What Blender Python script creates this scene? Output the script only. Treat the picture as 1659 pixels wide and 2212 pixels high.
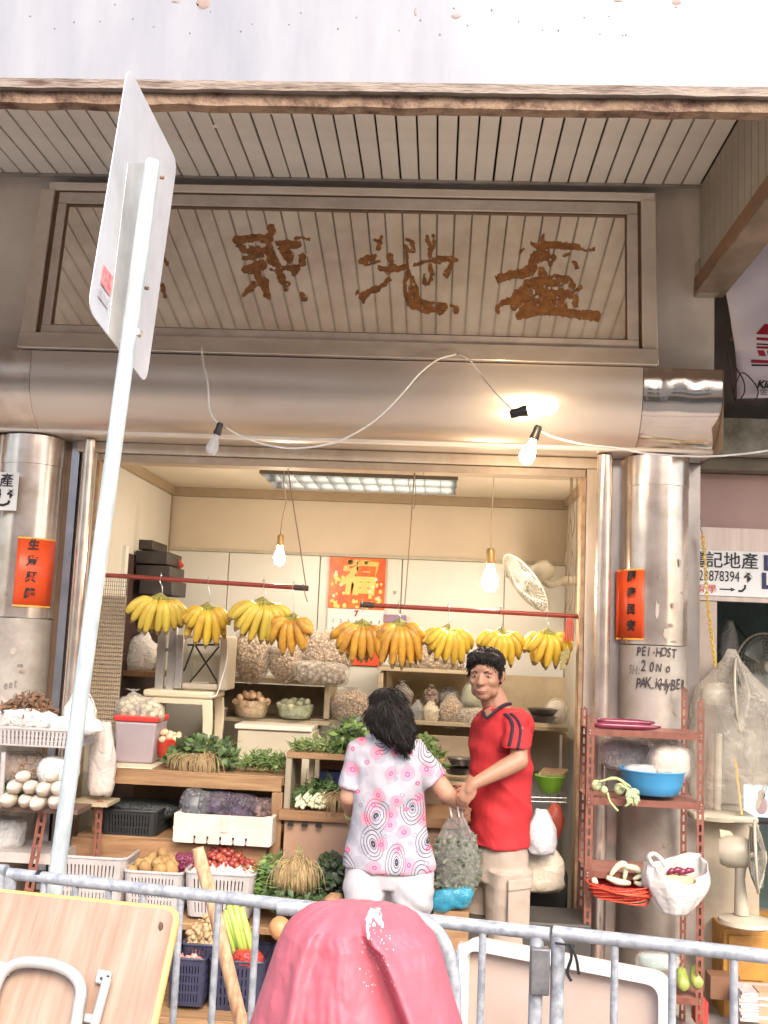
import bpy, math, random
import numpy as np
from math import sin, cos, pi, radians, sqrt, atan2
from mathutils import Vector, Matrix, noise as mnoise
for o in list(bpy.data.objects): bpy.data.objects.remove(o)
SC = bpy.context.scene; COL = SC.collection
rng = random.Random(7)
V = Vector
# ------------------------------------------------ camera, sky, sun, exposure
FPX = 2200.0; PW = 1659.0; PH = 2212.0
YAW, PITCH, ROLL = radians(3.3), radians(7.1), radians(2.5)
EYE = V((0, 0, 1.75))
fw = V((-sin(YAW)*cos(PITCH), cos(YAW)*cos(PITCH), sin(PITCH)))
r0 = V((cos(YAW), sin(YAW), 0)); u0 = r0.cross(fw)
rt = r0*cos(ROLL) + u0*sin(ROLL); up = u0*cos(ROLL) - r0*sin(ROLL)
cam = bpy.data.cameras.new('camera'); camo = bpy.data.objects.new('camera', cam); COL.objects.link(camo)
camo.matrix_world = Matrix(((rt.x, up.x, -fw.x, EYE.x), (rt.y, up.y, -fw.y, EYE.y), (rt.z, up.z, -fw.z, EYE.z), (0, 0, 0, 1)))
cam.sensor_fit = 'VERTICAL'; cam.sensor_height = 24; cam.lens = 24*FPX/PH
cam.clip_start = .05; cam.clip_end = 300
SC.camera = camo
W = bpy.data.worlds.new('World'); SC.world = W; W.use_nodes = True
sk = W.node_tree.nodes.new('ShaderNodeTexSky'); sk.sky_type = 'NISHITA'; sk.sun_disc = False
sk.sun_elevation = radians(42); sk.sun_rotation = radians(160); sk.dust_density = 4; sk.ozone_density = .6; sk.air_density = 1
W.node_tree.links.new(sk.outputs[0], W.node_tree.nodes['Background'].inputs[0])
W.node_tree.nodes['Background'].inputs[1].default_value = 0.15
sun = bpy.data.lights.new('sun', 'SUN'); sun.energy = 0.75; sun.angle = radians(35); sun.color = (1, .96, .9)
suno = bpy.data.objects.new('sun', sun); COL.objects.link(suno)
sd = V((sin(radians(160))*cos(radians(42)), cos(radians(160))*cos(radians(42)), sin(radians(42))))
suno.rotation_euler = sd.to_track_quat('Z', 'Y').to_euler(); suno.location = (0, -5, 12)
SC.view_settings.view_transform = 'Standard'; SC.view_settings.look = 'None'
SC.view_settings.exposure = 1.8; SC.view_settings.gamma = 1; SC.view_settings.use_curve_mapping = False
SC.render.engine = 'CYCLES'
BULB_W = 9.0

def P(x, y, Y):
    "point of the photograph's ray through (x, y) that lies in the plane Y"
    d = fw + rt*((x-PW/2)/FPX) - up*((y-PH/2)/FPX)
    return EYE + d*(Y/d.y)
def Pz(x, y, Z):
    d = fw + rt*((x-PW/2)/FPX) - up*((y-PH/2)/FPX)
    return EYE + d*((Z-EYE.z)/d.z)
def R4(x0, y0, x1, y1, Y):
    a, b, c, d = P(x0, y0, Y), P(x1, y0, Y), P(x0, y1, Y), P(x1, y1, Y)
    return (a.x+c.x)/2, (b.x+d.x)/2, (c.z+d.z)/2, (a.z+b.z)/2     # X0 X1 Z0 Z1
# ------------------------------------------------ materials
MATS = {}
def mat(name, col, rough=.6, metal=0., col2=None, sc=6., amt=.5, bump=0., bsc=None, rnd=0., coat=0., sss=0., trans=0., emit=None, es=0., alpha=1., stretch=(1, 1, 1), rvar=0., spec=.5, detail=5):
    if name in MATS: return MATS[name]
    m = bpy.data.materials.new(name); m.use_nodes = True; MATS[name] = m
    N = m.node_tree.nodes; L = m.node_tree.links; b = N['Principled BSDF']
    b.inputs['Roughness'].default_value = rough; b.inputs['Metallic'].default_value = metal
    b.inputs['Coat Weight'].default_value = coat; b.inputs['Specular IOR Level'].default_value = spec
    b.inputs['Transmission Weight'].default_value = trans; b.inputs['Alpha'].default_value = alpha
    if sss: b.inputs['Subsurface Weight'].default_value = sss; b.inputs['Subsurface Radius'].default_value = (.02, .008, .004); b.inputs['Subsurface Scale'].default_value = .5
    if emit: b.inputs['Emission Color'].default_value = (*emit, 1); b.inputs['Emission Strength'].default_value = es
    tc = N.new('ShaderNodeTexCoord'); mp = N.new('ShaderNodeMapping'); mp.inputs['Scale'].default_value = stretch
    L.new(tc.outputs['Object'], mp.inputs[0])
    nz = N.new('ShaderNodeTexNoise'); nz.inputs['Scale'].default_value = sc; nz.inputs['Detail'].default_value = detail; nz.inputs['Roughness'].default_value = .65
    L.new(mp.outputs[0], nz.inputs['Vector'])
    if col2 is None: col2 = tuple(c*.72 for c in col)
    rp = N.new('ShaderNodeValToRGB'); rp.color_ramp.elements[0].position = .5-.5*(1-amt)-.02+.2*amt; rp.color_ramp.elements[1].position = max(.55, .5+.3*(1-amt))
    rp.color_ramp.elements[0].position = .32; rp.color_ramp.elements[1].position = .32+.55*(1-amt)+.08
    rp.color_ramp.elements[0].color = (*col2, 1); rp.color_ramp.elements[1].color = (*col, 1)
    L.new(nz.outputs[0], rp.inputs[0]); out = rp.outputs[0]
    if rnd:
        oi = N.new('ShaderNodeObjectInfo'); hs = N.new('ShaderNodeHueSaturation')
        mr = N.new('ShaderNodeMapRange'); mr.inputs[3].default_value = 1-rnd; mr.inputs[4].default_value = 1+rnd
        mh = N.new('ShaderNodeMapRange'); mh.inputs[3].default_value = .5-rnd*.05; mh.inputs[4].default_value = .5+rnd*.05
        L.new(oi.outputs['Random'], mr.inputs[0]); L.new(mr.outputs[0], hs.inputs['Value']); L.new(oi.outputs['Random'], mh.inputs[0]); L.new(mh.outputs[0], hs.inputs['Hue'])
        L.new(out, hs.inputs['Color']); out = hs.outputs[0]
    L.new(out, b.inputs['Base Color'])
    if rvar:
        mr = N.new('ShaderNodeMapRange'); mr.inputs[3].default_value = max(0, rough-rvar); mr.inputs[4].default_value = min(1, rough+rvar)
        L.new(nz.outputs[0], mr.inputs[0]); L.new(mr.outputs[0], b.inputs['Roughness'])
    if bump:
        bp = N.new('ShaderNodeBump'); bp.inputs['Strength'].default_value = min(1, bump*3+.2); bp.inputs['Distance'].default_value = bump*.05
        n2 = nz
        if bsc:
            n2 = N.new('ShaderNodeTexNoise'); n2.inputs['Scale'].default_value = bsc; n2.inputs['Detail'].default_value = 4; L.new(mp.outputs[0], n2.inputs['Vector'])
        L.new(n2.outputs[0], bp.inputs['Height']); L.new(bp.outputs[0], b.inputs['Normal'])
    return m
def film(name, col, fac=.3, rough=.15, bsc=30, bump=.3):
    "thin plastic film: part see-through, part milky with crumpled highlights"
    m = bpy.data.materials.new(name); m.use_nodes = True; MATS[name] = m
    N = m.node_tree.nodes; L = m.node_tree.links; b = N['Principled BSDF']
    b.inputs['Base Color'].default_value = (*col, 1); b.inputs['Roughness'].default_value = rough; b.inputs['Specular IOR Level'].default_value = .8
    t = N.new('ShaderNodeBsdfTransparent'); mx = N.new('ShaderNodeMixShader'); lw = N.new('ShaderNodeLayerWeight'); lw.inputs[0].default_value = .35
    tc = N.new('ShaderNodeTexCoord'); nz = N.new('ShaderNodeTexNoise'); nz.inputs['Scale'].default_value = bsc; nz.inputs['Detail'].default_value = 6; nz.inputs['Distortion'].default_value = 1.2
    L.new(tc.outputs['Object'], nz.inputs['Vector']); bp = N.new('ShaderNodeBump'); bp.inputs['Strength'].default_value = min(1, bump*1.6); bp.inputs['Distance'].default_value = .035
    L.new(nz.outputs[0], bp.inputs['Height']); L.new(bp.outputs[0], b.inputs['Normal']); L.new(bp.outputs[0], lw.inputs['Normal'])
    mr = N.new('ShaderNodeMapRange'); mr.inputs[3].default_value = fac; mr.inputs[4].default_value = min(1, fac+.45)
    L.new(lw.outputs['Facing'], mr.inputs[0]); L.new(mr.outputs[0], mx.inputs[0]); L.new(t.outputs[0], mx.inputs[1]); L.new(b.outputs[0], mx.inputs[2])
    L.new(mx.outputs[0], N['Material Output'].inputs[0])
    return m
def nuts(name, c1, c2, sc=75, c3=None):
    "loose small goods: cell pattern with dark gaps and relief"
    m = mat(name, c1, .55, 0, c2, 12); N = m.node_tree.nodes; L = m.node_tree.links; b = N['Principled BSDF']
    tc = N.new('ShaderNodeTexCoord'); vo = N.new('ShaderNodeTexVoronoi'); vo.inputs['Scale'].default_value = sc; L.new(tc.outputs['Object'], vo.inputs['Vector'])
    rp = N.new('ShaderNodeValToRGB'); rp.color_ramp.elements[0].position = .25; rp.color_ramp.elements[1].position = .75; rp.color_ramp.elements[0].color = (1, 1, 1, 1); rp.color_ramp.elements[1].color = (*[x*.35 for x in (1, .8, .6)], 1)
    L.new(vo.outputs['Distance'], rp.inputs[0]); mx = N.new('ShaderNodeMix'); mx.data_type = 'RGBA'; mx.blend_type = 'MULTIPLY'; mx.inputs[0].default_value = 1
    src = b.inputs['Base Color'].links[0].from_socket; L.new(src, mx.inputs[6]); L.new(rp.outputs[0], mx.inputs[7])
    sp = N.new('ShaderNodeSeparateColor'); L.new(vo.outputs['Color'], sp.inputs[0]); hs = N.new('ShaderNodeHueSaturation'); mr = N.new('ShaderNodeMapRange'); mr.inputs[3].default_value = .7; mr.inputs[4].default_value = 1.35; L.new(sp.outputs[0], mr.inputs[0]); L.new(mr.outputs[0], hs.inputs['Value']); L.new(mx.outputs[2], hs.inputs['Color']); L.new(hs.outputs[0], b.inputs['Base Color'])
    bp = N.new('ShaderNodeBump'); bp.invert = True; bp.inputs['Distance'].default_value = .01; L.new(vo.outputs['Distance'], bp.inputs['Height']); L.new(bp.outputs[0], b.inputs['Normal']); return m
# ------------------------------------------------ mesh builder
class MB:
    def __init__(s): s.v = []; s.f = []; s.mi = []
    def add(s, vs, fs, k=0):
        n = len(s.v); s.v += [V(v) for v in vs]; s.f += [tuple(i+n for i in f) for f in fs]; s.mi += [k]*len(fs); return s
    def box(s, x0, x1, y0, y1, z0, z1, k=0):
        x0, x1 = sorted((x0, x1)); y0, y1 = sorted((y0, y1)); z0, z1 = sorted((z0, z1))
        return s.add([(x0, y0, z0), (x1, y0, z0), (x1, y1, z0), (x0, y1, z0), (x0, y0, z1), (x1, y0, z1), (x1, y1, z1), (x0, y1, z1)],
                     [(0, 3, 2, 1), (4, 5, 6, 7), (0, 1, 5, 4), (1, 2, 6, 5), (2, 3, 7, 6), (3, 0, 4, 7)], k)
    def obox(s, o, a, b, c, k=0):
        "box from a corner and three edge vectors"
        o, a, b, c = V(o), V(a), V(b), V(c)
        if a.cross(b).dot(c) < 0: o = o+c; c = -c
        return s.add([o, o+a, o+a+b, o+b, o+c, o+a+c, o+a+b+c, o+b+c], [(0, 3, 2, 1), (4, 5, 6, 7), (0, 1, 5, 4), (1, 2, 6, 5), (2, 3, 7, 6), (3, 0, 4, 7)], k)
    def tube(s, pts, r, n=8, k=0, closed=False, flat=1.):
        pts = [V(p) for p in pts]; m = len(pts); rr = r if isinstance(r, (list, tuple)) else [r]*m
        T = []
        for i in range(m):
            a = pts[i-1] if (i or closed) else pts[0]; b = pts[(i+1) % m] if (i < m-1 or closed) else pts[-1]
            t = (b-a); T.append(t.normalized() if t.length > 1e-9 else V((0, 0, 1)))
        u = T[0].orthogonal().normalized(); vs = []
        for i in range(m):
            u = (u-T[i]*u.dot(T[i])); u = u.normalized() if u.length > 1e-6 else T[i].orthogonal().normalized()
            w = T[i].cross(u)
            vs += [pts[i]+(u*cos(2*pi*j/n)+w*sin(2*pi*j/n)*flat)*rr[i] for j in range(n)]
        fs = []
        for i in range(m if closed else m-1):
            a = i*n; b = ((i+1) % m)*n
            fs += [(a+j, a+(j+1) % n, b+(j+1) % n, b+j) for j in range(n)]
        if not closed: fs += [tuple(range(n))[::-1], tuple((m-1)*n+j for j in range(n))]
        return s.add(vs, fs, k)
    def lathe(s, prof, c=(0, 0, 0), n=20, M=None, sx=1., sy=1., k=0, a0=0, wob=None):
        vs = []; fs = []; c = V(c)
        for i, (r, z) in enumerate(prof):
            for j in range(n):
                a = a0+2*pi*j/n; q = 1+(wob(a, i) if wob else 0)
                p = V((r*q*cos(a)*sx, r*q*sin(a)*sy, z)); vs.append(c+(M @ p if M else p))
        for i in range(len(prof)-1):
            fs += [(i*n+j, i*n+(j+1) % n, (i+1)*n+(j+1) % n, (i+1)*n+j) for j in range(n)]
        if prof[0][0] > 1e-6: fs.append(tuple(range(n))[::-1])
        if prof[-1][0] > 1e-6: fs.append(tuple((len(prof)-1)*n+j for j in range(n)))
        return s.add(vs, fs, k)
    def ell(s, c, r, n=10, m=7, M=None, k=0, nz=0., ns=1., seed=0):
        if not isinstance(r, (tuple, list)): r = (r, r, r)
        vs = []; c = V(c)
        def pt(a, b):
            p = V((cos(a)*sin(b), sin(a)*sin(b), cos(b)))
            if nz: p = p*(1+nz*mnoise.noise(p*ns+V((seed*3.7, seed, 0))))
            p = V((p.x*r[0], p.y*r[1], p.z*r[2])); return c+(M @ p if M else p)
        vs.append(pt(0, 0))
        for i in range(1, m):
            for j in range(n): vs.append(pt(2*pi*j/n, pi*i/m))
        vs.append(pt(0, pi)); fs = []
        for j in range(n): fs.append((0, 1+j, 1+(j+1) % n))
        for i in range(m-2):
            a = 1+i*n; b = a+n
            fs += [(a+j, b+j, b+(j+1) % n, a+(j+1) % n) for j in range(n)]
        a = 1+(m-2)*n; e = len(vs)-1
        for j in range(n): fs.append((a+j, e, a+(j+1) % n))
        return s.add(vs, fs, k)
    def prism(s, poly, d, k=0):
        n = len(poly); poly = [V(p) for p in poly]; d = V(d)
        nr = V((0, 0, 0))
        for i in range(n): nr += poly[i].cross(poly[(i+1) % n])
        if nr.dot(d) > 0: poly = poly[::-1]
        return s.add(poly+[p+d for p in poly], [tuple(range(n)), tuple(range(2*n-1, n-1, -1))]+[(i, i+n, (i+1) % n+n, (i+1) % n) for i in range(n)], k)
    def grid(s, fn, nu, nv, k=0, thick=0):
        vs = [fn(i/nu, j/nv) for j in range(nv+1) for i in range(nu+1)]
        return s.add(vs, [(j*(nu+1)+i, j*(nu+1)+i+1, (j+1)*(nu+1)+i+1, (j+1)*(nu+1)+i) for j in range(nv) for i in range(nu)], k)
    def leaf(s, p, d, nrm, L, Wd, bend=.3, k=0):
        p, d = V(p), V(d).normalized(); w = d.cross(V(nrm))
        w = w.normalized() if w.length > 1e-5 else d.orthogonal(); n = w.cross(d)
        c = p+d*L*.5+n*L*bend*.15; e = p+d*L-n*L*bend*.25
        return s.add([p, c-w*Wd*.5-n*Wd*.12, c, c+w*Wd*.5-n*Wd*.12, e], [(0, 1, 2), (0, 2, 3), (1, 4, 2), (2, 4, 3)], k)
    def build(s, name, m, parent=None, smooth=35, bevel=0, label=None, cat=None, group=None, kind=None, solid=0, at=None):
        me = bpy.data.meshes.new(name)
        if parent is not None: org = WL[parent.name]
        elif at is not None: org = V(at)
        else:
            lo = [min(v[i] for v in s.v) for i in range(3)]; hi = [max(v[i] for v in s.v) for i in range(3)]
            org = V(((lo[0]+hi[0])/2, (lo[1]+hi[1])/2, lo[2]))
        me.from_pydata([tuple(v-org) for v in s.v], [], s.f)
        for mm in (m if isinstance(m, (list, tuple)) else [m]): me.materials.append(mm)
        if isinstance(m, (list, tuple)): me.polygons.foreach_set('material_index', s.mi)
        if smooth:
            me.polygons.foreach_set('use_smooth', [True]*len(me.polygons)); me.update()
            if smooth < 180: me.set_sharp_from_angle(angle=radians(smooth))
        me.update()
        o = bpy.data.objects.new(name, me); COL.objects.link(o)
        if parent is not None: o.parent = parent
        else: o.location = org
        WL[o.name] = org
        if bevel:
            b = o.modifiers.new('bevel', 'BEVEL'); b.width = bevel; b.segments = 2; b.limit_method = 'ANGLE'; b.angle_limit = radians(50)
        if solid: q = o.modifiers.new('solid', 'SOLIDIFY'); q.thickness = solid; q.offset = 0
        tag(o, label, cat, group, kind); return o
WL = {}
def tag(o, label=None, cat=None, group=None, kind=None):
    if label: o['label'] = label
    if cat: o['category'] = cat
    if group: o['group'] = group
    if kind: o['kind'] = kind
    return o
def thing(name, label, cat, loc, group=None):
    o = bpy.data.objects.new(name, None); COL.objects.link(o); o.location = loc; o.empty_display_size = .1
    WL[o.name] = V(loc); return tag(o, label, cat, group)
def copy(o, loc=None, rot=None, scale=None, parent=None, label=None):
    c = o.copy(); COL.objects.link(c)
    if parent: c.parent = parent
    if loc is not None: c.location = loc
    if rot is not None: c.rotation_euler = rot
    if scale is not None: c.scale = scale if isinstance(scale, (tuple, list)) else (scale,)*3
    if label: c['label'] = label
    for ch in list(o.children):
        d = copy(ch, parent=c)
    WL[c.name] = V(c.location); return c
TMP = bpy.data.scenes.new('workbench')
def evaluated(o):
    "evaluate one object alone in a small scene of its own"
    TMP.collection.objects.link(o); vl = TMP.view_layers[0]; vl.update(); dg = vl.depsgraph; dg.update()
    me = bpy.data.meshes.new_from_object(o.evaluated_get(dg)); TMP.collection.objects.unlink(o); return me
def bake(o):
    par = o.parent; o.parent = None; COL.objects.unlink(o)
    me = evaluated(o); o.modifiers.clear(); o.data = me; COL.objects.link(o); o.parent = par; return o
def displace(o, fn):
    "push every vertex along its normal by fn(world position)"
    me = o.data; n = len(me.vertices); c_ = np.empty(n*3); me.vertices.foreach_get('co', c_); nn = np.empty(n*3); me.vertices.foreach_get('normal', nn)
    c_ = c_.reshape(-1, 3); nn = nn.reshape(-1, 3); w = WL[o.name]; d = np.array([fn(V((a+w.x, b_+w.y, c+w.z))) for a, b_, c in c_])
    me.vertices.foreach_set('co', (c_+nn*d[:, None]).ravel()); me.update()
def blob(s, name, m, parent, vox=.006, sm=3, noise=0., nsc=8., label=None, **kw):
    "one continuous surface around all the closed shapes in s"
    o = s.build(name, m, parent, smooth=0, label=label, **kw)
    r = o.modifiers.new('r', 'REMESH'); r.mode = 'VOXEL'; r.voxel_size = vox; r.use_smooth_shade = True
    if sm: q = o.modifiers.new('s', 'SMOOTH'); q.factor = .5; q.iterations = sm
    mats = list(o.data.materials); bake(o); o.data.materials.clear()
    for mm in mats: o.data.materials.append(mm)
    if noise: displace(o, lambda w: noise*mnoise.noise(w*nsc))
    o.data.polygons.foreach_set('material_index', [0]*len(o.data.polygons))
    o.data.polygons.foreach_set('use_smooth', [True]*len(o.data.polygons)); o.data.update(); return o
def cap(s, a, ra, b, rb, n=14, fl=None):
    a, b = V(a), V(b); L = (b-a).length; st = 5
    pts = []; rr = []; d = (b-a).normalized()
    for i in range(st): t = pi/2*(1-i/st); pts.append(a-d*ra*sin(t)); rr.append(max(1e-4, ra*cos(t)))
    pts += [a, a.lerp(b, .5), b]; rr += [ra, (ra+rb)/2, rb]
    for i in range(1, st+1): t = pi/2*i/st; pts.append(b+d*rb*sin(t)); rr.append(max(1e-4, rb*cos(t)))
    return s.tube(pts, rr, n)
def text(body, size, m, name, parent, o, right=(1, 0, 0), upv=(0, 0, 1), ext=.001, bold=0., sx=1., shear=0., center=True):
    "flat lettering standing proud of its sign"
    cu = bpy.data.curves.new(name, 'FONT'); cu.body = body; cu.size = size; cu.extrude = ext; cu.offset = bold; cu.shear = shear
    cu.resolution_u = 3
    if center: cu.align_x = 'CENTER'; cu.align_y = 'CENTER'
    t = bpy.data.objects.new(name, cu); me = evaluated(t); bpy.data.objects.remove(t)
    r, u = V(right).normalized(), V(upv).normalized(); n = r.cross(u)
    org = WL[parent.name]; me.materials.clear(); me.materials.append(m)
    for v in me.vertices: v.co = V(o)-org+r*v.co.x*sx+u*v.co.y+n*(v.co.z+ext+.0008)
    ob = bpy.data.objects.new(name, me); COL.objects.link(ob); ob.parent = parent; WL[ob.name] = org; return ob
def sag(a, b, d, n=12):
    a, b = V(a), V(b); return [a.lerp(b, i/n)-V((0, 0, 1))*d*4*(i/n)*(1-i/n) for i in range(n+1)]
def curve(pts, n=6):
    "Catmull-Rom through the points"
    pts = [V(p) for p in pts]; out = []
    q = [pts[0]*2-pts[1]]+pts+[pts[-1]*2-pts[-2]]
    for i in range(1, len(q)-2):
        for k in range(n):
            t = k/n; a, b, c, d = q[i-1], q[i], q[i+1], q[i+2]
            out.append(.5*((2*b)+(c-a)*t+(2*a-5*b+4*c-d)*t*t+(3*b-a-3*c+d)*t**3))
    return out+[pts[-1]]
# palette
steel = mat('brushed_steel', (.70, .61, .54), .32, .8, (.5, .45, .41), 3, rvar=.08, bump=.02, bsc=1.5)
steelmir = mat('polished_steel', (.80, .70, .61), .22, .72, (.50, .40, .33), 4, amt=.5, bump=.10, bsc=2.2, rvar=.06)
dull = mat('dull_steel', (.45, .42, .40), .45, .6, (.30, .27, .25), 5, rvar=.1)
panelm = mat('stained_panel', (.92, .86, .77), .05, .8, (.66, .58, .49), 2.5, rvar=.03, bump=.004, bsc=3)
beigeside = mat('beige_metal', (.80, .73, .64), .4, .0, (.66, .58, .50), 2)
slatm = mat('cream_slat', (.66, .63, .59), .4, 0, (.56, .53, .49), 3, rnd=.03)
dark = mat('dark_void', (.03, .025, .02), .9)
rust = mat('rust', (.30, .16, .09), .8, 0, (.12, .06, .035), 18, bump=.3)
rustlip = mat('rusty_lip', (.26, .21, .17), .75, 0, (.08, .04, .025), 9, amt=.75, bump=.4, stretch=(.5, 2, 3))
rustchar = mat('rust_residue', (.40, .17, .05), .85, 0, (.20, .085, .03), 25, bump=.3)
white = mat('white_paint', (.82, .82, .82), .45, 0, (.74, .74, .76), 4)
fasciam = mat('white_fascia', (.30, .30, .315), .45, .0, (.185, .19, .225), 1.3, amt=.3, stretch=(2.5, 1, .5))
cream = mat('cream_wall', (.60, .56, .48), .6, 0, (.54, .50, .42), 2)
creamp = mat('cream_panel', (.72, .71, .63), .4, 0, (.68, .66, .58), 2)
trimbrown = mat('brown_trim', (.36, .27, .17), .5, 0, (.3, .22, .13), 6)
framem = mat('beige_frame', (.62, .54, .44), .45, .1, (.46, .37, .27), 6, stretch=(1, 1, .4))
brownf = mat('brown_groove', (.20, .12, .07), .6, .2)
wood = mat('wood_board', (.34, .20, .095), .6, 0, (.19, .10, .045), 6, bump=.1, stretch=(.6, 5, 8))
woodv = mat('wood_dark', (.30, .17, .085), .6, 0, (.2, .11, .05), 6, bump=.1, stretch=(6, 5, .6))
shelfw = mat('pale_shelf', (.44, .36, .24), .6, 0, (.33, .26, .16), 5, stretch=(.5, 4, 6))
plyw = mat('plywood', (.37, .275, .21), .55, 0, (.25, .145, .09), 3, amt=.5, bump=.03, stretch=(9, .8, .6), rvar=.12)
ropem = mat('grimy_cord', (.25, .17, .10), .8)
cordw = mat('white_cord', (.88, .86, .82), .5)
blackp = mat('black_plastic', (.02, .02, .02), .4)
galv = mat('galvanised', (.48, .50, .54), .45, .3, (.22, .24, .27), 38, amt=.45, bump=.04, rvar=.12)
redpole = mat('red_pole', (.30, .04, .02), .35, 0, (.22, .03, .02), 20)
slotred = mat('red_oxide', (.23, .085, .055), .65, .1, (.14, .045, .03), 14, bump=.08)
concrete = mat('concrete', (.36, .33, .27), .85, 0, (.16, .15, .10), 7, amt=.6, bump=.2)
pinkwall = mat('pink_plaster', (.50, .33, .29), .7, 0, (.44, .29, .25), 3)
redpaper = mat('red_paper', (.85, .10, .02), .4, 0, (.78, .08, .02), 8)
ink = mat('black_ink', (.015, .012, .012), .5)
gold = mat('gold_print', (.85, .48, .08), .4, 0, (.75, .3, .05), 20)
paper = mat('white_paper', (.80, .79, .76), .6, 0, (.74, .73, .70), 5)
# ------------------------------------------------ ground, street, opposite side
MB().box(-60, 60, -60, .2, -.3, -.12).build('road', mat('asphalt', (.12, .115, .11), .85, 0, (.07, .07, .065), 30, bump=.2), kind='structure')
MB().box(-60, 60, .2, 5.5, -.3, -.0).build('pavement', mat('paving', (.34, .30, .27), .8, 0, (.22, .20, .18), 9, bump=.1), kind='structure', bevel=.01)
MB().box(1.4, 4.9, 5.505, 7.5, -.3, .01).build('floor', MATS['paving'], kind='structure')
MB().box(-60, 60, 9, 60, -.3, -.01).build('ground', MATS['paving'], kind='structure')
for bx, (h, w0, w1, c) in enumerate([(7.5, -18, -4.2, (.62, .50, .42)), (8.2, -4.2, 4.6, (.66, .52, .42)), (7.4, 4.6, 19, (.60, .51, .44))]):
    t = thing('building', ['tan block of shops across the street, left', 'pinkish block of shops across the street', 'grey block of shops across the street, right'][bx], 'building', (w0, -15, 0))
    MB().box(w0, w1, -16, -15, -.12, h).build('wall', mat('render_%d' % bx, c, .8, 0, None, 2), t)
    gl = mat('dark_glass', (.05, .06, .07), .1)
    for zz in (3.9, 6.2):
        for k in range(4):
            x = w0+.8+k*(w1-w0-1.2)/4
            wv = MB().box(x, x+1.1, -14.99, -14.93, zz, zz+1.2).build('window', gl, t)
    MB().box(w0+.4, w1-.4, -14.95, -14.9, -.1, 2.7).build('shop_front', mat('shop_dark_%d' % bx, [(.10, .07, .05), (.16, .05, .05), (.07, .08, .09)][bx], .5), t)
    MB().box(w0+.3, w1-.3, -14.9, -14.7, 2.8, 3.5).build('sign_board', mat('board_%d' % bx, [(.55, .12, .08), (.75, .72, .7), (.7, .35, .1)][bx], .5), t)
    MB().box(w0+.3, w1-.3, -14.9, -13.4, 2.66, 2.76).build('awning', mat('awning_%d' % bx, [(.75, .30, .35), (.4, .1, .08), (.8, .78, .75)][bx], .6), t)
# ------------------------------------------------ own building above
b = thing('shop_building', 'grimy building whose steel clad shop front holds the greengrocer', 'building', (0, 5.2, 0))
MB().box(-9, 9, 5.3, 9, 4.4, 9.5).build('upper_wall', concrete, b)
MB().box(-9, -2.62, 5.2, 5.5, 2.77, 4.4).build('wall', beigeside, b)
MB().box(-2.62, 1.385, 5.25, 5.6, 2.77, 4.35).build('sign_backing', beigeside, b)
XR = 1.385
# ------------------------------------------------ canopy
YF = 3.20
c = thing('canopy', 'shop canopy with white stained fascia, rusty lip and cream slatted soffit', 'canopy', (0, 4.2, 3.5))
fm = fasciam
MB().box(-7, 4.5, YF, YF+.06, P(830, 181, YF).z, 4.9).build('fascia', fm, c)
MB().box(-7, 4.5, YF+.062, YF+.09, P(830, 200, YF).z, 4.19).build('fascia_back', mat('fascia_back', (.30, .22, .17), .6, 0, (.2, .13, .09), 3), c)
MB().box(-7, 4.5, YF+.062, 5.3, 4.35, 4.45).build('roof', concrete, c)
hm = mat('fascia_hole', (.13, .11, .12), .8); sm__ = mat('fascia_stain', (.22, .14, .10), .6, 0, (.28, .24, .23), 12)
for x_, y_ in [(65, 35), (118, 62), (160, 48), (216, 46), (248, 10), (287, 41), (332, 58), (410, 72), (455, 25), (520, 68), (545, 52), (624, 53), (650, 28), (730, 62), (770, 38), (862, 66), (908, 44), (950, 75), (980, 18), (1010, 55), (1062, 22), (1172, 65), (1206, 66), (1262, 38), (1296, 74), (1315, 35), (1345, 77), (1352, 76), (1120, 47), (440, 4), (898, 32), (1460, 16)]:
    q = P(x_, y_, YF); MB().ell(q, (.003, .0015, .003*rng.uniform(.8, 1.6)), 7, 4).build('rivet_hole', hm, c)
for x_, y_, w_, h_ in [(440, 6, .03, .03), (985, 35, .022, .012), (1462, 4, .02, .014), (898, 25, .006, .02), (1335, 0, .02, .01), (380, 2, .02, .01)]:
    MB().ell(P(x_, y_, YF-.0005), (w_*.72, .0015, h_*.72), 14, 6, nz=.6, ns=2.5, seed=x_).build('rust_stain', sm__, c)
def lipfn(z, dz, y, dy, nm, mt, a):
    m = MB(); n = 260; vs = []
    for i in range(n+1):
        x = -7+11.5*i/n; q = mnoise.noise(V((x*8, 0, a)))*.005
        vs += [(x, y-q*.4, z+dz), (x, y+dy, z+dz), (x, y+dy, z+q), (x, y, z+q*1.1)]
    fs = []
    for i in range(n):
        k = i*4
        fs += [(k+j, k+(j+1) % 4, k+4+(j+1) % 4, k+4+j) for j in range(4)]
    m.add(vs, fs); return m.build(nm, mt, c, smooth=40)
zl1, zl2, zl3 = P(830, 181, YF).z, P(830, 202, YF).z, P(830, 228, YF).z
lipfn(zl2, zl1-zl2-.002, YF-.012, .07, 'lip', rustlip, 1)
lipfn(zl3, zl2-zl3+.004, YF+.012, .05, 'lower_lip', mat('rust_edge', (.26, .17, .11), .85, 0, (.07, .03, .02), 14, amt=.7, bump=.5), 5)
MB().box(-7, 4.5, YF+.1, 5.3, 4.23, 4.30).build('backing_board', mat('soffit_back', (.07, .05, .04), .9), c)
zc = 4.185
m = MB(); proto = None
k = 0; x = 1.24
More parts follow.
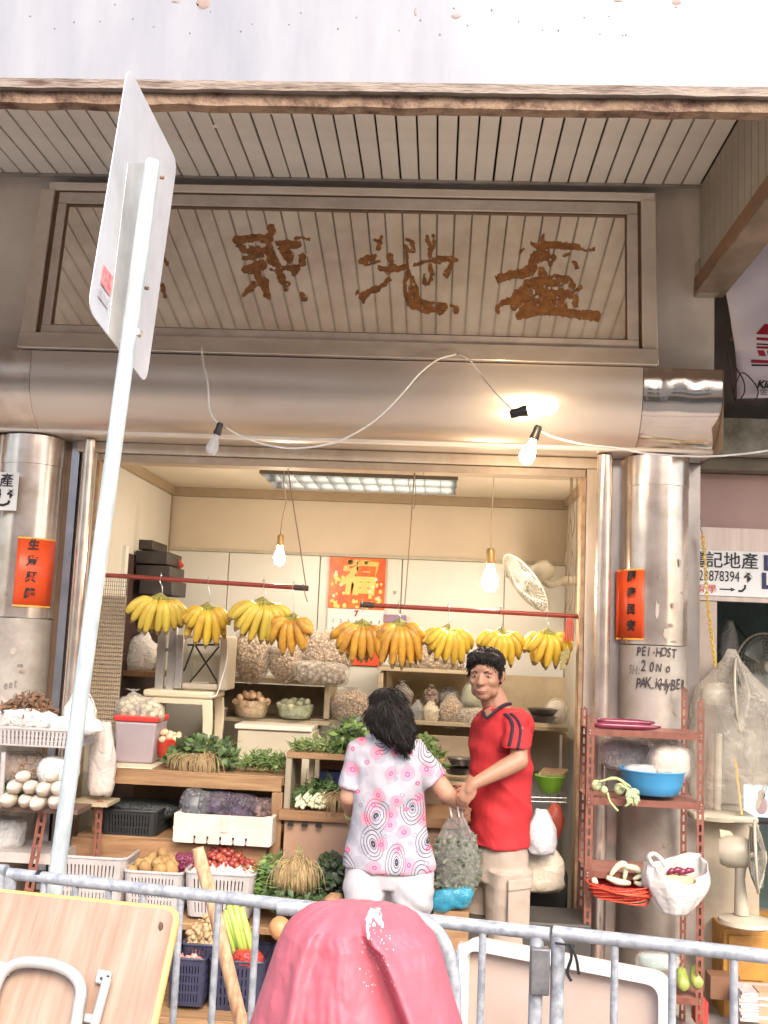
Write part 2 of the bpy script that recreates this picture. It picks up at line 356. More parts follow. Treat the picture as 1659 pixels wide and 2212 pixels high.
while x > -3.9:
    if proto is None:
        proto = MB().box(x-.0445, x+.0445, YF+.10, 5.19, zc, zc+.02).build('slat', slatm, c, bevel=.003); px = x
    else:
        s_ = proto.copy(); COL.objects.link(s_); s_.parent = c; s_.location = (x-px, 0, rng.uniform(-.0015, .0015)); s_.rotation_euler = (0, 0, rng.uniform(-.0015, .0015))
    x -= .0985
MB().box(-3.95, 1.29, 5.16, 5.185, zc-.014, zc-.002).build('end_strip', dull, c)
for (px_, py_, r) in [(592, 244, .022), (465, 273, .018), (580, 377, .016), (969, 233, .018)]:
    q = Pz(px_, py_, zc-.001); MB().ell(q, (r, r*.9, .003), 9, 4, nz=.5, ns=2, seed=px_).build('paint_flake', mat('flake', (.8, .76, .68), .7), c)
# side cheek of the canopy on the right
ck = thing('canopy_cheek', 'slatted side cheek of the canopy with a brown steel underside, upper right', 'canopy side', (1.35, 4.5, 3.6))
y = 3.32; q0 = None
while y < 5.17:
    if q0 is None: q0 = MB().box(1.29, 1.305, y, y+.092, 3.66, 4.18).build('slat', mat('cheek_slat', (.30, .27, .22), .5, 0, (.24, .21, .17), 3), ck, bevel=.002); y0 = y
    else:
        s_ = q0.copy(); COL.objects.link(s_); s_.parent = ck; s_.location = (0, y-y0, 0)
    y += .098
MB().box(1.31, 1.42, 3.32, 5.24, 3.66, 4.18).build('side_panel', mat('cheek_in', (.3, .25, .2), .6), ck)
MB().box(1.275, 1.425, 3.32, 5.24, 3.60, 3.655).build('edge_trim', mat('brown_steel', (.34, .27, .20), .4, .4, (.18, .13, .09), 5, rvar=.1), ck)
MB().box(1.268, 1.285, 3.32, 5.2, 3.62, 3.685).build('lip', mat('brown_lip', (.20, .11, .06), .7), ck)
MB().box(1.28, 1.385, 5.155, 5.235, 3.595, 3.78).build('end_cap', mat('cap_metal', (.42, .38, .31), .35, .4), ck)
# ------------------------------------------------ big sign
sg = thing('shop_sign', 'wide stained metal shop sign with peeling rust brown characters above the entrance', 'sign', (-.6, 5.1, 3.17))
sx0, sx1, sz0, sz1 = -2.235, 1.055, 3.172, 4.135
yt, yb = 5.175, 5.07
def sy(z): return yb+(yt-yb)*(z-sz0)/(sz1-sz0)
def bar(nm, x0, x1, z0, z1, dy, th, mt, bev=.003):
    mb = MB(); mb.obox((x0, sy(z0)+dy, z0), (x1-x0, 0, 0), (0, sy(z1)-sy(z0), z1-z0), (0, th, 0)); return mb.build(nm, mt, sg, bevel=bev)
tilt = (0, sy(1)-sy(0), 1)
fw_ = .062
bar('bottom_trim', sx0, sx1, sz0, sz0+.085, -.035, .12, mat('bevel_steel', (.80, .74, .66), .2, .55, (.62, .54, .47), 4, amt=.3, bump=.1, bsc=4, stretch=(1.2, 1, 3)))
bar('top_trim', sx0+.04, sx1, sz1-.045, sz1, -.012, .08, beigeside)
bar('left_trim', sx0, sx0+.075, sz0+.087, sz1-.047, -.02, .08, mat('trim_metal', (.78, .70, .61), .3, .35, (.62, .54, .46), 4))
bar('right_trim', sx1-.075, sx1, sz0+.087, sz1-.047, -.02, .08, MATS['trim_metal'])
for (nm, a, b_, z0, z1) in [('left_groove', sx0+.077, sx0+.100, sz0+.087, sz1-.047), ('right_groove', sx1-.090, sx1-.077, sz0+.087, sz1-.047), ('top_groove', sx0+.102, sx1-.092, sz1-.056, sz1-.047)]:
    bar(nm, a, b_, z0, z1, .0, .05, brownf, 0)
fx0, fx1 = sx0+.102, sx1-.092
bar('inner_frame_bottom', fx0, fx1, sz0+.087, sz0+.135, -.014, .06, mat('frame_taupe', (.70, .60, .53), .38, .15))
bar('inner_frame_top', fx0, fx1, sz1-.122, sz1-.058, -.008, .06, mat('frame_grey', (.68, .61, .54), .38, .15))
bar('inner_frame_left', fx0, fx0+.045, sz0+.137, sz1-.124, -.01, .06, MATS['frame_taupe'])
bar('inner_frame_right', fx1-.055, fx1, sz0+.137, sz1-.124, -.01, .06, MATS['frame_taupe'])
bar('panel_gasket', fx0+.046, fx1-.056, sz0+.136, sz0+.142, -.0, .05, brownf, 0)
bar('panel_gasket', fx0+.046, fx1-.056, sz1-.130, sz1-.124, -.0, .05, brownf, 0)
bar('panel_gasket', fx0+.046, fx0+.052, sz0+.144, sz1-.132, -.0, .05, brownf, 0)
bar('panel_gasket', fx1-.062, fx1-.056, sz0+.144, sz1-.132, -.0, .05, brownf, 0)
bar('panel', fx0+.053, fx1-.063, sz0+.143, sz1-.131, .012, .04, panelm, 0)
# residues of the brush characters: strokes given in photo pixels, laid on the tilted panel, ragged by noise
def stroke_char(strokes, holes, seed, nm):
    def toxz(x, y):
        q = P(x, y, 5.12)
        for _ in range(3): q = P(x, y, sy(q.z)+.008)
        return q
    S = [([toxz(x, y) for x, y in pts], [w*.00236 for w in ws]) for pts, ws in strokes]
    H = [(toxz(x, y), r*.00236) for x, y, r in holes]
    allp = [p for s in S for p in s[0]]
    x0, x1 = min(p.x for p in allp)-.06, max(p.x for p in allp)+.06; z0, z1 = min(p.z for p in allp)-.06, max(p.z for p in allp)+.06
    st = .0035; nx, nz = int((x1-x0)/st), int((z1-z0)/st)
    X, Z = np.meshgrid(x0+st*np.arange(nx), z0+st*np.arange(nz)); D = np.full(X.shape, 9.)
    for pts, ws in S:
        for i in range(len(pts)-1):
            a, b_ = pts[i], pts[i+1]; dx, dz = b_.x-a.x, b_.z-a.z; L2 = dx*dx+dz*dz+1e-12
            t = np.clip(((X-a.x)*dx+(Z-a.z)*dz)/L2, 0, 1)
            D = np.minimum(D, np.hypot(X-a.x-t*dx, Z-a.z-t*dz)-(ws[i]*(1-t)+ws[i+1]*t)/2)
    for hc, r in H: D = np.maximum(D, r-np.hypot((X-hc.x), (Z-hc.z)))
    mb = MB(); idx = {}
    def vert(i, j):
        if (i, j) not in idx:
            x, z = x0+st*(i-.5), z0+st*(j-.5)
            x += .0012*mnoise.noise(V((x*300, z*300, 1))); z += .0012*mnoise.noise(V((x*300, z*300, 9)))
            idx[(i, j)] = len(mb.v); mb.v.append(V((x, sy(z)+.012-.004-.0015*mnoise.noise(V((x*90, z*90, 3))), z)))
        return idx[(i, j)]
    for j in range(nz):
        for i in range(nx):
            if D[j, i] > .02: continue
            x, z = X[j, i], Z[j, i]
            n1 = mnoise.noise(V((x*38, z*38, seed))); n2 = mnoise.noise(V((x*110, z*110, seed+5)))
            if D[j, i]+n1*.009+n2*.007 < .0035 and n1+.6*n2 > -.62:
                mb.f.append((vert(i, j), vert(i+1, j), vert(i+1, j+1), vert(i, j+1))); mb.mi.append(0)
    mb.build(nm, rustchar, sg, smooth=0, kind='stuff' if nm == 'rust_speck' else None)
def cz(ox, oy, L): return [([(ox+x*.1543, oy+y*.1543) for x, y in pts], [w*.1543 for w in ws]) for pts, ws in L]
def hz(ox, oy, L): return [(ox+x*.1543, oy+y*.1543, r*.1543) for x, y, r in L]
ox, oy = 560*.8534, 540*.8534
stroke_char(cz(ox, oy, [([(690, 190), (720, 260), (690, 340), (640, 400)], [90, 50, 70, 90]), ([(210, 370), (420, 345), (600, 330), (700, 300)], [110, 90, 90, 60]),
    ([(230, 430), (330, 500), (480, 520), (620, 500)], [60, 90, 120, 90]), ([(600, 380), (680, 520), (710, 640), (800, 720)], [100, 100, 150, 70]),
    ([(780, 410), (930, 420), (1060, 440)], [60, 100, 110]), ([(850, 480), (930, 580), (960, 650)], [90, 150, 80]), ([(1140, 600), (1130, 700)], [80, 70]),
    ([(340, 780), (460, 770), (560, 720)], [90, 170, 150]), ([(500, 780), (520, 900), (560, 960)], [110, 90, 120]), ([(320, 620), (430, 620), (560, 580)], [30, 60, 60]),
    ([(460, 980), (420, 1030), (310, 1140)], [60, 90, 20]), ([(600, 950), (610, 1060), (660, 1180)], [110, 90, 60]), ([(800, 780), (830, 880), (880, 980), (900, 1060)], [80, 100, 80, 40]),
    ([(820, 780), (900, 760), (1040, 760)], [50, 60, 100]), ([(1040, 780), (1020, 840)], [80, 60]), ([(880, 960), (950, 980)], [60, 40]), ([(1110, 1100), (1160, 1180)], [20, 80]), ([(1030, 350), (1110, 335), (1220, 360)], [20, 14, 20]),
    ([(700, 780), (830, 800)], [30, 60])]), hz(ox, oy, [(370, 465, 40), (590, 440, 50), (790, 520, 45), (410, 565, 25), (890, 690, 55), (740, 760, 40), (1000, 560, 30)]), 2, 'rust_character')
ox, oy = 880*.8534, 570*.8534
stroke_char(cz(ox, oy, [([(380, 200), (450, 220), (470, 160)], [30, 30, 15]), ([(455, 230), (430, 310)], [35, 60]), ([(170, 510), (290, 460), (380, 430)], [50, 110, 40]), ([(250, 530), (430, 500)], [60, 20]),
    ([(590, 430), (620, 520), (620, 600)], [80, 60, 70]), ([(450, 590), (560, 630), (790, 590)], [50, 80, 70]), ([(820, 190), (900, 230), (930, 320)], [18, 40, 30]), ([(810, 290), (850, 350), (930, 370)], [35, 14, 10]),
    ([(815, 380), (840, 600), (850, 700)], [25, 30, 70]), ([(850, 700), (800, 790), (795, 940)], [60, 26, 20]), ([(900, 740), (920, 860), (930, 1000)], [40, 100, 150]), ([(840, 980), (920, 1080), (1120, 1150), (1340, 1140)], [90, 160, 170, 110]),
    ([(1310, 1220), (1290, 1210)], [70, 60]), ([(1450, 1120), (1530, 1150), (1520, 1200)], [20, 40, 60]), ([(200, 990), (300, 930), (420, 880)], [80, 70, 80]), ([(430, 870), (520, 820), (580, 750)], [14, 50, 40]), ([(220, 990), (220, 1070)], [50, 30]),
    ([(120, 970), (145, 930)], [20, 16]), ([(1200, 150), (1210, 230), (1170, 310), (1150, 430)], [35, 30, 60, 40]), ([(1110, 150), (1130, 250)], [25, 40]), ([(1160, 560), (1180, 680), (1150, 780)], [40, 40, 30]), ([(1070, 690), (1080, 800), (1130, 820)], [20, 40, 30]),
    ([(920, 560), (1050, 520), (1150, 490), (1270, 470)], [20, 30, 16, 60]), ([(1270, 460), (1400, 470), (1520, 470)], [60, 50, 40]), ([(1470, 470), (1440, 560), (1380, 690)], [90, 40, 70]), ([(1190, 500), (1290, 530)], [10, 14])]), hz(ox, oy, [(1200, 1120, 30), (650, 520, 22)]), 9, 'rust_character')
ox, oy = 1240*.8534, 570*.8534
stroke_char(cz(ox, oy, [([(590, 250), (700, 300), (760, 370)], [26, 80, 150]), ([(760, 260), (730, 200), (745, 140)], [50, 40, 14]), ([(800, 270), (1010, 280), (1210, 300)], [70, 90, 80]), ([(1210, 320), (1350, 350), (1450, 340)], [20, 12, 26]),
    ([(760, 390), (640, 440), (580, 600), (500, 660)], [120, 140, 130, 150]), ([(500, 670), (330, 680), (150, 740)], [120, 110, 120]), ([(720, 470), (880, 450), (840, 540)], [60, 80, 50]), ([(720, 620), (740, 700)], [70, 110]),
    ([(540, 810), (700, 800), (940, 770), (1060, 750)], [120, 150, 170, 100]), ([(1130, 760), (1160, 840)], [30, 90]), ([(560, 850), (430, 980), (350, 1120)], [160, 200, 120]), ([(400, 1030), (200, 1070), (100, 1150), (110, 1210)], [100, 80, 40, 30]),
    ([(700, 850), (820, 1000), (800, 1150)], [180, 250, 200]), ([(960, 930), (1100, 970), (1150, 1000)], [140, 110, 60]), ([(1210, 990), (1200, 1090)], [40, 80]), ([(1000, 1000), (1020, 1160)], [90, 120]), ([(600, 1050), (500, 1160), (420, 1270)], [160, 140, 100]),
    ([(420, 1260), (700, 1190), (950, 1200), (1200, 1240), (1490, 1270)], [100, 120, 110, 110, 130]), ([(1270, 860), (1180, 930)], [20, 40]), ([(1160, 490), (1220, 570)], [10, 45]), ([(1040, 425), (1110, 395)], [18, 26]), ([(430, 370), (480, 330)], [12, 10])]),
    hz(ox, oy, [(835, 870, 30), (930, 890, 34), (660, 1000, 36), (590, 890, 24), (500, 945, 22), (800, 350, 22), (560, 1050, 26), (1060, 1060, 26), (680, 540, 30)]), 16, 'rust_character')
# a speck of a fourth character showing beside the street sign
stroke_char([([(352, 545), (360, 570)], [3, 6]), ([(350, 615), (356, 640)], [5, 3])], [], 3, 'rust_speck')
# ------------------------------------------------ round steel bulkhead under the sign
bk = thing('bulkhead', 'long half round stainless steel bulkhead below the sign', 'bulkhead', (-.4, 5.2, 2.76))
def roll(x0, x1, mt, dz=0, n=14, wav=0):
    pr = [(5.25, 3.165+dz), (5.07, 3.165+dz), (5.07, 3.06+dz)]
    pr += [(5.37-.30*cos(a), 3.06+dz-.30*sin(a)) for a in [pi/2*i/n for i in range(1, n+1)]]+[(5.60, 2.76+dz), (5.60, 3.165+dz)]
    mb = MB(); m_ = len(pr); nx = 12; vs = []
    for i in range(nx+1): vs += [(x0+(x1-x0)*i/nx, y+(wav*mnoise.noise(V((i*1.3, z*5, x0))) if 0 < k < m_-1 else 0), z) for k, (y, z) in enumerate(pr)]
    fs = []
    for i in range(nx):
        for j in range(m_): fs.append((i*m_+j, i*m_+(j+1) % m_, (i+1)*m_+(j+1) % m_, (i+1)*m_+j))
    fs += [tuple(range(m_))[::-1], tuple(nx*m_+j for j in range(m_))]
    mb.add(vs, fs); return mb.build('panel', mt, bk, smooth=30)
roll(-2.17, .985, mat('roll_steel', (.78, .70, .62), .30, .6, (.60, .51, .43), 1.4, rvar=.06, stretch=(.6, 1, 1), detail=2), wav=.003)
roll(.988, XR-.005, mat('mirror_steel', (.80, .72, .64), .08, .9, (.66, .57, .5), 4, bump=.03), wav=.004)
roll(-5, -2.172, steelmir, dz=-.0, wav=.004)
MB().box(XR-.003, XR+.0, 5.069, 5.6, 2.757, 3.168).build('end_seam', mat('seam', (.25, .18, .12), .5), bk)
# ------------------------------------------------ shop shell
Yf = 5.42
sh = thing('shop_room', 'cream painted greengrocer room behind the open shop front', 'shop', (-.6, 6, 0))
XL, XRi, YB, ZC = -1.90, .86, 7.0, 2.745
MB().box(XL-.15, XL, 5.5, YB, 0, ZC).build('left_wall', cream, sh)
MB().box(XRi, XRi+.05, 5.5, YB, 0, ZC).build('right_wall', cream, sh)
MB().box(XL-.15, XRi+.15, YB+.03, YB+.1, 0, ZC).build('back_wall', mat('upper_back', (.66, .56, .42), .6, 0, (.60, .50, .38), 2), sh)
MB().box(XL-.15, XRi+.15, 5.5, YB+.1, ZC, ZC+.05).build('ceiling', mat('shop_ceiling', (.66, .58, .46), .7, 0, (.6, .52, .4), 2), sh)
MB().box(XL-.15, XRi+.15, 5.0, YB+.1, -.1, .02).build('floor', mat('shop_floor', (.2, .16, .12), .6, 0, (.1, .08, .06), 5), sh)
wx = [XL+.002]+[P(x_, 1250, YB).x for x_ in (492, 690, 868, 1090)]+[XRi-.002]
for i in range(len(wx)-1):
    MB().box(wx[i]+.003, wx[i+1]-.003, YB, YB+.028, .03, 2.30).build('wall_panel', creamp, sh, bevel=.003)
MB().box(XL, XRi, YB-.012, YB+.028, 2.302, 2.322).build('rail', mat('rail_beige', (.55, .50, .38), .5), sh)
MB().box(XL+.001, XRi-.001, YB-.03, YB+.028, ZC-.06, ZC-.001).build('cornice', trimbrown, sh)
MB().box(XL+.001, XL+.03, 5.5, YB-.032, ZC-.06, ZC-.001).build('cornice', trimbrown, sh)
MB().box(XRi-.03, XRi-.001, 5.5, YB-.032, ZC-.05, ZC-.001).build('cornice', trimbrown, sh)
MB().box(XL+.001, XL+.012, YB-.013, YB-.001, .1, ZC-.062).build('corner_bead', trimbrown, sh)
# door recess on the left wall
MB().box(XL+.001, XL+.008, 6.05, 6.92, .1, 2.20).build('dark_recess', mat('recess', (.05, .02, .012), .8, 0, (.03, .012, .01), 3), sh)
MB().box(XL+.001, XL+.02, 5.985, 6.045, .1, 2.24).build('door_trim', creamp, sh)
# front frame of the opening
fr = thing('door_frame', 'beige metal frame around the wide open shop front', 'door frame', (-.6, Yf, 0))
X0 = P(165, 1200, Yf).x; X1 = P(1292, 1400, Yf).x
MB().box(-2.02, .83, Yf, Yf+.16, 2.700, 2.758).build('head', framem, fr, bevel=.003)
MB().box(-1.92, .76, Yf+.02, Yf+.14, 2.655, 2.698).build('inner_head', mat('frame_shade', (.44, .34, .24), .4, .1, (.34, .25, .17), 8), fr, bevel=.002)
MB().box(.765, .835, Yf, Yf+.14, 0, 2.698).build('jamb', framem, fr, bevel=.003)
MB().box(.742, .763, Yf+.015, Yf+.13, 0, 2.653).build('inner_jamb', mat('jamb_edge', (.5, .36, .22), .5, .1, (.3, .17, .09), 14), fr)
MB().box(-1.985, -1.905, Yf, Yf+.14, 0, 2.698).build('jamb', framem, fr, bevel=.003)
MB().box(-1.903, -1.888, Yf+.015, Yf+.13, 0, 2.653).build('inner_jamb', MATS['jamb_edge'], fr)
# right side strips, rod and column
def vrod(px_, py_, Y, r, nm, lab, mt=steelmir, z1=2.755):
    x = P(px_, py_, Y).x; return MB().tube([(x, Y, 0), (x, Y, z1)], r, 24).build(nm, mt, smooth=60, label=lab, cat='steel post')
vrod(1303, 1200, 5.33, .041, 'steel_post', 'slim polished steel post between opening and right column')
vrod(176, 1200, 5.36, .030, 'steel_post', 'slim polished steel post at the left edge of the opening')
cx = P(1415, 1200, 5.4).x; cl = P(52, 1200, 5.4).x
def column(x, lab, txt):
    t = thing('column', lab, 'column', (x, 5.42, 0)); R = .172
    mb = MB(); n = 48
    pr = [(R+.001, 1.780), (R+.001, 2.60), (R+.004, 2.602), (R+.004, 2.757)]
    wob = lambda a, i: .006*sin(3*a+x)+.004*sin(7*a)
    mb.lathe(pr, (x, 5.42, 0), n, wob=wob); mb.build('steel_cladding', steelmir, t, smooth=40)
    MB().lathe([(R-.001, 0), (R-.001, 1.775)], (x, 5.42, 0), n).build('painted_base', mat('grubby_paint', (.52, .46, .40), .38, .35, (.30, .25, .20), 3.5, rvar=.1), t, smooth=40)
    return t
def stains(col, x, spots, m):
    for a_, z_, w_, h_ in spots:
        R = .175 if z_ > 1.74 else .1735; mb = MB(); n_ = 9; r_ = random.Random(int(z_*1000)); pts = []
        for k in range(n_):
            t_ = 2*pi*k/n_; q = r_.uniform(.55, 1.1); aa = a_+w_*q*cos(t_)/R; pts.append(V((x+(R+.003)*sin(aa), 5.42-(R+.003)*cos(aa), z_+h_*q*sin(t_))))
        c_ = V((x+(R+.0035)*sin(a_), 5.42-(R+.0035)*cos(a_), z_)); mb.add([c_]+pts, [(0, k+1, (k+1) % n_+1) for k in range(n_)]); mb.build('grime_patch', m, col, smooth=180)
colr = column(cx, 'round steel column right of the opening, scrawled with black handwriting', 1)
coll = column(cl, 'round steel column at the left edge of the photo', 0)
gm = mat('grime', (.20, .16, .12), .7, 0, (.34, .28, .22), 40); gm2 = mat('tape_residue', (.52, .46, .40), .6, 0, (.40, .34, .28), 30)
stains(colr, cx, [(.75, 2.05, .012, .004), (.35, 1.98, .010, .018), (.30, 1.88, .014, .012), (-.05, 2.12, .004, .02), (.42, 1.80, .02, .006), (.9, 1.55, .006, .03), (-.2, 1.22, .008, .03), (.55, 1.30, .012, .02), (.1, 1.05, .02, .012), (-.5, 1.32, .02, .014), (-.45, 1.28, .03, .01), (.2, .8, .02, .02)], gm)
stains(colr, cx, [(-.1, 1.95, .012, .06), (.15, 1.84, .02, .03), (.6, 2.2, .01, .03), (.0, 1.60, .03, .014), (.5, 1.45, .02, .02), (-.3, 1.1, .03, .02)], gm2)
stains(coll, cl, [(.5, 1.9, .010, .02), (.2, 2.2, .01, .02), (.6, 1.5, .02, .01), (.3, 1.3, .02, .01), (-.1, 1.9, .01, .01)], gm); stains(coll, cl, [(.4, 2.0, .02, .03), (.1, 1.35, .03, .02), (.3, 1.6, .02, .02)], gm2)
m_ = mat('strip_metal', (.56, .50, .46), .28, .8, (.42, .37, .33), 4)
fl = thing('front_cladding', 'flat steel strips and dark channels flanking the shop columns', 'cladding', (0, 5.5, 0))
MB().box(P(1318, 1200, 5.5).x-.01, cx-.12, 5.44, 5.6, 0, 2.757).build('strip', m_, fl)
MB().box(.836, P(1318, 1200, 5.5).x-.013, 5.50, 5.6, 0, 2.757).build('channel', mat('channel', (.12, .07, .05), .5), fl)
MB().box(cx+.10, 1.38, 5.5, 5.7, 0, 2.757).build('strip', m_, fl)
xa = P(137, 1300, 5.5).x
MB().box(cl+.1, xa, 5.46, 5.6, 0, 2.757).build('channel', mat('brown_chan', (.26, .17, .11), .35, .5), fl)
MB().box(xa+.002, xa+.045, 5.44, 5.6, 0, 2.757).build('strip', mat('grey_strip', (.46, .47, .5), .3, .8), fl)
MB().box(xa+.047, xa+.09, 5.46, 5.6, 0, 2.757).build('channel', mat('dark_chan', (.07, .035, .03), .5), fl)
MB().box(xa+.092, -1.987, 5.47, 5.6, 0, 2.757).build('strip', framem, fl)
MB().box(-4.5, cl-.10, 5.42, 5.6, 0, 2.757).build('strip', steel, fl)
# beam above lintel between rollup and frame
MB().box(-2.1, .9, 5.60, 5.66, 2.70, 2.80).build('lintel', mat('lintel_brown', (.22, .17, .10), .5, .2), fl)
# couplets and notes
def strip_paper(lab, poly, Y, chars, col, xcol, R, nm='paper_banner'):
    x0, x1, z0, z1 = R4(*poly, Y); t = thing(nm, lab, 'paper banner', ((x0+x1)/2, Y, z0))
    mb = MB(); n = 8
    def pt(u, v):
        x = x0+(x1-x0)*u; dx = x-xcol
        y = 5.42-sqrt(max(.0001, (R+.006)**2-dx*dx)); return V((x, y, z0+(z1-z0)*v))
    mb.grid(pt, n, 2); mb.build('paper', col, t, smooth=60, solid=.0015)
    mb = MB()
    for v0, v1 in ((-.0, .025), (.975, 1.)):
        mb.grid(lambda u, v: pt(u, v0+(v1-v0)*v)+V((0, -.0025, 0)), n, 1)
    mb.build('gold_edge', gold, t, smooth=60)
    s = (z1-z0)/4.5
    for i, ch in enumerate(chars):
        u = .5; p = pt(u, 1-(i+.62)/4.3+.03); dx = (p.x-xcol)/R; r = V((sqrt(1-dx*dx), dx, 0))
        text(ch, s*.72, ink, 'character', t, p+V((0, -.004, 0)), right=r, bold=.002, shear=.1)
    return t
strip_paper('red paper couplet reading 國泰民安 on the right column', (1343, 1227, 1392, 1382), 5.25, '國泰民安', redpaper, cx, .172)
strip_paper('red paper couplet reading 生意興隆 on the left column', (34, 1160, 94, 1311), 5.25, '生意興隆', redpaper, cl, .172)
def scrawl(words, pl, col_t, xcol, R=.172):
    for body, x, y, h, sh_ in words:
        p = P(x, y, 5.3); dx = max(-.9, min(.9, (p.x-xcol)/R)); yy = 5.42-(R+.001)*sqrt(1-dx*dx)
        q = P(x, y, yy); dx = max(-.9, min(.9, (q.x-xcol)/R)); r = V((sqrt(1-dx*dx), dx, 0))
        text(body, h*.0031, pl, 'handwriting', col_t, V((q.x, 5.42-(R+.004)*sqrt(1-dx*dx), q.z)), right=r, shear=.15, bold=.001, ext=.0004, sx=.66)
inkm = mat('marker', (.06, .045, .05), .6)
L = []
for body, x0_, x1_, y_, h in [('PEI·HOST', 1379, 1455, 1408, 22), ('20', 1389, 1407, 1441, 24), ('No', 1422, 1442, 1443, 20), ('PAK.KHyBER', 1378, 1474, 1476, 24)]:
    n = len(body)
    for i, ch in enumerate(body):
        if ch != ' ': L.append((ch, x0_+(x1_-x0_)*(i/max(1, n-1)), y_+rng.uniform(-2, 2)+(i*.5), h*rng.uniform(.92, 1.08), .1))
scrawl(L, inkm, colr, cx)
scrawl([('S', 1361, 1446, 20, .1), ('H', 1371, 1448, 20, .1), (':', 1380, 1448, 20, .1)], mat('faint_marker', (.28, .24, .22), .6), colr, cx)
scrawl([('e', 12, 1480, 20, .2), ('e', 22, 1478, 20, .2), ('t', 32, 1476, 22, .2), ('®', 32, 1507, 16, 0), ('mm', 42, 1437, 9, .2)], MATS['faint_marker'], coll, cl)
# ------------------------------------------------ right hand neighbour shop
nb = thing('neighbour_shop', 'neighbouring shop unit at the right edge with pink wall and steel signboard', 'shop', (2, 5.6, 0))
xp = 1.384
MB().box(xp, 5, 5.62, 5.9, 2.40, 2.73).build('pink_wall', pinkwall, nb)
MB().box(xp, 5, 5.50, 5.9, 2.735, 2.80).build('ledge', mat('ledge', (.24, .2, .15), .8), nb)
MB().box(xp+.002, 5, 5.42, 5.9, 2.805, 3.0).build('mossy_beam', concrete, nb)
MB().box(xp+.002, 5, 5.60, 5.9, 3.002, 4.4).build('upper_wall', mat('nb_wall', (.30, .26, .22), .8, 0, (.2, .17, .14), 4), nb)
MB().box(xp+.01, 5, 5.56, 5.615, 2.03, 2.425).build('steel_board', mat('streaky_steel', (.60, .50, .44), .38, .6, (.46, .37, .32), 4, amt=.4, stretch=(5, 1, .3), rvar=.05), nb)
MB().box(xp+.002, P(1545, 1500, 5.6).x, 5.57, 5.9, 0, 2.028).build('jamb', mat('nb_jamb', (.48, .40, .34), .4, .4, (.38, .3, .25), 4), nb)
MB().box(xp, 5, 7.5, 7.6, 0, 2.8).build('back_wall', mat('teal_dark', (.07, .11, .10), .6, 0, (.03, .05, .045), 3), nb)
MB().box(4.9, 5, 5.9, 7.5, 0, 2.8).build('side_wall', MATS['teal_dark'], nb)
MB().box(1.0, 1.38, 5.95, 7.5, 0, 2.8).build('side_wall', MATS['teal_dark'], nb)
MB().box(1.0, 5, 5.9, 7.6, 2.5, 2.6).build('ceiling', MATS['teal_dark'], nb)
def phone_sign(x0, x1, z0, z1, Y, lab, first=0):
    t = thing('notice', lab, 'notice', ((x0+x1)/2, Y, z0)); w = x1-x0; h = z1-z0
    MB().box(x0, x1, Y-.003, Y, z0, z1).build('sheet', paper, t); f = Y-.004; s = w/1.0
    return t, w, h, f
x0, x1, z0, z1 = R4(1508, 1192, 1760, 1290, 5.55)
t, w_, h_, f = phone_sign(x0, x1, z0, z1, 5.555, 'white letting notice with 鴻記地產 and a phone number on the steel board')
lx = x0+.013
text('鴻記地產', h_*.385, ink, 'lettering', t, V((lx+.120, f, z0+h_*.76)), bold=.0006)
text('23878394', h_*.33, ink, 'lettering', t, V((lx+.098, f, z0+h_*.42)), sx=.68)
text('出租', h_*.95, mat('navy_ink', (.02, .02, .09), .5), 'lettering', t, V((x0+.545, f, z0+h_*.5)), bold=.002)
text('↑', h_*.26, ink, 'arrow', t, V((lx+.252, f, z0+h_*.40)), bold=.003)
mb = MB(); mb.box(lx+.10, lx+.16, f-.001, f, z0+h_*.13, z0+h_*.16); mb.prism([V((lx+.16, f, z0+h_*.10)), V((lx+.185, f, z0+h_*.145)), V((lx+.16, f, z0+h_*.19))], (0, -.001, 0)); mb.build('arrow', ink, t)
mb = MB(); mb.tube([V((lx+.20, f, z0+h_*.12)), V((lx+.22, f, z0+h_*.12)), V((lx+.235, f, z0+h_*.19)), V((lx+.235, f, z0+h_*.26))], .006, 6); mb.build('arrow', ink, t)
text('兩 學', h_*.2, mat('red_ink', (.7, .12, .1), .5), 'lettering', t, V((lx+.03, f, z0+h_*.13)))
x0, x1, z0, z1 = R4(-150, 1018, 45, 1100, 5.2)
sp = thing('steel_pilaster', 'flat steel pilaster with dark streaks at the left edge', 'pilaster', (-3, 5.35, 0))
MB().box(-4.4, cl-.155, 5.28, 5.40, 0, 2.757).build('cladding', steelmir, sp, bevel=.004)
MB().tube([(cl-.13, 5.33, 0), (cl-.13, 5.33, 2.757)], .03, 16).build('rod', steel, sp)
t, w_, h_, f = phone_sign(x0+.01, cl+.02, z0, z1, 5.2, 'white letting notice ending 地產 at the left edge')
lx = cl+.02
text('記地產', h_*.38, ink, 'lettering', t, V((lx-.14, f, z0+h_*.76)), bold=.0006)
text('878394', h_*.36, ink, 'lettering', t, V((lx-.165, f, z0+h_*.42)), sx=.75)
text('↑', h_*.26, ink, 'arrow', t, V((lx-.035, f, z0+h_*.40)), bold=.003)
mb = MB(); mb.tube([V((lx-.12, f, z0+h_*.15)), V((lx-.07, f, z0+h_*.13)), V((lx-.045, f, z0+h_*.18)), V((lx-.04, f, z0+h_*.26))], .007, 6); mb.build('arrow', ink, t)
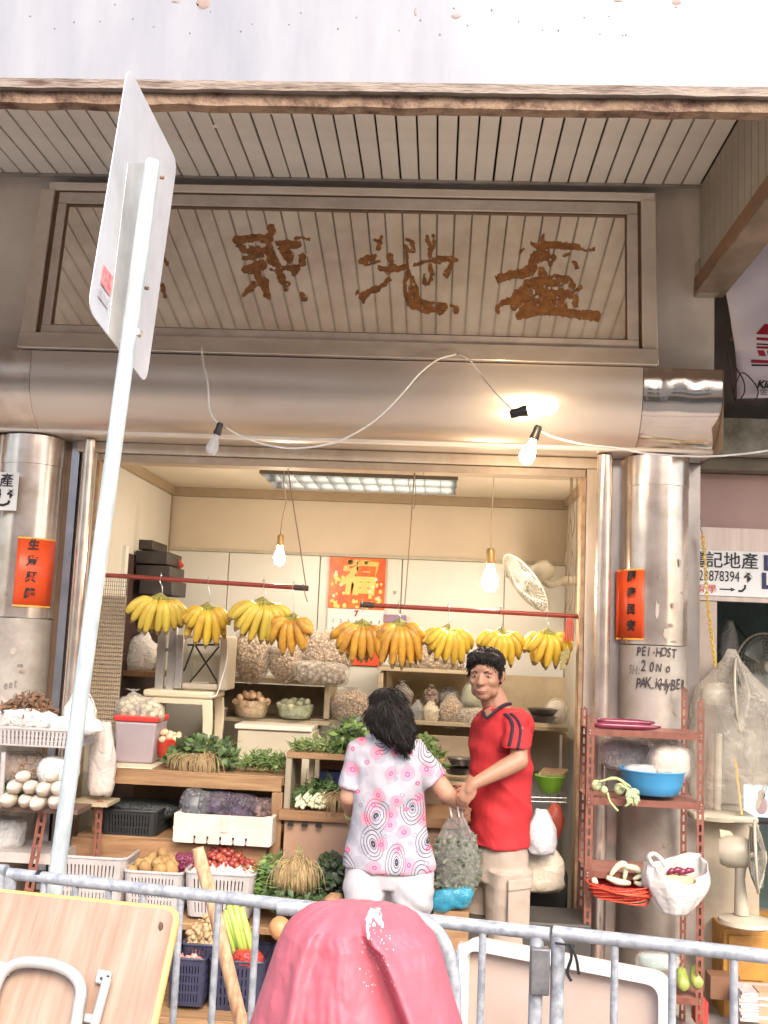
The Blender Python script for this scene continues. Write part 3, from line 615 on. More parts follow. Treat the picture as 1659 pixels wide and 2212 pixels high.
# banner
bn = thing('banner', 'white vinyl banner with a red house logo hung at the upper right', 'banner', (1.9, 5.3, 2.9))
b0 = P(1580, 470, 5.35); xb = 1.462
def bpt(u, v):
    x = 1.452+1.5*u; zt = 4.6; zb = P(1620, 868, 5.4).z; e = max(0, 1-v/.42); z = zb+(zt-zb)*v
    x += (.075*e+.012*sin(v*9))*(1-u)**2
    return V((x, 5.34-.016*abs(sin((u*3.2+v*1.3)*3))-.014*sin(u*9+v*6)-.012*abs(sin((u*2-v*2.6)*5)), z))
mb = MB(); mb.grid(bpt, 40, 40); mb.build('sheet', mat('banner_vinyl', (.90, .83, .87), .4, 0, (.82, .75, .80), 2), bn, smooth=180, solid=.002)
import mathutils.bvhtree as bvt
bvb = bvt.BVHTree.FromPolygons([tuple(v) for v in mb.v], mb.f)
redl = mat('logo_red', (.45, .02, .04), .5)
def bq(poly, mt, nm='logo'):
    (x0_, y0_), n_ = poly[0], 10; vs = []
    a_, b_, c_, d_ = [V((*p, 0)) for p in poly]                    # quad laid on the vinyl
    for j in range(4):
        for i in range(n_+1):
            p = a_.lerp(b_, i/n_).lerp(d_.lerp(c_, i/n_), j/3); d = (fw + rt*((p.x-PW/2)/FPX) - up*((p.y-PH/2)/FPX)).normalized(); h_ = bvb.ray_cast(EYE, d); vs.append((h_[0] if h_[0] else P(p.x, p.y, 5.33))+V((0, -.003, 0)))
    m_ = MB(); m_.add(vs, [(j*(n_+1)+i, j*(n_+1)+i+1, (j+1)*(n_+1)+i+1, (j+1)*(n_+1)+i) for j in range(3) for i in range(n_)]); m_.build(nm, mt, bn)
bq([(1652, 700), (1700, 703), (1700, 725), (1632, 722)], redl); bq([(1634, 729), (1700, 732), (1700, 739), (1634, 735)], redl); bq([(1634, 742), (1700, 745), (1700, 748), (1634, 745)], ink)
bq([(1634, 748), (1700, 750), (1700, 756), (1634, 753)], redl); bq([(1635, 757), (1650, 757), (1655, 770), (1640, 769)], redl); bq([(1656, 758), (1680, 759), (1672, 772), (1660, 771)], redl); bq([(1622, 777), (1700, 780), (1700, 787), (1622, 784)], redl); bq([(1623, 787), (1700, 789), (1700, 792), (1623, 791)], ink)
text('King', .055, ink, 'lettering', bn, P(1655, 831, 5.27), shear=.3, bold=.002)
text('金', .045, mat('grey_ink', (.15, .14, .15), .5), 'lettering', bn, P(1650, 847, 5.27))
for x_, y_ in ((1574, 612), (1576, 733)): MB().ell(P(x_+5, y_, 5.31), .008, 8, 5).build('eyelet', rust, bn)
wr = MB()
wr.tube(curve([P(1577, 745, 5.30), P(1588, 790, 5.29), P(1606, 822, 5.28), P(1607, 850, 5.28), P(1590, 868, 5.3), P(1587, 840, 5.3), P(1604, 805, 5.28), P(1636, 838, 5.28), P(1630, 866, 5.3), P(1600, 870, 5.3)]), .0035, 6)
wr.tube(curve([P(1572, 760, 5.3), P(1580, 830, 5.3), P(1590, 866, 5.3)]), .003, 6)
wr.build('wire_loop', mat('dark_wire', (.1, .04, .03), .5), label='dark cable loops dangling over the white banner', cat='cable')
# ------------------------------------------------ fluorescent fitting
fx = thing('ceiling_light', 'long louvred fluorescent light fitting on the shop ceiling', 'ceiling light', (-.5, 6.1, 2.6))
ax0, ax1 = P(562, 1000, 5.62).x-.02, P(988, 1025, 5.75).x
ay0, ay1 = 5.72, 6.30; zt = 2.742; zb_ = 2.66
ax0, ax1 = P(578, 1030, 6.0).x, P(988, 1030, 6.0).x
MB().box(ax0, ax1, ay0, ay1, zt-.012, zt-.001).build('tray', mat('reflector', (.10, .10, .09), .4, .6), fx)
fins = MB()
for i in range(13):
    x = ax0+.004+(ax1-ax0-.008)*i/12; fins.box(x-.0015, x+.0015, ay0, ay1, zb_, zt-.013)
for j in range(3): y = ay0+.003+(ay1-ay0-.006)*j/2; fins.box(ax0, ax1, y-.002, y+.002, zb_-.001, zt-.014)
fins.build('louvre', mat('louvre', (.35, .35, .33), .25, .8), fx)
for y in (ay0+.14, ay1-.14):
    MB().tube([(ax0+.03, y, zt-.035), (ax1-.03, y, zt-.035)], .013, 12).build('tube', mat('tube_glow', (1, 1, 1), .5, emit=(1, .95, .85), es=2.2), fx)
# ------------------------------------------------ bulbs
warm = (1, .62, .28)
glow = mat('bulb_glow', (1, .9, .7), .3, emit=(1, .84, .66), es=95)
def bulb(nm, lab, top, axis, s, lit, socket, power=1., sk_col=None):
    t = thing(nm, lab, 'light bulb', top); ax = V(axis).normalized(); M = ax.to_track_quat('Z', 'Y').to_matrix()
    pr = [(.0, .0), (.012, .0), (.013, .02), (.016, .032), (.026, .055), (.031, .075), (.0295, .092), (.021, .108), (.009, .116), (0, .117)]
    pr = [(r*s, z*s) for r, z in pr]
    g = (glow if lit is True else mat('bulb_glow_out', (1, .9, .7), .3, emit=(1, .74, .46), es=30)) if lit else mat('clear_glass', (.8, .82, .85), .05, trans=.0, alpha=.45, spec=.9)
    MB().lathe(pr, V(top)+ax*.03*s, 20, M).build('glass', g, t, smooth=180)
    MB().lathe([(.013*s, -.03*s), (.017*s, -.02*s), (.016*s, .0), (.02*s, .022*s), (.019*s, .03*s), (.012*s, .032*s)], V(top)+ax*.01*s, 14, M).build('socket', socket, t, smooth=40)
    if not lit:
        m = MB(); a = V(top)+ax*.04*s; side = M @ V((1, 0, 0)); m.tube([a, a+ax*.04*s+side*.01, a+ax*.045*s-side*.01, a], .0012, 5); m.build('filament', dull, t)
    return t
brass = mat('brass_socket', (.55, .33, .12), .35, .6)
bA = bulb('light_bulb', 'lit bare bulb hanging on a thin cord over the left bananas', P(606, 1163, 6.0), (0, 0, -1), 1.1, True, brass, 1.0)
bB = bulb('light_bulb', 'large lit bulb hanging beside the wall fan', P(1060, 1196, 5.7), (0, 0, -1), 1.45, True, brass, 1.7)
bulb('light_bulb', 'unlit clear bulb on the outside cable, left', P(474, 922, 4.85), V(P(452, 985, 4.85))-V(P(476, 915, 4.85)), 1.0, False, blackp)
bulb('light_bulb', 'lit bulb lying sideways on the cable against the steel bulkhead', P(1114, 893, 4.62), (1, -.1, .25), 1.35, 2, blackp, .8)
bulb('light_bulb', 'lit bulb hanging down from the outside cable', P(1160, 930, 4.85), V(P(1135, 990, 4.85))-V(P(1160, 925, 4.85)), 1.2, 2, blackp, .8)
cw = MB()
Yc = 4.86
cw.tube(curve([P(435, 750, 5.0), P(440, 790, 4.95), P(449, 830, 4.9), P(452, 880, 4.88), P(462, 905, Yc), P(478, 918, Yc)]), .0048, 8)
cw.tube(curve([P(485, 922, Yc), P(520, 942, Yc), P(580, 962, Yc), P(650, 968, Yc), P(730, 953, Yc), P(800, 915, Yc), P(855, 865, Yc), P(905, 808, 4.93), P(945, 777, 4.98), P(985, 765, 5.0)]), .0048, 8)
cw.tube(curve([P(990, 765, 5.0), P(1015, 778, 4.98), P(1040, 812, 4.95), P(1070, 848, 4.76), P(1105, 884, 4.63)]), .004, 8)
cw.tube(curve([P(1170, 932, 4.85), P(1195, 944, 4.84), P(1260, 960, 4.8), P(1330, 968, 4.8), P(1400, 980, 4.8), P(1500, 986, 4.8), P(1580, 983, 4.8), P(1680, 970, 4.8), P(1900, 930, 4.9), V((3.6, 5.3, 2.9)), V((4.6, 5.42, 2.9))]), .0048, 8)
cw.build('light_cable', cordw, label='white lighting cable looping across the front of the bulkhead', cat='cable', smooth=180)
# cords inside
MB().tube(curve([P(617, 985, 5.55), P(613, 1040, 5.7), P(618, 1080, 5.85), P(610, 1120, 5.95), P(605, 1163, 6.0)]), .003, 6).build('cord', ropem, bA)
MB().tube(curve([P(1068, 990, 5.5), P(1066, 1050, 5.6), P(1062, 1120, 5.65), P(1060, 1196, 5.7)]), .003, 6).build('cord', mat('tan_cord', (.6, .45, .28), .7), bB)
# red poles, hooks, ropes
YP = 5.50
def pole(nm, a, b_, lab, capm_end):
    t = thing(nm, lab, 'pole', (a+b_)/2); MB().tube([a, b_], .0125, 14).build('shaft', redpole, t, smooth=60)
    d = (b_-a).normalized(); e, s_ = (b_, -1) if capm_end else (a, 1)
    MB().tube([e, e+d*.075*s_], .0155, 14).build('end_cap', mat('pole_cap', (.06, .04, .035), .5), t, smooth=60); return t
p1a, p1b = P(205, 1241, YP), P(666, 1271, YP); p2a, p2b = P(778, 1306, YP), P(1278, 1333, YP)
pole('hanging_pole', p1a, p1b, 'red pole hung on the left carrying four banana bunches', True)
pole('hanging_pole', p2a, p2b, 'red pole hung on the right carrying five banana bunches', False)
rp = MB(); rp.tube([P(617, 980, 5.5), P(632, 1080, 5.5), P(648, 1180, 5.5), P(661, 1268, 5.49)], .0035, 6); rp.tube([P(655, 1262, 5.49), P(659, 1285, 5.485), P(664, 1300, 5.485)], .003, 5)
rp.build('hanging_rope', ropem, label='dark rope holding the end of the left red pole', cat='rope')
rp = MB(); rp.tube([P(897, 985, 5.5), P(888, 1130, 5.5), P(874, 1312, 5.49)], .0032, 6); rp.tube(curve([P(902, 988, 5.49), P(896, 1030, 5.48), P(899, 1075, 5.49), P(893, 1100, 5.5)]), .0025, 5); rp.tube([P(905, 1000, 5.49), P(915, 1025, 5.48)], .0025, 5)
rp.build('hanging_rope', ropem, label='dark rope holding the right red pole by its middle', cat='rope')
rp = MB()
for k in range(3):
    pts = [P(1243-3*k, 990+rng.uniform(-5, 5), 5.48)]
    for i in range(9): pts.append(P(1240-4*k-i*1.2+rng.uniform(-5, 5), 1020+i*38, 5.48))
    rp.tube(curve(pts, 3), .0024, 5)
rp.tube([P(1247, 985, 5.47), P(1245, 1200, 5.47), P(1240, 1330, 5.47)], .0028, 5)
rp.build('wire_tangle', ropem, label='tangle of old wires down the right side of the opening', cat='wires')
tz = MB()
for k in range(5): tz.tube(curve([P(1226+k*2, 1335, 5.44), P(1222+k*4, 1355, 5.43), P(1221+k*4, 1385, 5.43)]), .004, 6)
tz.build('red_ties', mat('red_plastic', (.62, .10, .06), .4), label='red plastic ties hung at the right end of the pole', cat='ties')
lf_ = MB(); r_ = random.Random(2)
for k in range(7): lf_.leaf(P(1222+r_.uniform(-3, 5), 1398+k*6, 5.42), (r_.gauss(-.3, .5), -.3, -1), (0, -1, .3), .045, .03, .8)
lf_.build('withered_leaves', mat('withered', (.26, .26, .06), .6, 0, (.3, .2, .1), 30), label='small withered yellow green leaves tied beside the jamb', cat='leaves', smooth=180)
# bananas
banm = mat('banana_skin', (.74, .47, .05), .42, 0, (.56, .36, .04), 9, amt=.45, rnd=.10)
bang = mat('banana_green', (.68, .46, .06), .42, 0, (.50, .39, .06), 7, amt=.5, rnd=.1)
banr = mat('banana_ripe', (.74, .38, .04), .42, 0, (.42, .20, .04), 16, amt=.5, rnd=.1)
stalk = mat('banana_stalk', (.34, .32, .06), .6, 0, (.16, .13, .04), 12)
tipm = mat('banana_tip', (.26, .16, .06), .7); hookm = mat('hook', (.65, .62, .58), .3, .9)
def banana_bunch(lab, x, ytop, wpx, hpx, m, n, skew=0., seed=0, pole_y=None):
    r_ = random.Random(seed); Y = YP+.0; c0 = P(x, ytop+8, Y); t = thing('banana_bunch', lab, 'bananas', c0, 'banana bunches hanging from the red poles')
    hk = MB(); a = P(x, ytop+14, Y-.02); tp = P(x, pole_y-6, Y)
    hk.tube(curve([a, V((a.x, a.y, (a.z+tp.z)/2)), V((tp.x, tp.y-.005, tp.z-.03)), V((tp.x, tp.y-.018, tp.z)), V((tp.x, tp.y, tp.z+.018)), V((tp.x, tp.y+.017, tp.z))]), .0022, 6); hk.build('hook', hookm, t)
    half = wpx/2*Y/FPX; hh = hpx*Y/FPX
    MB().tube([c0+V((-half*.22, 0, -.004)), c0+V((0, 0, .012)), c0+V((half*.22, 0, -.004))], [.012, .018, .012], 8).build('crown', stalk, t)
    for row in range(2):
        nn = n if row == 0 else n-1
        for i in range(nn):
            u = (i+.5)/nn*2-1; u += r_.uniform(-.05, .05)+skew*.12
            ang = u*1.12+skew*.25; L = hh*(1.06 if row == 0 else .98)*(1-.0*abs(u))*r_.uniform(.93, 1.04); 
            L = min(L, half*1.25) if abs(u) > .6 else L
            th = min(.0245, half*2.0/n*.74)*r_.uniform(.92, 1.05)
            yb_ = -.045 if row == 0 else .035; d0 = V((sin(ang)*1.0, yb_*6*.2, -cos(ang)*.9-.12)).normalized()
            st = c0+V((half*.22*u, yb_*.25, 0)); mid = st+V((sin(ang)*L*.52, yb_*(1.0), -L*.42*max(.12, cos(ang))-.004))
            end = st+V((sin(ang)*L*(.74), yb_*.35, -L*.97*max(.30, cos(ang))))
            pts = curve([st, st.lerp(mid, .55)+V((sin(ang)*.006, yb_*.35, .004)), mid, end], 5)
            m_ = len(pts); rr = []
            for k in range(m_):
                s_ = k/(m_-1); q = .34 if s_ < .12 else (min(1, .34+(s_-.12)*4.6) if s_ < .28 else (1 if s_ < .80 else max(.20, 1-((s_-.80)/.2)**1.7*.85)))
                rr.append(th*q)
            q_ = MB().tube(pts, rr, 7); na = 7; tot = m_-1
            for k in range(tot*na):
                s_ = (k//na+.5)/tot; q_.mi[k] = 1 if s_ < .16 else (2 if s_ > .95 else 0)
            q_.mi[-1] = 2; q_.mi[-2] = 1
            q_.build('banana', [m, stalk, tipm], t, smooth=62)
    t.rotation_euler = (r_.uniform(-.05, .05), r_.uniform(-.06, .06), r_.uniform(-.55, .55))
    return t
banana_bunch('greenish yellow banana bunch first from the left on the left pole', 345, 1283, 138, 84, bang, 9, .0, 1, 1251)
banana_bunch('small yellow banana bunch second from the left', 448, 1303, 104, 88, banm, 7, .1, 2, 1258)
banana_bunch('wide green tinged banana bunch in the middle of the left pole', 567, 1292, 146, 90, bang, 9, .0, 3, 1264)
banana_bunch('ripe orange banana bunch at the right end of the left pole', 634, 1326, 90, 82, banr, 6, -.25, 4, 1269)
banana_bunch('ripe banana bunch fanned to the left under the calendar', 783, 1340, 132, 84, banr, 8, -.45, 5, 1308)
banana_bunch('big speckled ripe banana bunch right of the calendar', 863, 1338, 112, 100, banr, 9, .0, 6, 1312)
banana_bunch('pale yellow banana bunch in the middle of the right pole', 968, 1350, 112, 78, banm, 8, .0, 7, 1318)
banana_bunch('yellow banana bunch directly above the man', 1081, 1356, 98, 76, banm, 7, .15, 8, 1322)
banana_bunch('yellow banana bunch last on the right', 1181, 1358, 112, 82, banm, 6, .05, 9, 1328)
# ------------------------------------------------ fans
fanp = mat('fan_cream', (.46, .41, .32), .4, 0, (.38, .34, .26), 5)
wirem = mat('fan_wire', (.34, .31, .25), .4, .3)
def fan_head(t, c0, ax, R, motor=True, rings=9, spokes=40):
    ax = V(ax).normalized(); M = ax.to_track_quat('Z', 'Y').to_matrix(); c0 = V(c0)
    g = MB()
    for sgn in (1, -1):
        for i in range(rings if sgn > 0 else 5):
            r = R*(.18+.82*i/((rings if sgn > 0 else 5)-1)); z = sgn*R*.26*(1-(r/R)**2)
            g.tube([c0+M @ V((r*cos(a), r*sin(a), z)) for a in [2*pi*k/24 for k in range(24)]], .0016 if i else .002, 4, closed=True)
        for k in range(spokes):
            a = 2*pi*k/spokes; g.tube([c0+M @ V((r*cos(a), r*sin(a), sgn*R*.26*(1-(r/R)**2))) for r in (R*.18, R*.6, R*.9, R)], .0014, 4)
    g.build('guard', wirem, t, smooth=60, kind=None)
    MB().tube([c0+M @ V((R*cos(a), R*sin(a), 0)) for a in [2*pi*k/32 for k in range(32)]], .007, 8, closed=True).build('rim', fanp, t, smooth=90)
    for k in range(3):
        b_ = MB(); a0 = 2*pi*k/3
        b_.grid(lambda u, v: c0+M @ V((R*(.12+.75*v)*cos(a0+(u-.5)*1.3), R*(.12+.75*v)*sin(a0+(u-.5)*1.3), (u-.5)*.05)), 5, 4); b_.build('blade', mat('fan_blade', (.34, .36, .33), .3), t, smooth=180, solid=.002)
    MB().lathe([(.0, R*.30), (R*.16, R*.28), (R*.19, R*.25), (R*.19, R*.22), (0, R*.22)], c0, 18, M).build('badge', fanp, t, smooth=40)
    if motor: MB().lathe([(0, -R*.95), (R*.22, -R*.92), (R*.30, -R*.80), (R*.32, -R*.35), (R*.22, -R*.22), (0, -R*.22)], c0, 18, M).build('motor_housing', fanp, t, smooth=50)
t = thing('wall_fan', 'cream wall fan tilted downwards on the right wall of the shop', 'fan', P(1230, 1255, 6.1))
fc = P(1136, 1260, 6.1); fan_head(t, fc, (-.80, -.24, -.62), .205)
nk = MB(); nk.tube(curve([P(1160, 1235, 6.1), P(1185, 1262, 6.1), P(1215, 1256, 6.15), V((XRi-.01, 6.15, P(1225, 1250, 6.1).z))]), [.02]*6+[.022]*6+[.03]*7, 10); nk.build('bracket', fanp, t, smooth=60)
# ------------------------------------------------ calendar
x0, x1, z0, z1 = R4(710, 1205, 832, 1315, 6.98)
ca = thing('calendar', 'red and gold lucky calendar with a white date sheet on the back wall', 'calendar', ((x0+x1)/2, 6.98, z0-.2))
MB().box(x0, x1, 6.975, 6.98, z0, z1).build('picture_sheet', mat('calendar_red', (.68, .05, .02), .4, 0, (.72, .22, .02), 7, amt=.5), ca)
w_ = x1-x0; h_ = z1-z0
text('福', h_*.70, mat('bright_gold', (.95, .62, .16), .4), 'character', ca, V((x0+w_*.52, 6.974, z0+h_*.56)), bold=.010, shear=.1)
text('恭喜發財', h_*.11, mat('pale_gold', (.9, .65, .2), .4), 'lettering', ca, V((x0+w_*.52, 6.974, z0+h_*.9)), bold=.002)
mb = MB(); mb2 = MB()
for i in range(46):
    u = rng.random(); v = rng.random()**1.6*.62
    if abs(u-.52) < .22 and v > .2: continue
    mb.ell((x0+w_*(.06+.88*u), 6.973, z0+h_*(.03+v)), (rng.uniform(.008, .02), .002, rng.uniform(.007, .018)), 7, 4, nz=.5, ns=2, seed=i)
mb.build('flower_print', mat('flower_gold', (.85, .62, .12), .5, 0, (.75, .70, .2), 30), ca, kind='stuff')
mb = MB()
for i in range(22):
    u = rng.random(); v = .15+rng.random()*.65
    if abs(u-.5) < .25: continue
    mb.ell((x0+w_*(.05+.9*u), 6.972, z0+h_*v), (.011, .002, .013), 7, 4, nz=.5, ns=2, seed=i+50)
mb.build('flower_print', mat('flower_white', (.8, .76, .68), .5), ca, kind='stuff')
x0, x1, z2, z3 = R4(706, 1316, 828, 1430, 6.98)
MB().box(x0, x1, 6.975, 6.98, z2+.10, z3).build('date_sheet', paper, ca)
MB().box(x0+.13, x1+.0, 6.973, 6.98, z2-.02, z2+.10).build('red_foot', redpaper, ca)
text('7', .055, mat('wine_ink', (.3, .03, .06), .5), 'numeral', ca, V((x0+w_*.5, 6.974, z3-.03)), bold=.002)
for r_i in range(3):
    for k in range(7): text(str(1+k+7*r_i), .035, mat('wine_ink', 0) if k == 0 else mat('grey_ink', 0), 'numeral', ca, V((x0+w_*(.1+.135*k), 6.974, z3-.085-.055*r_i)))
MB().ell(P(853, 1280, 7.0)+V((0, -.005, 0)), (.012, .008, .012)).build('knob', hookm, sh)
MB().box(*R4(829, 1328, 878, 1345, 6.97)[:2], 6.96, 6.975, *R4(829, 1328, 878, 1345, 6.97)[2:]).build('picture_card', mat('card', (.45, .2, .2), .5, 0, (.15, .2, .4), 40), label='small picture card pinned right of the calendar', cat='card')
# wire mesh board on the left
x0, x1, z0, z1 = R4(196, 1238, 262, 1580, 5.47)
ms = thing('mesh_board', 'fine wire mesh board standing behind the sign pole', 'mesh board', ((x0+x1)/2, 5.5, z0))
MB().box(x0+.004, x1-.006, 5.50, 5.51, z0, z1-.12).build('board', mat('kraft', (.44, .34, .22), .7, 0, (.36, .27, .16), 5), ms)
g = MB(); n = 14
for i in range(n+1): x = x0+(x1-x0)*i/n; g.box(x-.0012, x+.0012, 5.494, 5.4965, z0, z1)
k = int((z1-z0)/.022)
for j in range(k+1): z = z0+(z1-z0)*j/k; g.box(x0, x1, 5.491, 5.4935, z-.0012, z+.0012)
g.build('mesh', mat('mesh_wire', (.24, .19, .14), .5, .3), ms)
# ------------------------------------------------ produce and containers
def bx(x0, y0, x1, y1, Y, dep):
    a, b_, c_, d = R4(x0, y0, x1, y1, Y); return a, b_, Y, Y+dep, c_, d
def shelf(lab, parts, nm='shelf', cat='shelf'):
    "parts: (name, px rect, front Y, depth, material)"
    q = [bx(*p[1], p[2], p[3]) for p in parts]
    t = thing(nm, lab, cat, (min(b_[0] for b_ in q), q[0][2], min(b_[4] for b_ in q)))
    for p, b_ in zip(parts, q): MB().box(*b_).build(p[0], p[4], t, bevel=.003)
    return t
# left counter
YA = 5.25
zt_ = P(400, 1672, YA).z; zl = P(400, 1808, YA).z
xA0, xA1 = P(203, 1660, YA).x, P(614, 1690, YA).x
ct = thing('counter', 'wooden plank counter on the left with a lower display board', 'counter', ((xA0+xA1)/2, YA, 0))
MB().box(xA0, xA1, YA, YA+.62, zt_-.035, zt_+.012).build('top_board', wood, ct, bevel=.004)
MB().box(xA0-.01, xA1-.01, YA-.022, YA-.002, zt_-.062, zt_+.004).build('front_rail', wood, ct, bevel=.003)
MB().box(xA0, xA0+.3, YA+.0, YA+.4, zt_+.014, zt_+.022).build('cardboard', mat('pale_card', (.62, .56, .42), .7, 0, (.5, .42, .3), 8), ct)
for x in (xA0+.01, xA1-.055): MB().box(x, x+.045, YA-.001, YA+.04, 0, zt_-.037).build('leg', wood, ct, bevel=.003)
MB().box(xA1-.055, xA1+.0, YA-.03, YA-.003, 0, zt_-.064).build('leg', woodv, ct, bevel=.003)
MB().box(xA0-.04, xA1-.06, YA-.06, YA+.5, zl-.04, zl-.0).build('lower_board', wood, ct, bevel=.004)
MB().box(xA0-.06, xA1-.06, YA-.085, YA-.062, zl-.13, zl-.012).build('front_plank', mat('orange_wood', (.34, .19, .09), .6, 0, (.19, .095, .045), 5, bump=.1, stretch=(.6, 5, 8)), ct, bevel=.003)
MB().box(xA0+.06, xA1-.06, YA+.52, YA+.54, 0, zt_-.04).build('back_panel', mat('ply_back', (.34, .24, .15), .7, 0, (.26, .17, .1), 4), ct)
# second counter behind the woman
YB2 = 5.22
xB0, xB1 = P(618, 1640, YB2).x, P(960, 1660, YB2).x; zB = P(700, 1628, YB2).z; zC2 = P(700, 1752, YB2).z
c2 = thing('counter', 'wooden box shelf behind the woman with spring onions on its lower board', 'counter', ((xB0+xB1)/2, YB2, 0))
MB().box(xB0, xB1, YB2, YB2+.4, zB-.03, zB).build('top_board', wood, c2, bevel=.003)
MB().box(xB0, xB0+.03, YB2+.002, YB2+.4, zC2+.002, zB-.032).build('side_board', mat('grey_wood', (.33, .28, .20), .7, 0, (.24, .19, .13), 6, stretch=(6, 6, .6)), c2)
MB().box(xB0+.1, xB0+.125, YB2+.15, YB2+.2, zC2+.002, zB-.032).build('post', shelfw, c2)
MB().box(xB0-.02, xB1+.25, YB2-.03, YB2+.42, zC2-.05, zC2).build('lower_board', MATS['orange_wood'], c2, bevel=.003)
MB().box(xB0+.01, xB1+.25, YB2-.001, YB2+.02, 0, zC2-.052).build('front_panel', mat('brown_ply', (.42, .26, .17), .6, 0, (.34, .20, .13), 4), c2)
MB().box(xB0+.13, xB1, YB2+.39, YB2+.4, zC2, zB-.032).build('back_panel', MATS['ply_back'], c2)
for k in range(3): MB().box(xB0+.03+k*.07, xB0+.06+k*.07, YB2-.035, YB2-.029, zC2-.075, zC2-.055).build('slot', blackp, c2)
MB().box(*bx(690, 1668, 760, 1692, 5.42, .1)).build('blue_box', mat('blue_card', (.04, .05, .16), .5), label='dark blue box inside the wooden box shelf', cat='box')
# mid left shelf
shelf('pale wooden back shelf holding the peanut bags and egg baskets', [('board', (445, 1466, 712, 1476), 6.2, .5, shelfw), ('board', (448, 1553, 712, 1562), 6.2, .5, shelfw), ('side_board', (700, 1476, 712, 1553), 6.21, .45, shelfw),
    ('back_panel', (448, 1478, 700, 1552), 6.62, .02, mat('shelf_back', (.50, .40, .24), .7)), ('side_board', (448, 1478, 456, 1552), 6.22, .45, shelfw), ('board', (670, 1556, 830, 1566), 6.25, .4, shelfw), ('post', (672, 1566, 690, 1640), 6.26, .05, shelfw)])
shelf('pale wooden back shelf behind the couple with bagged dried goods', [('board', (815, 1445, 1030, 1453), 6.35, .5, shelfw), ('side_board', (815, 1453, 826, 1560), 6.36, .45, shelfw), ('board', (830, 1563, 1228, 1572), 6.3, .5, shelfw),
    ('back_panel', (826, 1455, 1230, 1562), 6.9, .02, mat('shelf_back2', (.54, .43, .28), .7)), ('back_panel', (830, 1572, 1232, 1660), 6.75, .02, MATS['shelf_back2'])])
# fridge
fr_ = thing('fridge', 'small cream chest fridge behind the left counter', 'fridge', P(590, 1800, 5.95))
a = bx(508, 1578, 672, 1760, 5.95, .4); MB().box(*a).build('body', mat('fridge_cream', (.58, .52, .38), .45, 0, (.5, .44, .32), 3), fr_, bevel=.008)
a = bx(506, 1568, 674, 1578, 5.93, .44); MB().box(*a).build('lid', mat('lid_cream', (.78, .74, .6), .4), fr_, bevel=.005)
a = bx(520, 1700, 672, 1702, 5.945, .02); MB().box(*a).build('seam', dark, fr_)
MB().box(*bx(440, 1690, 470, 1765, 5.7, .05)).build('white_post', mat('whitish', (.62, .58, .5), .6), label='pale flat post under the left counter', cat='post')
# stool + box chair + steel legs
st = thing('plastic_stool', 'cream plastic stool behind the red bowl of eggs', 'stool', P(385, 1640, 5.75)); plc = mat('cream_plastic', (.70, .60, .42), .4, 0, (.64, .54, .37), 4)
x0, x1, z0, z1 = R4(308, 1492, 458, 1508, 5.75)
MB().box(x0, x1, 5.75, 6.10, z0, z1).build('seat', plc, st, bevel=.012)
zf = P(400, 1690, 5.75).z
for x, y in ((x0, 5.752), (x1-.055, 5.752), (x0, 6.06), (x1-.055, 6.06)):
    s_ = 1 if x > (x0+x1)/2 else -1
    MB().prism([V((x, y, z0-.002)), V((x+.055, y, z0-.002)), V((x+.055-(.006 if s_ < 0 else -.01), y, z0-.12)), V((x+.045+.012*s_, y, zf)), V((x+.012+.012*s_, y, zf)), V((x+(.01 if s_ > 0 else -.0), y, z0-.12))], (0, .03, 0)).build('leg', plc, st, bevel=.004)
MB().box(x0+.05, x1-.05, 5.753, 5.77, z0-.03, z0-.001).build('apron', plc, st)
bc = thing('plastic_crate_chair', 'upturned grey cream chair with crossed black straps on the stool', 'chair', P(425, 1490, 5.8))
gp = mat('greyed_plastic', (.50, .44, .34), .45, 0, (.42, .36, .27), 4)
x0, x1, z0, z1 = R4(378, 1372, 492, 1490, 5.82)
yy = 5.82
MB().box(x0, x0+.045, yy, yy+.25, z0, z1).build('side', mat('alu', (.6, .58, .54), .3, .6), bc, bevel=.006); MB().box(x1-.05, x1, yy, yy+.25, z0, z1+.0).build('side', gp, bc, bevel=.01)
MB().box(x0+.047, x1-.052, yy, yy+.05, z0, z0+.035).build('bottom_rim', gp, bc, bevel=.01); MB().box(x0+.047, x1-.052, yy, yy+.05, z1-.02, z1).build('top_rim', gp, bc, bevel=.006)
MB().box(x0+.047, x1-.052, yy+.23, yy+.24, z0+.036, z1-.022).build('back', mat('chair_in', (.62, .58, .47), .5), bc)
for a_, b_ in (((x0+.09, z0+.04), (x1-.06, z1-.06)), ((x1-.06, z0+.05), (x0+.10, z1-.05)), ((x0+.06, z1-.06), (x1-.06, z1-.05)), ((x0+.1, z1-.05), (x0+.05, z0+.1))): MB().tube([V((a_[0], yy+.02, a_[1])), V((b_[0], yy+.02, b_[1]))], .006, 6).build('strap', blackp, bc)
al = thing('folded_ladder', 'folded aluminium ladder legs below the first banana bunch', 'ladder', P(362, 1490, 5.9))
for x_ in (338, 362): MB().box(*bx(x_, 1340, x_+18, 1496, 5.86, .03)).build('rail', MATS['alu'], al, bevel=.003)
MB().box(*bx(338, 1400, 380, 1407, 5.89, .02)).build('rung', MATS['alu'], al)
MB().tube(curve([P(483, 1375, 5.8), P(491, 1380, 5.78), P(489, 1430, 5.76), P(478, 1470, 5.75), P(468, 1500, 5.74), P(452, 1506, 5.73)]), .0032, 6).build('white_flex', cordw, label='thin white flex trailing down beside the cream stool', cat='cable')
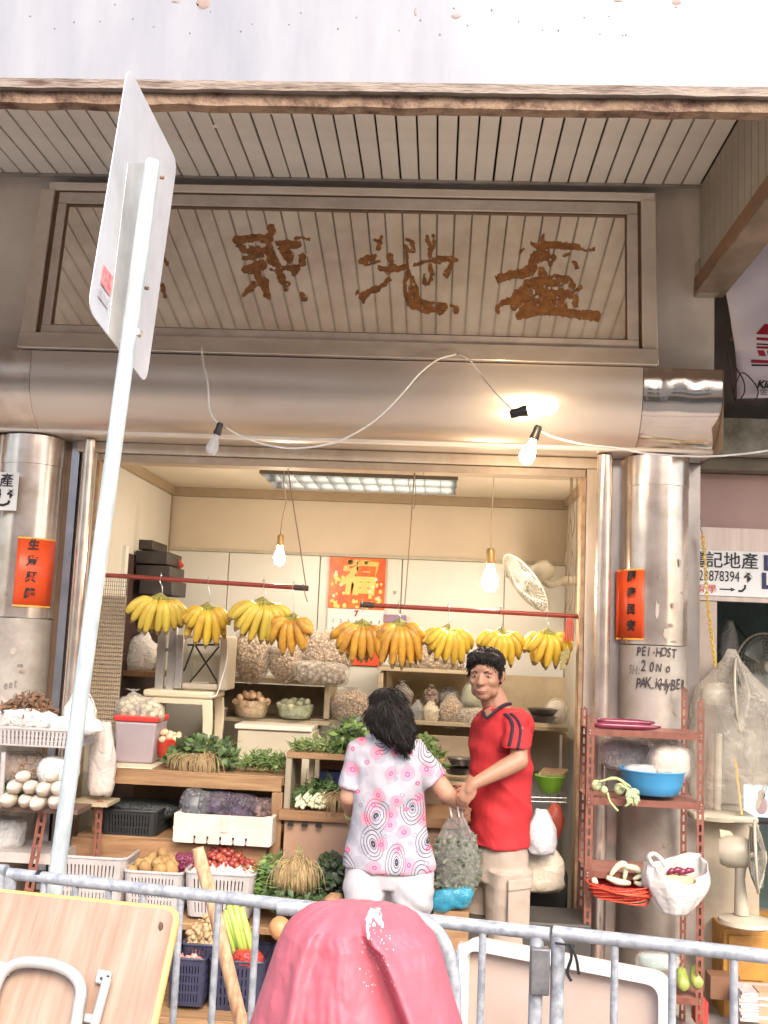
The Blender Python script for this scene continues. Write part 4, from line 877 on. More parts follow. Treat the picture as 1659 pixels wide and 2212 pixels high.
# black boxes in the recess
for i, (x0_, y0_, x1_, y1_, Yb) in enumerate([(292, 1190, 362, 1218, 6.2), (292, 1221, 368, 1246, 6.2), (300, 1252, 372, 1285, 6.2), (296, 1166, 330, 1187, 6.3)]):
    MB().box(*bx(x0_, y0_, x1_, y1_, Yb, .35)).build('black_box', mat('box_black', (.045, .035, .03), .5, 0, (.02, .015, .012), 5), bevel=.006, label=['flat black box above the red pole, second of the dark stack', 'black box directly above the left pole', 'lowest black box behind the first banana hook', 'small black box topmost in the dark recess'][i], cat='box', group='black boxes stacked in the dark recess')
MB().box(*bx(300, 1300, 372, 1345, 6.3, .3)).build('red_box', mat('box_wine', (.22, .03, .02), .5), bevel=.004, label='dark red box below the black boxes', cat='box')
k_ = MB(); 
for a_ in range(5): k_.tube(curve([P(375, 1205+a_*5, 6.5), P(388+a_*2, 1212+a_*2, 6.48), P(376+a_*3, 1228, 6.5)]), .006, 6)
k_.build('red_knot', mat('red_ribbon', (.7, .12, .08), .5), label='red ribbon knot hung on the wall corner left of the panels', cat='ribbon')
# plastic bags with contents
film1 = film('clear_bag', (.80, .76, .68), .16, .12, 28, .5); filmw = film('milky_bag', (.88, .86, .82), .55, .3, 22, .5); filmg = film('grey_bag', (.80, .78, .76), .30, .2, 20, .6)
_wb = mat('white_bag', (.80, .78, .76), .35, 0, (.72, .70, .68), 10, bump=.5, bsc=14)
def sack(nm, lab, cat, x0, y0, x1, y1, Y, content, tie=0., seed=0, shell=film1, lump=.012, n=170, dep=None, group=None, lean=0, pointed=False, cover=1.0, cr=1.):
    a = R4(x0, y0, x1, y1, Y); w = (a[1]-a[0])/2; h = (a[3]-a[2])/2; d = dep or min(w, h)*.8; c0 = V(((a[0]+a[1])/2, Y+d, (a[2]+a[3])/2)); r_ = random.Random(seed)
    t = thing(nm, lab, cat, (c0.x, c0.y, a[2]), group)
    def shape(u, v, q=1.):
        al_, be = 2*pi*u, pi*v; zz = cos(be); zz = abs(zz)**.8*(1 if zz > 0 else -1); s_ = sin(be)**.55 if 0 < v < 1 else 0
        if pointed and zz < 0: s_ *= (1+zz)**.55*1.1 if zz > -1 else 0
        if tie and zz > .35: s_ *= max(.12, 1-(zz-.35)*1.35*tie)
        ca, sa = cos(al_), sin(al_); ca = abs(ca)**.75*(1 if ca > 0 else -1); sa = abs(sa)**.85*(1 if sa > 0 else -1)
        p = V((ca*s_*w*q, sa*s_*d*q, zz*h*q)); n_ = mnoise.noise(p*11+V((seed*3.3, 0, 0)))*.20*cr+mnoise.noise(p*32+V((0, seed, 0)))*.07*cr
        return c0+p*(1+n_)+V((lean*(zz+1)*w, 0, 0))
    mb = MB(); nu, nv = 30, 18
    mb.add([shape(0, 0, .93)]+[shape(i/nu, j/nv, .93) for j in range(1, nv) for i in range(nu)]+[shape(0, 1, .93)], [(0, 1+(i+1) % nu, 1+i)[::-1] for i in range(nu)]+[(1+(j-1)*nu+i, 1+j*nu+i, 1+j*nu+(i+1) % nu, 1+(j-1)*nu+(i+1) % nu) for j in range(1, nv-1) for i in range(nu)]+[(1+(nv-2)*nu+i, 1+(nv-1)*nu, 1+(nv-2)*nu+(i+1) % nu) for i in range(nu)])
    mb.build('contents', content, t, smooth=180)
    if lump:
        g = MB()
        for i in range(n):
            u = r_.uniform(.45, 1.05); v = r_.uniform(.1, .95) if cover == 1 else r_.uniform(1-cover, .95); p = shape(u, v, .94)
            M = Matrix.Rotation(r_.uniform(0, 3), 3, 'Y') @ Matrix.Rotation(r_.uniform(0, 3), 3, 'Z')
            g.ell(p, (lump, lump*.6, lump*.6), 6, 4, M)
        g.build('pieces', content, t, smooth=180, kind='stuff')
    def sh2(u, v):
        q = shape(u, v, 1.05); a_ = abs(mnoise.noise(q*22+V((seed, 3, 1))))*.05+abs(mnoise.noise(V((u*16, v*5, seed))))*.06; return q+(q-c0)*(.05-a_)
    sv = [sh2(0, 0)]+[sh2(i/nu, j/nv) for j in range(1, nv) for i in range(nu)]+[sh2(0, 1)]
    mb2 = MB(); mb2.add(sv, mb.f[:])
    if tie:
        tp = c0+V((lean*2*w, 0, h*1.02)); mb2.lathe([(w*.22, -h*.1), (w*.10, h*.04), (w*.09, h*.10), (w*.26, h*.22), (w*.42, h*.28)], tp-V((0, 0, h*.12)), 14, wob=lambda a_, i: (.15+.2*(i > 2))*sin(a_*5+seed)+.2*sin(a_*2+seed*2)*(i > 2))
    mb2.build('plastic', shell, t, smooth=180); return t
pnut = nuts('peanuts', (.74, .56, .36), (.58, .40, .23), 62)
sack('peanut_bag', 'tall clear bag of shelled peanuts under the wide banana bunch', 'bag of peanuts', 494, 1362, 582, 1480, 6.1, pnut, 0, 1, pointed=True)
sack('peanut_bag', 'clear bag of peanuts beside the tall peanut bag', 'bag of peanuts', 580, 1392, 648, 1480, 6.1, pnut, 0, 2, pointed=True)
sack('peanut_bag', 'large slumped clear bag of peanuts right of the left pole end', 'bag of peanuts', 652, 1362, 760, 1452, 6.25, pnut, 0, 3)
sack('foil_bag', 'silvery clear bag slumped on the end of the back shelf', 'bag', 640, 1430, 748, 1480, 6.05, nuts('silver_stuff', (.62, .56, .46), (.45, .38, .3), 38), 0, 4, lump=0)
sack('dried_goods_bag', 'clear bag of pale nuts on the shelf left of the woman', 'bag of nuts', 712, 1492, 800, 1560, 6.2, pnut, .3, 5)
sack('dried_goods_bag', 'huge clear bag of chips above the shelf behind the bananas', 'bag', 842, 1395, 1010, 1448, 6.4, nuts('chips', (.66, .52, .34), (.5, .36, .2), 45), 0, 6, n=220, dep=.1)
sack('dried_goods_bag', 'dark tied bag of mushrooms immediately right of the woman', 'bag', 842, 1475, 890, 1540, 6.4, nuts('dark_dried', (.16, .09, .06), (.07, .035, .025), 45), 1, 7)
sack('dried_goods_bag', 'small black grey tied bag between the couple', 'bag', 886, 1516, 916, 1566, 6.35, mat('slate', (.10, .11, .11), .4), .8, 8, lump=0)
sack('dried_goods_bag', 'white bottomed small bag of garlic on the back shelf', 'bag', 914, 1518, 950, 1566, 6.33, mat('creamy', (.72, .62, .42), .5), .8, 9, lump=.01, n=50)
sack('dried_goods_bag', 'brown tied bag of dates above the garlic bag', 'bag', 915, 1482, 948, 1524, 6.45, nuts('dates', (.34, .15, .08), (.2, .08, .04), 50), .8, 10, n=60)
sack('dried_goods_bag', 'dark brown tied bag leaning on the shelf left of the man', 'bag', 945, 1486, 992, 1530, 6.5, MATS['dark_dried'], .8, 20, n=60)
sack('dried_goods_bag', 'golden bag of beans leaning on the shelf left of the man', 'bag', 950, 1502, 1000, 1572, 6.33, nuts('beans', (.62, .44, .24), (.5, .33, .17), 90), .6, 11, lean=.0, lump=.008)
sack('dried_goods_bag', 'green tinted bag just left of the man', 'bag', 998, 1470, 1042, 1535, 6.4, mat('olive_stuff', (.22, .24, .12), .5, 0, (.35, .36, .25), 20), .6, 12, lump=0)
sack('dried_goods_bag', 'bag of white beans low beside the man', 'bag', 990, 1530, 1045, 1570, 6.3, nuts('white_beans', (.8, .72, .56), (.62, .5, .36), 80), 0, 13, lump=.008)
sack('clear_bag', 'crumpled clear bag on the shelf right of the man', 'bag', 1180, 1512, 1228, 1568, 6.2, mat('mist', (.62, .55, .46), .5), .4, 14, lump=0)
sack('clear_bag', 'big cloudy plastic bag behind the mesh board, left', 'bag', 268, 1368, 330, 1452, 6.2, mat('pinkish', (.62, .52, .45), .6, 0, (.5, .38, .3), 12), .6, 15, lump=0, shell=filmw)
t = sack('green_jar', 'green glass jar behind the cloudy bag on the left', 'jar', 330, 1395, 352, 1450, 6.3, mat('jar_green', (.05, .14, .09), .2), 0, 16, lump=0)
shelf('dark side shelf behind the mesh board', [('board', (262, 1450, 345, 1462), 6.15, .4, woodv)])
sack('noodle_bag', 'tied clear bag of dried snacks on the grey red rimmed bucket', 'bag', 246, 1495, 312, 1558, 5.4, nuts('yellow_snack', (.74, .66, .44), (.55, .46, .26), 34), 1, 17, lump=0)
sack('noodle_bag', 'second clear bag of snacks resting on the bucket rim', 'bag', 296, 1512, 350, 1560, 5.38, MATS['yellow_snack'], .4, 18, lump=0, lean=-.1)
# bucket
bk_ = thing('bucket', 'square grey bucket with red rim at the left end of the counter', 'bucket', P(290, 1640, 5.38))
x0, x1, z0, z1 = R4(240, 1560, 336, 1642, 5.35); z0 = zt_+.023
c_ = V(((x0+x1)/2, 5.48, z0)); ww = (x1-x0)/2
MB().lathe([(ww*1.18, 0), (ww*1.36, z1-z0)], c_, 4, a0=pi/4).build('body', mat('bucket_grey', (.34, .28, .29), .45, 0, (.28, .23, .24), 5), bk_, smooth=0, bevel=.012)
MB().lathe([(ww*1.40, z1-z0+.001), (ww*1.42, z1-z0+.03), (ww*1.3, z1-z0+.03)], c_, 4, a0=pi/4).build('rim', mat('rim_red', (.62, .04, .03), .4), bk_, smooth=0, bevel=.006)
# heaps of round things: every one an object sharing one mesh
def heap(nm, lab, cat, group, protos, spots):
    out = []
    for i, (p, s, rot) in enumerate(spots):
        pr = protos[i % len(protos)]
        if pr[0] is None:
            o = pr[1](); pr[0] = o; o['label'] = lab; o['category'] = cat; o['group'] = group; pr.append(1)
            o.location = p; o.rotation_euler = rot; o.scale = (s,)*3
        else: o = copy(pr[0], p, rot, s)
        out.append(o)
    return out
def rr3(r_): return (r_.uniform(0, 6), r_.uniform(0, 6), r_.uniform(0, 6))
def ballp(nm, m, r, asp=(1, 1, 1), nz=.15, seed=0, k=10, l=7):
    def f():
        return MB().ell((0, 0, 0), (r*asp[0], r*asp[1], r*asp[2]), k, l, nz=nz, ns=1.3, seed=seed).build(nm, m, smooth=180, at=(0, 0, 0))
    return [None, f]
def pile_spots(x0, y0, x1, y1, Y, dep, r, n, seed, rise=0., sc=(.85, 1.1), tilt_free=True):
    "spots stacked on a bed given by its front edge in the photo"
    r_ = random.Random(seed); a = R4(x0, y0, x1, y1, Y); out = []
    for i in range(n):
        u = r_.random(); w = r_.random(); top = (a[3]-a[2])-2*r
        hgt = max(0, top)*(1-abs(u-.5)*1.3)*(.4+.6*w)
        x = a[0]+r+(a[1]-a[0]-2*r)*u; y = Y+r+dep*w; z = a[2]+r+hgt*r_.uniform(.2, 1)
        ok = all((x-q[0].x)**2+(y-q[0].y)**2+(z-q[0].z)**2 > (1.45*r)**2 for q in out)
        if ok: out.append((V((x, y, z)), r_.uniform(*sc), rr3(r_)))
    return out
def basket(lab, x0, y0, x1, y1, Y, dep, m, rows=3, cols=10, taper=.88, nm='basket', cat='basket', group=None, slot=(.5, .6), handle=False):
    a = R4(x0, y0, x1, y1, Y); t = thing(nm, lab, cat, ((a[0]+a[1])/2, Y+dep/2, a[2]), group)
    cx_, cy_ = (a[0]+a[1])/2, Y+dep/2; hw, hd, H = (a[1]-a[0])/2, dep/2, a[3]-a[2]
    def ring(z):
        f = taper+(1-taper)*z; w, d = hw*f, hd*f; r_ = min(w, d)*.25; pts = []
        for qx, qy, a0 in ((1, -1, -pi/2), (1, 1, 0), (-1, 1, pi/2), (-1, -1, pi)):
            for k in range(4): al_ = a0+pi/2*k/3; pts.append((cx_+qx*(w-r_)+r_*cos(al_), cy_+qy*(d-r_)+r_*sin(al_)))
        return pts
    # wall as strips with real openings
    mb = MB(); zs = [0, .12]+[.12+(.72)*(k+1)/rows/1. for k in range(rows)]+[1.]
    def strip(z0_, z1_):
        r0_, r1_ = ring(z0_), ring(z1_); n = len(r0_)
        vs = [V((*p, a[2]+H*z0_)) for p in r0_]+[V((*p, a[2]+H*z1_)) for p in r1_]
        mb.add(vs, [(i, (i+1) % n, n+(i+1) % n, n+i) for i in range(n)])
    strip(0, .10); strip(.86, 1.0)
    for k in range(1, rows): z = .10+.76*k/rows; strip(z-.025, z+.025)
    r0_, r1_ = ring(.10), ring(.86); per = []
    n = len(r0_)
    for side in range(4):
        i0 = side*4+3; i1 = ((side+1)*4) % n; long = side in (3, 1); cc = cols if long else max(2, int(cols*dep/(2*hw)))
        for k in range(cc+1):
            u = k/cc; p0 = V((*r0_[i0], 0)).lerp(V((*r0_[i1], 0)), u); p1 = V((*r1_[i0], 0)).lerp(V((*r1_[i1], 0)), u)
            d = (V((*r0_[i1], 0))-V((*r0_[i0], 0))).normalized()*(2*hw/cols*.25 if long else .004)
            zA, zB_ = a[2]+H*.10, a[2]+H*.86
            mb.add([V((p0.x, p0.y, zA))-d, V((p0.x, p0.y, zA))+d, V((p1.x, p1.y, zB_))+d, V((p1.x, p1.y, zB_))-d], [(0, 1, 2, 3)])
    for cidx in range(4):
        q = [cidx*4+k for k in range(4)]
        mb.add([V((*r0_[i], a[2]+H*.1)) for i in q]+[V((*r1_[i], a[2]+H*.86)) for i in q], [(k, k+1, 4+k+1, 4+k) for k in range(3)])
    mb.add([V((*p, a[2])) for p in ring(0)], [tuple(range(n))[::-1]])
    mb.build('wall', m, t, smooth=0, solid=.003)
    rm = MB(); rm.tube([V((*p, a[3])) for p in ring(1.02)], .007, 6, closed=True); rm.build('rim', m, t, smooth=60)
    return t
wpl = mat('white_plastic', (.42, .39, .38), .5, 0, (.34, .31, .30), 8); navy = mat('navy_plastic', (.035, .035, .07), .4, 0, (.02, .02, .04), 8); blk = mat('dark_crate', (.02, .02, .02), .5)
YL = 4.95
basket('long empty looking white basket at the far left end of the bottom row', 92, 1852, 268, 1965, YL, .35, wpl, 3, 16)
basket('white basket of potatoes behind the barrier', 262, 1885, 392, 1975, YL-.03, .32, wpl, 3, 13)
basket('white basket of garlic and shallots behind the barrier', 394, 1888, 546, 1985, YL-.05, .32, wpl, 3, 14)
potato = mat('potato_skin', (.38, .24, .09), .7, 0, (.26, .15, .055), 14, rnd=.12, bump=.05)
pp = [ballp('potato', potato, .036, (1.25, .9, .85), .25, s_) for s_ in range(4)]
heap('potato', 'yellow brown potato heaped in the white basket', 'potato', 'potatoes heaped in the white basket', pp, pile_spots(264, 1848, 390, 1905, YL-.02, .22, .034, 130, 3))
shal = mat('shallot_skin', (.34, .07, .045), .35, 0, (.22, .035, .03), 20, rnd=.25)
pp = [ballp('shallot', shal, .017, (1, .9, 1.25), .2, s_) for s_ in range(3)]
heap('shallot', 'small red shallot heaped behind the garlic', 'shallot', 'red shallots heaped behind the garlic', pp, pile_spots(392, 1822, 548, 1900, YL+.07, .16, .0165, 1600, 4))
garl = mat('garlic_skin', (.58, .48, .43), .55, 0, (.62, .42, .42), 16, rnd=.08)
def garlic():
    mb = MB(); mb.lathe([(0, -.022), (.016, -.021), (.027, -.008), (.026, .006), (.013, .020), (.005, .030), (.0035, .040), (0, .041)], (0, 0, 0), 12, wob=lambda a_, i: .07*cos(6*a_)); return mb.build('garlic_bulb', garl, smooth=60, at=(0, 0, 0))
sp_ = pile_spots(398, 1880, 545, 1908, YL-.04, .10, .024, 130, 5)
heap('garlic_bulb', 'white garlic bulb at the front of the right white basket', 'garlic', 'garlic bulbs at the front of the white basket', [[None, garlic]], [(p, s, (r_[0] % .9-.4, r_[1] % .9-.4, r_[2])) for p, s, r_ in sp_])
# purple mesh bag between
sack('onion_net', 'purple net bag of onions between potatoes and shallots', 'net bag', 372, 1848, 425, 1892, YL+.1, mat('purple_net', (.20, .03, .07), .5, 0, (.1, .015, .04), 40), 0, 21, lump=.014, n=80, shell=film('purple_film', (.25, .04, .1), .3))
# eggs in bowls
def bowl(lab, x0, y0, x1, y1, Y, m, rim=.006, taper=.6, cat='bowl', nm='bowl'):
    a = R4(x0, y0, x1, y1, Y); r = (a[1]-a[0])/2; H = a[3]-a[2]; c0 = V(((a[0]+a[1])/2, Y+r, a[2]))
    t = thing(nm, lab, cat, c0)
    MB().lathe([(r*taper*.95, 0), (r*taper, .004), (r*(taper*.45+.55), H*.45), (r*.97, H*.9), (r*1.02, H), (r*.99, H+.004), (r*.93, H*.9), (r*(taper*.45+.5), H*.45), (r*taper*.9, .012), (0, .012)], c0, 28).build('bowl', m, t, smooth=50)
    return t, c0, r, H
eggm = mat('brown_egg', (.72, .50, .32), .45, 0, (.66, .42, .26), 6, rnd=.06)
eggw = mat('pale_egg', (.70, .64, .46), .45, rnd=.06)
def eggs(lab, grp, c0, r, H, n, m, seed, er=.021, glassy=False):
    r_ = random.Random(seed); s_ = []
    for i in range(n*12):
        a_, q = r_.uniform(0, 2*pi), sqrt(r_.random())*r*.86; z = (H*.25 if glassy else H*.75)+r_.random()*H*(.95 if glassy else .5)*(1-(q/r)**2*.5)+er*.5
        p = c0+V((q*cos(a_), q*sin(a_), z))
        if all((p-k[0]).length > er*1.6 for k in s_) and (not glassy or (p-c0).xy.length < r*(.5+.42*min(1, (z/H)))): s_.append((p, r_.uniform(.92, 1.05), rr3(r_)))
        if len(s_) >= n: break
    heap('egg', lab, 'egg', grp, [ballp('egg', m, er, (.88, .88, 1.12), 0, 0, 12, 8)], s_)
redp = mat('red_bowl', (.50, .045, .025), .35, 0, (.42, .035, .02), 5)
t, c0, r, H = bowl('red plastic bowl of brown eggs on the left counter', 322, 1598, 386, 1640, 5.42, redp); eggs('brown egg in the red bowl', 'brown eggs in the red bowl', c0, r, H, 14, eggm, 1)
glassb = mat('clear_basket', (.75, .62, .42), .2, 0, None, 6, alpha=.35, spec=.8); glassg = mat('clear_basket_green', (.55, .6, .42), .2, 0, None, 6, alpha=.4, spec=.8)
t, c0, r, H = bowl('clear round basket of brown eggs on the back shelf', 493, 1516, 577, 1552, 6.1, glassb, taper=.75); eggs('brown egg in the clear basket on the shelf', 'brown eggs in the clear shelf basket', c0, r, H*1.15, 48, eggm, 2, glassy=True, er=.023)
t, c0, r, H = bowl('clear round basket of pale green eggs on the back shelf', 590, 1526, 674, 1554, 6.1, glassg, taper=.75); eggs('pale green egg in the clear basket on the shelf', 'pale eggs in the second shelf basket', c0, r, H*1.1, 40, mat('green_egg', (.55, .56, .36), .45, rnd=.06), 3, glassy=True, er=.023)
t, c0, r, H = bowl('stack of small steel dishes beside the egg baskets', 456, 1530, 490, 1552, 6.15, steelmir, taper=.7)
# leafy greens
gdk = mat('leaf_dark', (.05, .09, .025), .5, 0, (.025, .05, .015), 20, rnd=.2); glt = mat('leaf_light', (.16, .24, .06), .5, 0, (.08, .14, .03), 20, rnd=.2); gmid = mat('leaf_mid', (.09, .15, .035), .5, 0, (.04, .08, .02), 20)
rootm = mat('roots', (.42, .30, .15), .8, 0, (.28, .19, .09), 20); stemw = mat('white_stem', (.72, .70, .52), .5, 0, (.6, .62, .38), 12)
def greens(nm, lab, x0, y0, x1, y1, Y, dep, mats_, n=260, L=.05, Wd=.03, seed=0, roots=None, stems=0, up_=.3, cat='vegetables', smat=None, bend=.5):
    r_ = random.Random(seed); a = R4(x0, y0, x1, y1, Y); t = thing(nm, lab, cat, ((a[0]+a[1])/2, Y+dep/2, a[2]))
    for k, m in enumerate(mats_):
        mb = MB()
        for i in range(n//len(mats_)):
            u, w = r_.random(), r_.random(); hump = (1-(2*u-1)**2*.7)
            p = V((a[0]+(a[1]-a[0])*u, Y+dep*w, a[2]+(a[3]-a[2])*hump*r_.uniform(.15, .92)))
            d = V((r_.gauss(0, 1), r_.gauss(-.3, .8), r_.gauss(up_, .7)))
            mb.leaf(p, d, V((r_.gauss(0, .6), -1, r_.gauss(.8, .5))), L*r_.uniform(.6, 1.3), Wd*r_.uniform(.6, 1.3), bend)
        mb.build('leaves', m, t, smooth=180, kind='stuff')
    if stems:
        mb = MB()
        for i in range(stems):
            u, w = r_.random(), r_.random(); p = V((a[0]+(a[1]-a[0])*u, Y+dep*w, a[2]+(a[3]-a[2])*.6*r_.random()))
            d = V((r_.gauss(0, 1), r_.gauss(-.5, .4), r_.gauss(.2, .4))).normalized()
            mb.tube([p, p+d*L*.9+V((0, 0, .006)), p+d*L*1.9], [.0028, .002, .0012], 5)
        mb.build('stems', smat or glt, t, smooth=180, kind='stuff')
    for (rx0, ry0, rx1, ry1, Yr, cnt) in (roots or []):
        b_ = R4(rx0, ry0, rx1, ry1, Yr); mb = MB(); c00 = V(((b_[0]+b_[1])/2, Yr+.05, b_[3])); hw = (b_[1]-b_[0])/2; hh = b_[3]-b_[2]
        for i in range(cnt):
            a_ = r_.gauss(0, .55); c0 = c00+V((r_.gauss(0, hw*.3), 0, r_.gauss(0, hh*.1))); q = V((c0.x+a_*hw, Yr-.02*r_.random(), b_[2]+abs(a_)*hh*.3*r_.random()+hh*.25*r_.random())); mid = c0.lerp(q, .5)+V((a_*hw*.3, -.03, hh*.25))
            mb.tube(curve([c0+V((a_*.015, 0, 0)), mid, q], 3), [.0022]*3+[.0015]*3+[.0008], 4)
        mb.build('roots', rootm, t, smooth=180, kind='stuff')
    return t
greens('coriander_bundle', 'dark leafy bundle with pale roots hanging over the counter edge', 358, 1594, 500, 1658, 5.30, .22, [gdk, gmid], 520, .045, .032, 1, roots=[(372, 1632, 440, 1676, 5.28, 60), (410, 1632, 470, 1692, 5.27, 80)], stems=60)
greens('herb_bundle', 'flat bundle of green herbs at the right end of the left counter', 518, 1624, 616, 1664, 5.30, .16, [glt, gmid], 330, .035, .012, 2, stems=160)
greens('herb_bundle', 'row of small herbs on top of the wooden box shelf', 628, 1594, 735, 1626, 5.24, .12, [glt, mat('herb_tip', (.34, .32, .16), .6)], 300, .028, .012, 3, stems=120)
greens('leafy_greens', 'bushy dark green vegetables left of the woman\'s shoulder', 720, 1556, 800, 1628, 5.2, .2, [gdk, glt], 420, .05, .03, 4, stems=40)
greens('leafy_greens', 'bushy green vegetables right of the woman\'s shoulder', 885, 1583, 955, 1680, 5.2, .2, [gmid, glt], 420, .05, .022, 5, stems=60)
so = greens('spring_onions', 'bundle of spring onions with white bulbs on the lower board', 640, 1692, 760, 1742, 5.26, .2, [gdk, gmid], 330, .06, .02, 6, stems=50, roots=[(690, 1718, 765, 1766, 5.2, 60)])
r_ = random.Random(3); mb = MB()
for i in range(34):
    p = P(r_.uniform(640, 700), r_.uniform(1722, 1744), 5.2); mb.tube([p, p+V((.01, .05, .012)), p+V((.02, .12, .03))], [.010*r_.uniform(.8, 1.2), .009, .005], 7); mb.ell(p, .0115, 7, 5)
mb.build('white_bulbs', stemw, so, smooth=180, kind='stuff')
greens('watercress_bundle', 'upright bundle of watercress beside the garlic basket', 545, 1852, 625, 1940, 4.95, .18, [glt, gmid], 380, .05, .018, 7, stems=120)
greens('leek_bundle', 'brush shaped bundle of greens tied with roots forward', 608, 1842, 668, 1935, 4.9, .16, [glt, rootm], 120, .05, .012, 8, roots=[(602, 1866, 678, 1936, 4.88, 220)], stems=120)
greens('amaranth_bundle', 'dark grey green leafy bunch left of the woman\'s legs', 672, 1850, 752, 1942, 4.95, .18, [mat('leaf_grey', (.045, .06, .035), .5, 0, (.02, .03, .02), 14), gdk], 420, .04, .035, 9)
greens('leafy_greens', 'light green leaves at the very left edge of the stall', -30, 1700, 12, 1742, 4.9, .2, [glt, gdk], 160, .05, .03, 10)
greens('leafy_greens', 'low dark greens in the black crate behind the barrier', 545, 1936, 700, 1972, 4.8, .2, [gdk, gdk], 220, .05, .03, 12)
MB().ell(P(722, 1950, 4.75), (.05, .05, .045), 14, 9, nz=.2, ns=2).build('coconut', mat('coconut', (.36, .20, .10), .8, 0, (.22, .12, .06), 30, bump=.2), smooth=180, label='brown round taro below the dark grey green bunch', cat='taro')
# lower board goods
cr = basket('black plastic crate covered with dark netting on the lower board', 216, 1752, 340, 1806, 5.2, .3, blk, 3, 14, .95, nm='crate', cat='crate')
sack('black_netting', 'dark netting heaped over the black crate', 'netting', 190, 1735, 378, 1770, 5.3, mat('netting', (.02, .025, .022), .7, 0, (.05, .055, .05), 60), 0, 30, lump=.01, n=100, shell=film('dk_film', (.012, .015, .013), .7, .6), dep=.12)
r_ = random.Random(5); yam = mat('yam_skin', (.14, .09, .06), .8, 0, (.08, .05, .03), 20); yw = mat('yam_cut', (.78, .72, .62), .6)
for i, (x_, y_) in enumerate([(395, 1780), (418, 1797), (384, 1798), (404, 1797), (430, 1788), (378, 1787)]):
    a_ = P(x_, y_, 5.21); t = thing('yam', 'dark yam lying with its pale cut end forward beside the white foam box', 'yam', a_, 'yams with cut ends beside the white foam box'); rr_ = (.022, .018, .014, .015, .012, .012)[i]
    MB().tube([a_, a_+V((.01, .12, 0)), a_+V((.0, .26, .0))], [rr_, rr_*1.05, rr_*.8], 12).build('body', yam, t, smooth=50); MB().tube([a_-V((0, .003, 0)), a_+V((0, .0005, 0))], rr_*.92, 12).build('cut_end', yw, t, smooth=30)
fo = thing('foam_box', 'white polystyrene box with slots holding plastic wrapped vegetables', 'foam box', P(480, 1820, 5.12)); foam = mat('polystyrene', (.58, .52, .46), .8, 0, (.46, .40, .33), 14, bump=.1)
x0, x1, z0, z1 = R4(374, 1762, 588, 1822, 5.10); z0 = zl+.002; dd = .3; th = .02
nslots = 5; xs = [x0+(x1-x0)*(.22+.13*k) for k in range(nslots)]
pf = [(x0, z1), (x0, z0+.008), (x0+.01, z0)]
for xk in xs: pf += [(xk-.005, z0), (xk-.005, z0+.036), (xk+.005, z0+.036), (xk+.005, z0)]
pf += [(x1-.01, z0), (x1, z0+.008), (x1, z1), (x1-.02, z1+.008), (x1-.05, z1), (x0+.05, z1), (x0+.02, z1+.008)]
MB().prism([V((x_, 5.10, z_)) for x_, z_ in pf], (0, th, 0)).build('front_wall', foam, fo, smooth=0, bevel=.002)
MB().box(x0+.22*(x1-x0)*2.2, x0+.22*(x1-x0)*2.2+.03, 5.094, 5.099, z0+.06, z1-.005).build('rib', foam, fo)
MB().box(x0, x0+th, 5.122, 5.1+dd, z0, z1).build('side_wall', foam, fo, bevel=.005); MB().box(x1-th, x1, 5.122, 5.1+dd, z0, z1).build('side_wall', foam, fo, bevel=.005)
MB().box(x0+th+.001, x1-th-.001, 5.1+dd-th, 5.1+dd, z0, z1).build('back_wall', foam, fo); MB().box(x0+th, x1-th, 5.122, 5.1+dd-th-.002, z0, z0+.02).build('floor', foam, fo)
for i, (a_, b_, m) in enumerate([(384, 450, MATS['slate']), (425, 505, nuts('aubergine', (.10, .06, .12), (.05, .03, .06), 24)), (482, 548, MATS['aubergine']), (530, 584, nuts('brownish', (.30, .18, .14), (.14, .08, .07), 28))]):
    sack('wrapped_vegetables', 'plastic wrapped %s in the white foam box' % ['grey greens, leftmost', 'dark aubergines, tallest heap', 'dark aubergines, right of the tallest heap', 'brown roots, rightmost'][i], 'vegetables', a_, 1712+i*7, b_, 1785, 5.13+.03*(i % 2), m, 0, 40+i, lump=.022, n=40, dep=.10, shell=MATS.get('dim_film') or film('dim_film', (.30, .27, .32), .10, .12, 20, .6))
# ginger, blue crates, celery, red net
crate_y = 4.72
basket('navy crate of ginger behind the barrier', 392, 2042, 482, 2085, crate_y, .3, navy, 2, 9, .95, nm='crate', cat='crate')
basket('navy crate with small pink potatoes, lower left behind the barrier', 362, 2072, 440, 2175, crate_y-.1, .3, navy, 4, 9, .93, nm='crate', cat='crate')
basket('navy crate under the celery and red net bag', 446, 2078, 570, 2185, crate_y-.06, .3, navy, 4, 10, .93, nm='crate', cat='crate')
ging = mat('ginger_skin', (.50, .36, .20), .7, 0, (.34, .22, .11), 14, rnd=.1)
def ginger():
    mb = MB(); r_ = random.Random(2)
    mb.ell((0, 0, 0), (.03, .018, .016), 9, 6, nz=.3); mb.ell((.028, .006, .01), (.014, .02, .012), 8, 5, nz=.3); mb.ell((-.025, -.006, .006), (.018, .012, .014), 8, 5, nz=.3); mb.ell((.01, -.016, .006), (.012, .016, .011), 8, 5); return mb.build('ginger_root', ging, smooth=180, at=(0, 0, 0))
heap('ginger_root', 'knobbly ginger root in the navy crate', 'ginger', 'ginger roots heaped in the navy crate', [[None, ginger]], pile_spots(392, 1975, 482, 2064, crate_y+.02, .2, .022, 600, 6))
heap('x', 'small pink potato in the lower left navy crate', 'potato', 'pink potatoes in the lower navy crate', [ballp('potato', mat('pink_spud', (.55, .24, .20), .5, rnd=.15), .024, (1.1, .9, .9), .2)], pile_spots(366, 2062, 438, 2098, crate_y-.08, .2, .023, 60, 8))
ce = thing('celery', 'tall bright green celery stalks standing in the red net bag', 'celery', P(520, 2090, 4.7)); cm = mat('celery_green', (.38, .46, .10), .4, 0, (.26, .36, .07), 8, stretch=(8, 8, .6))
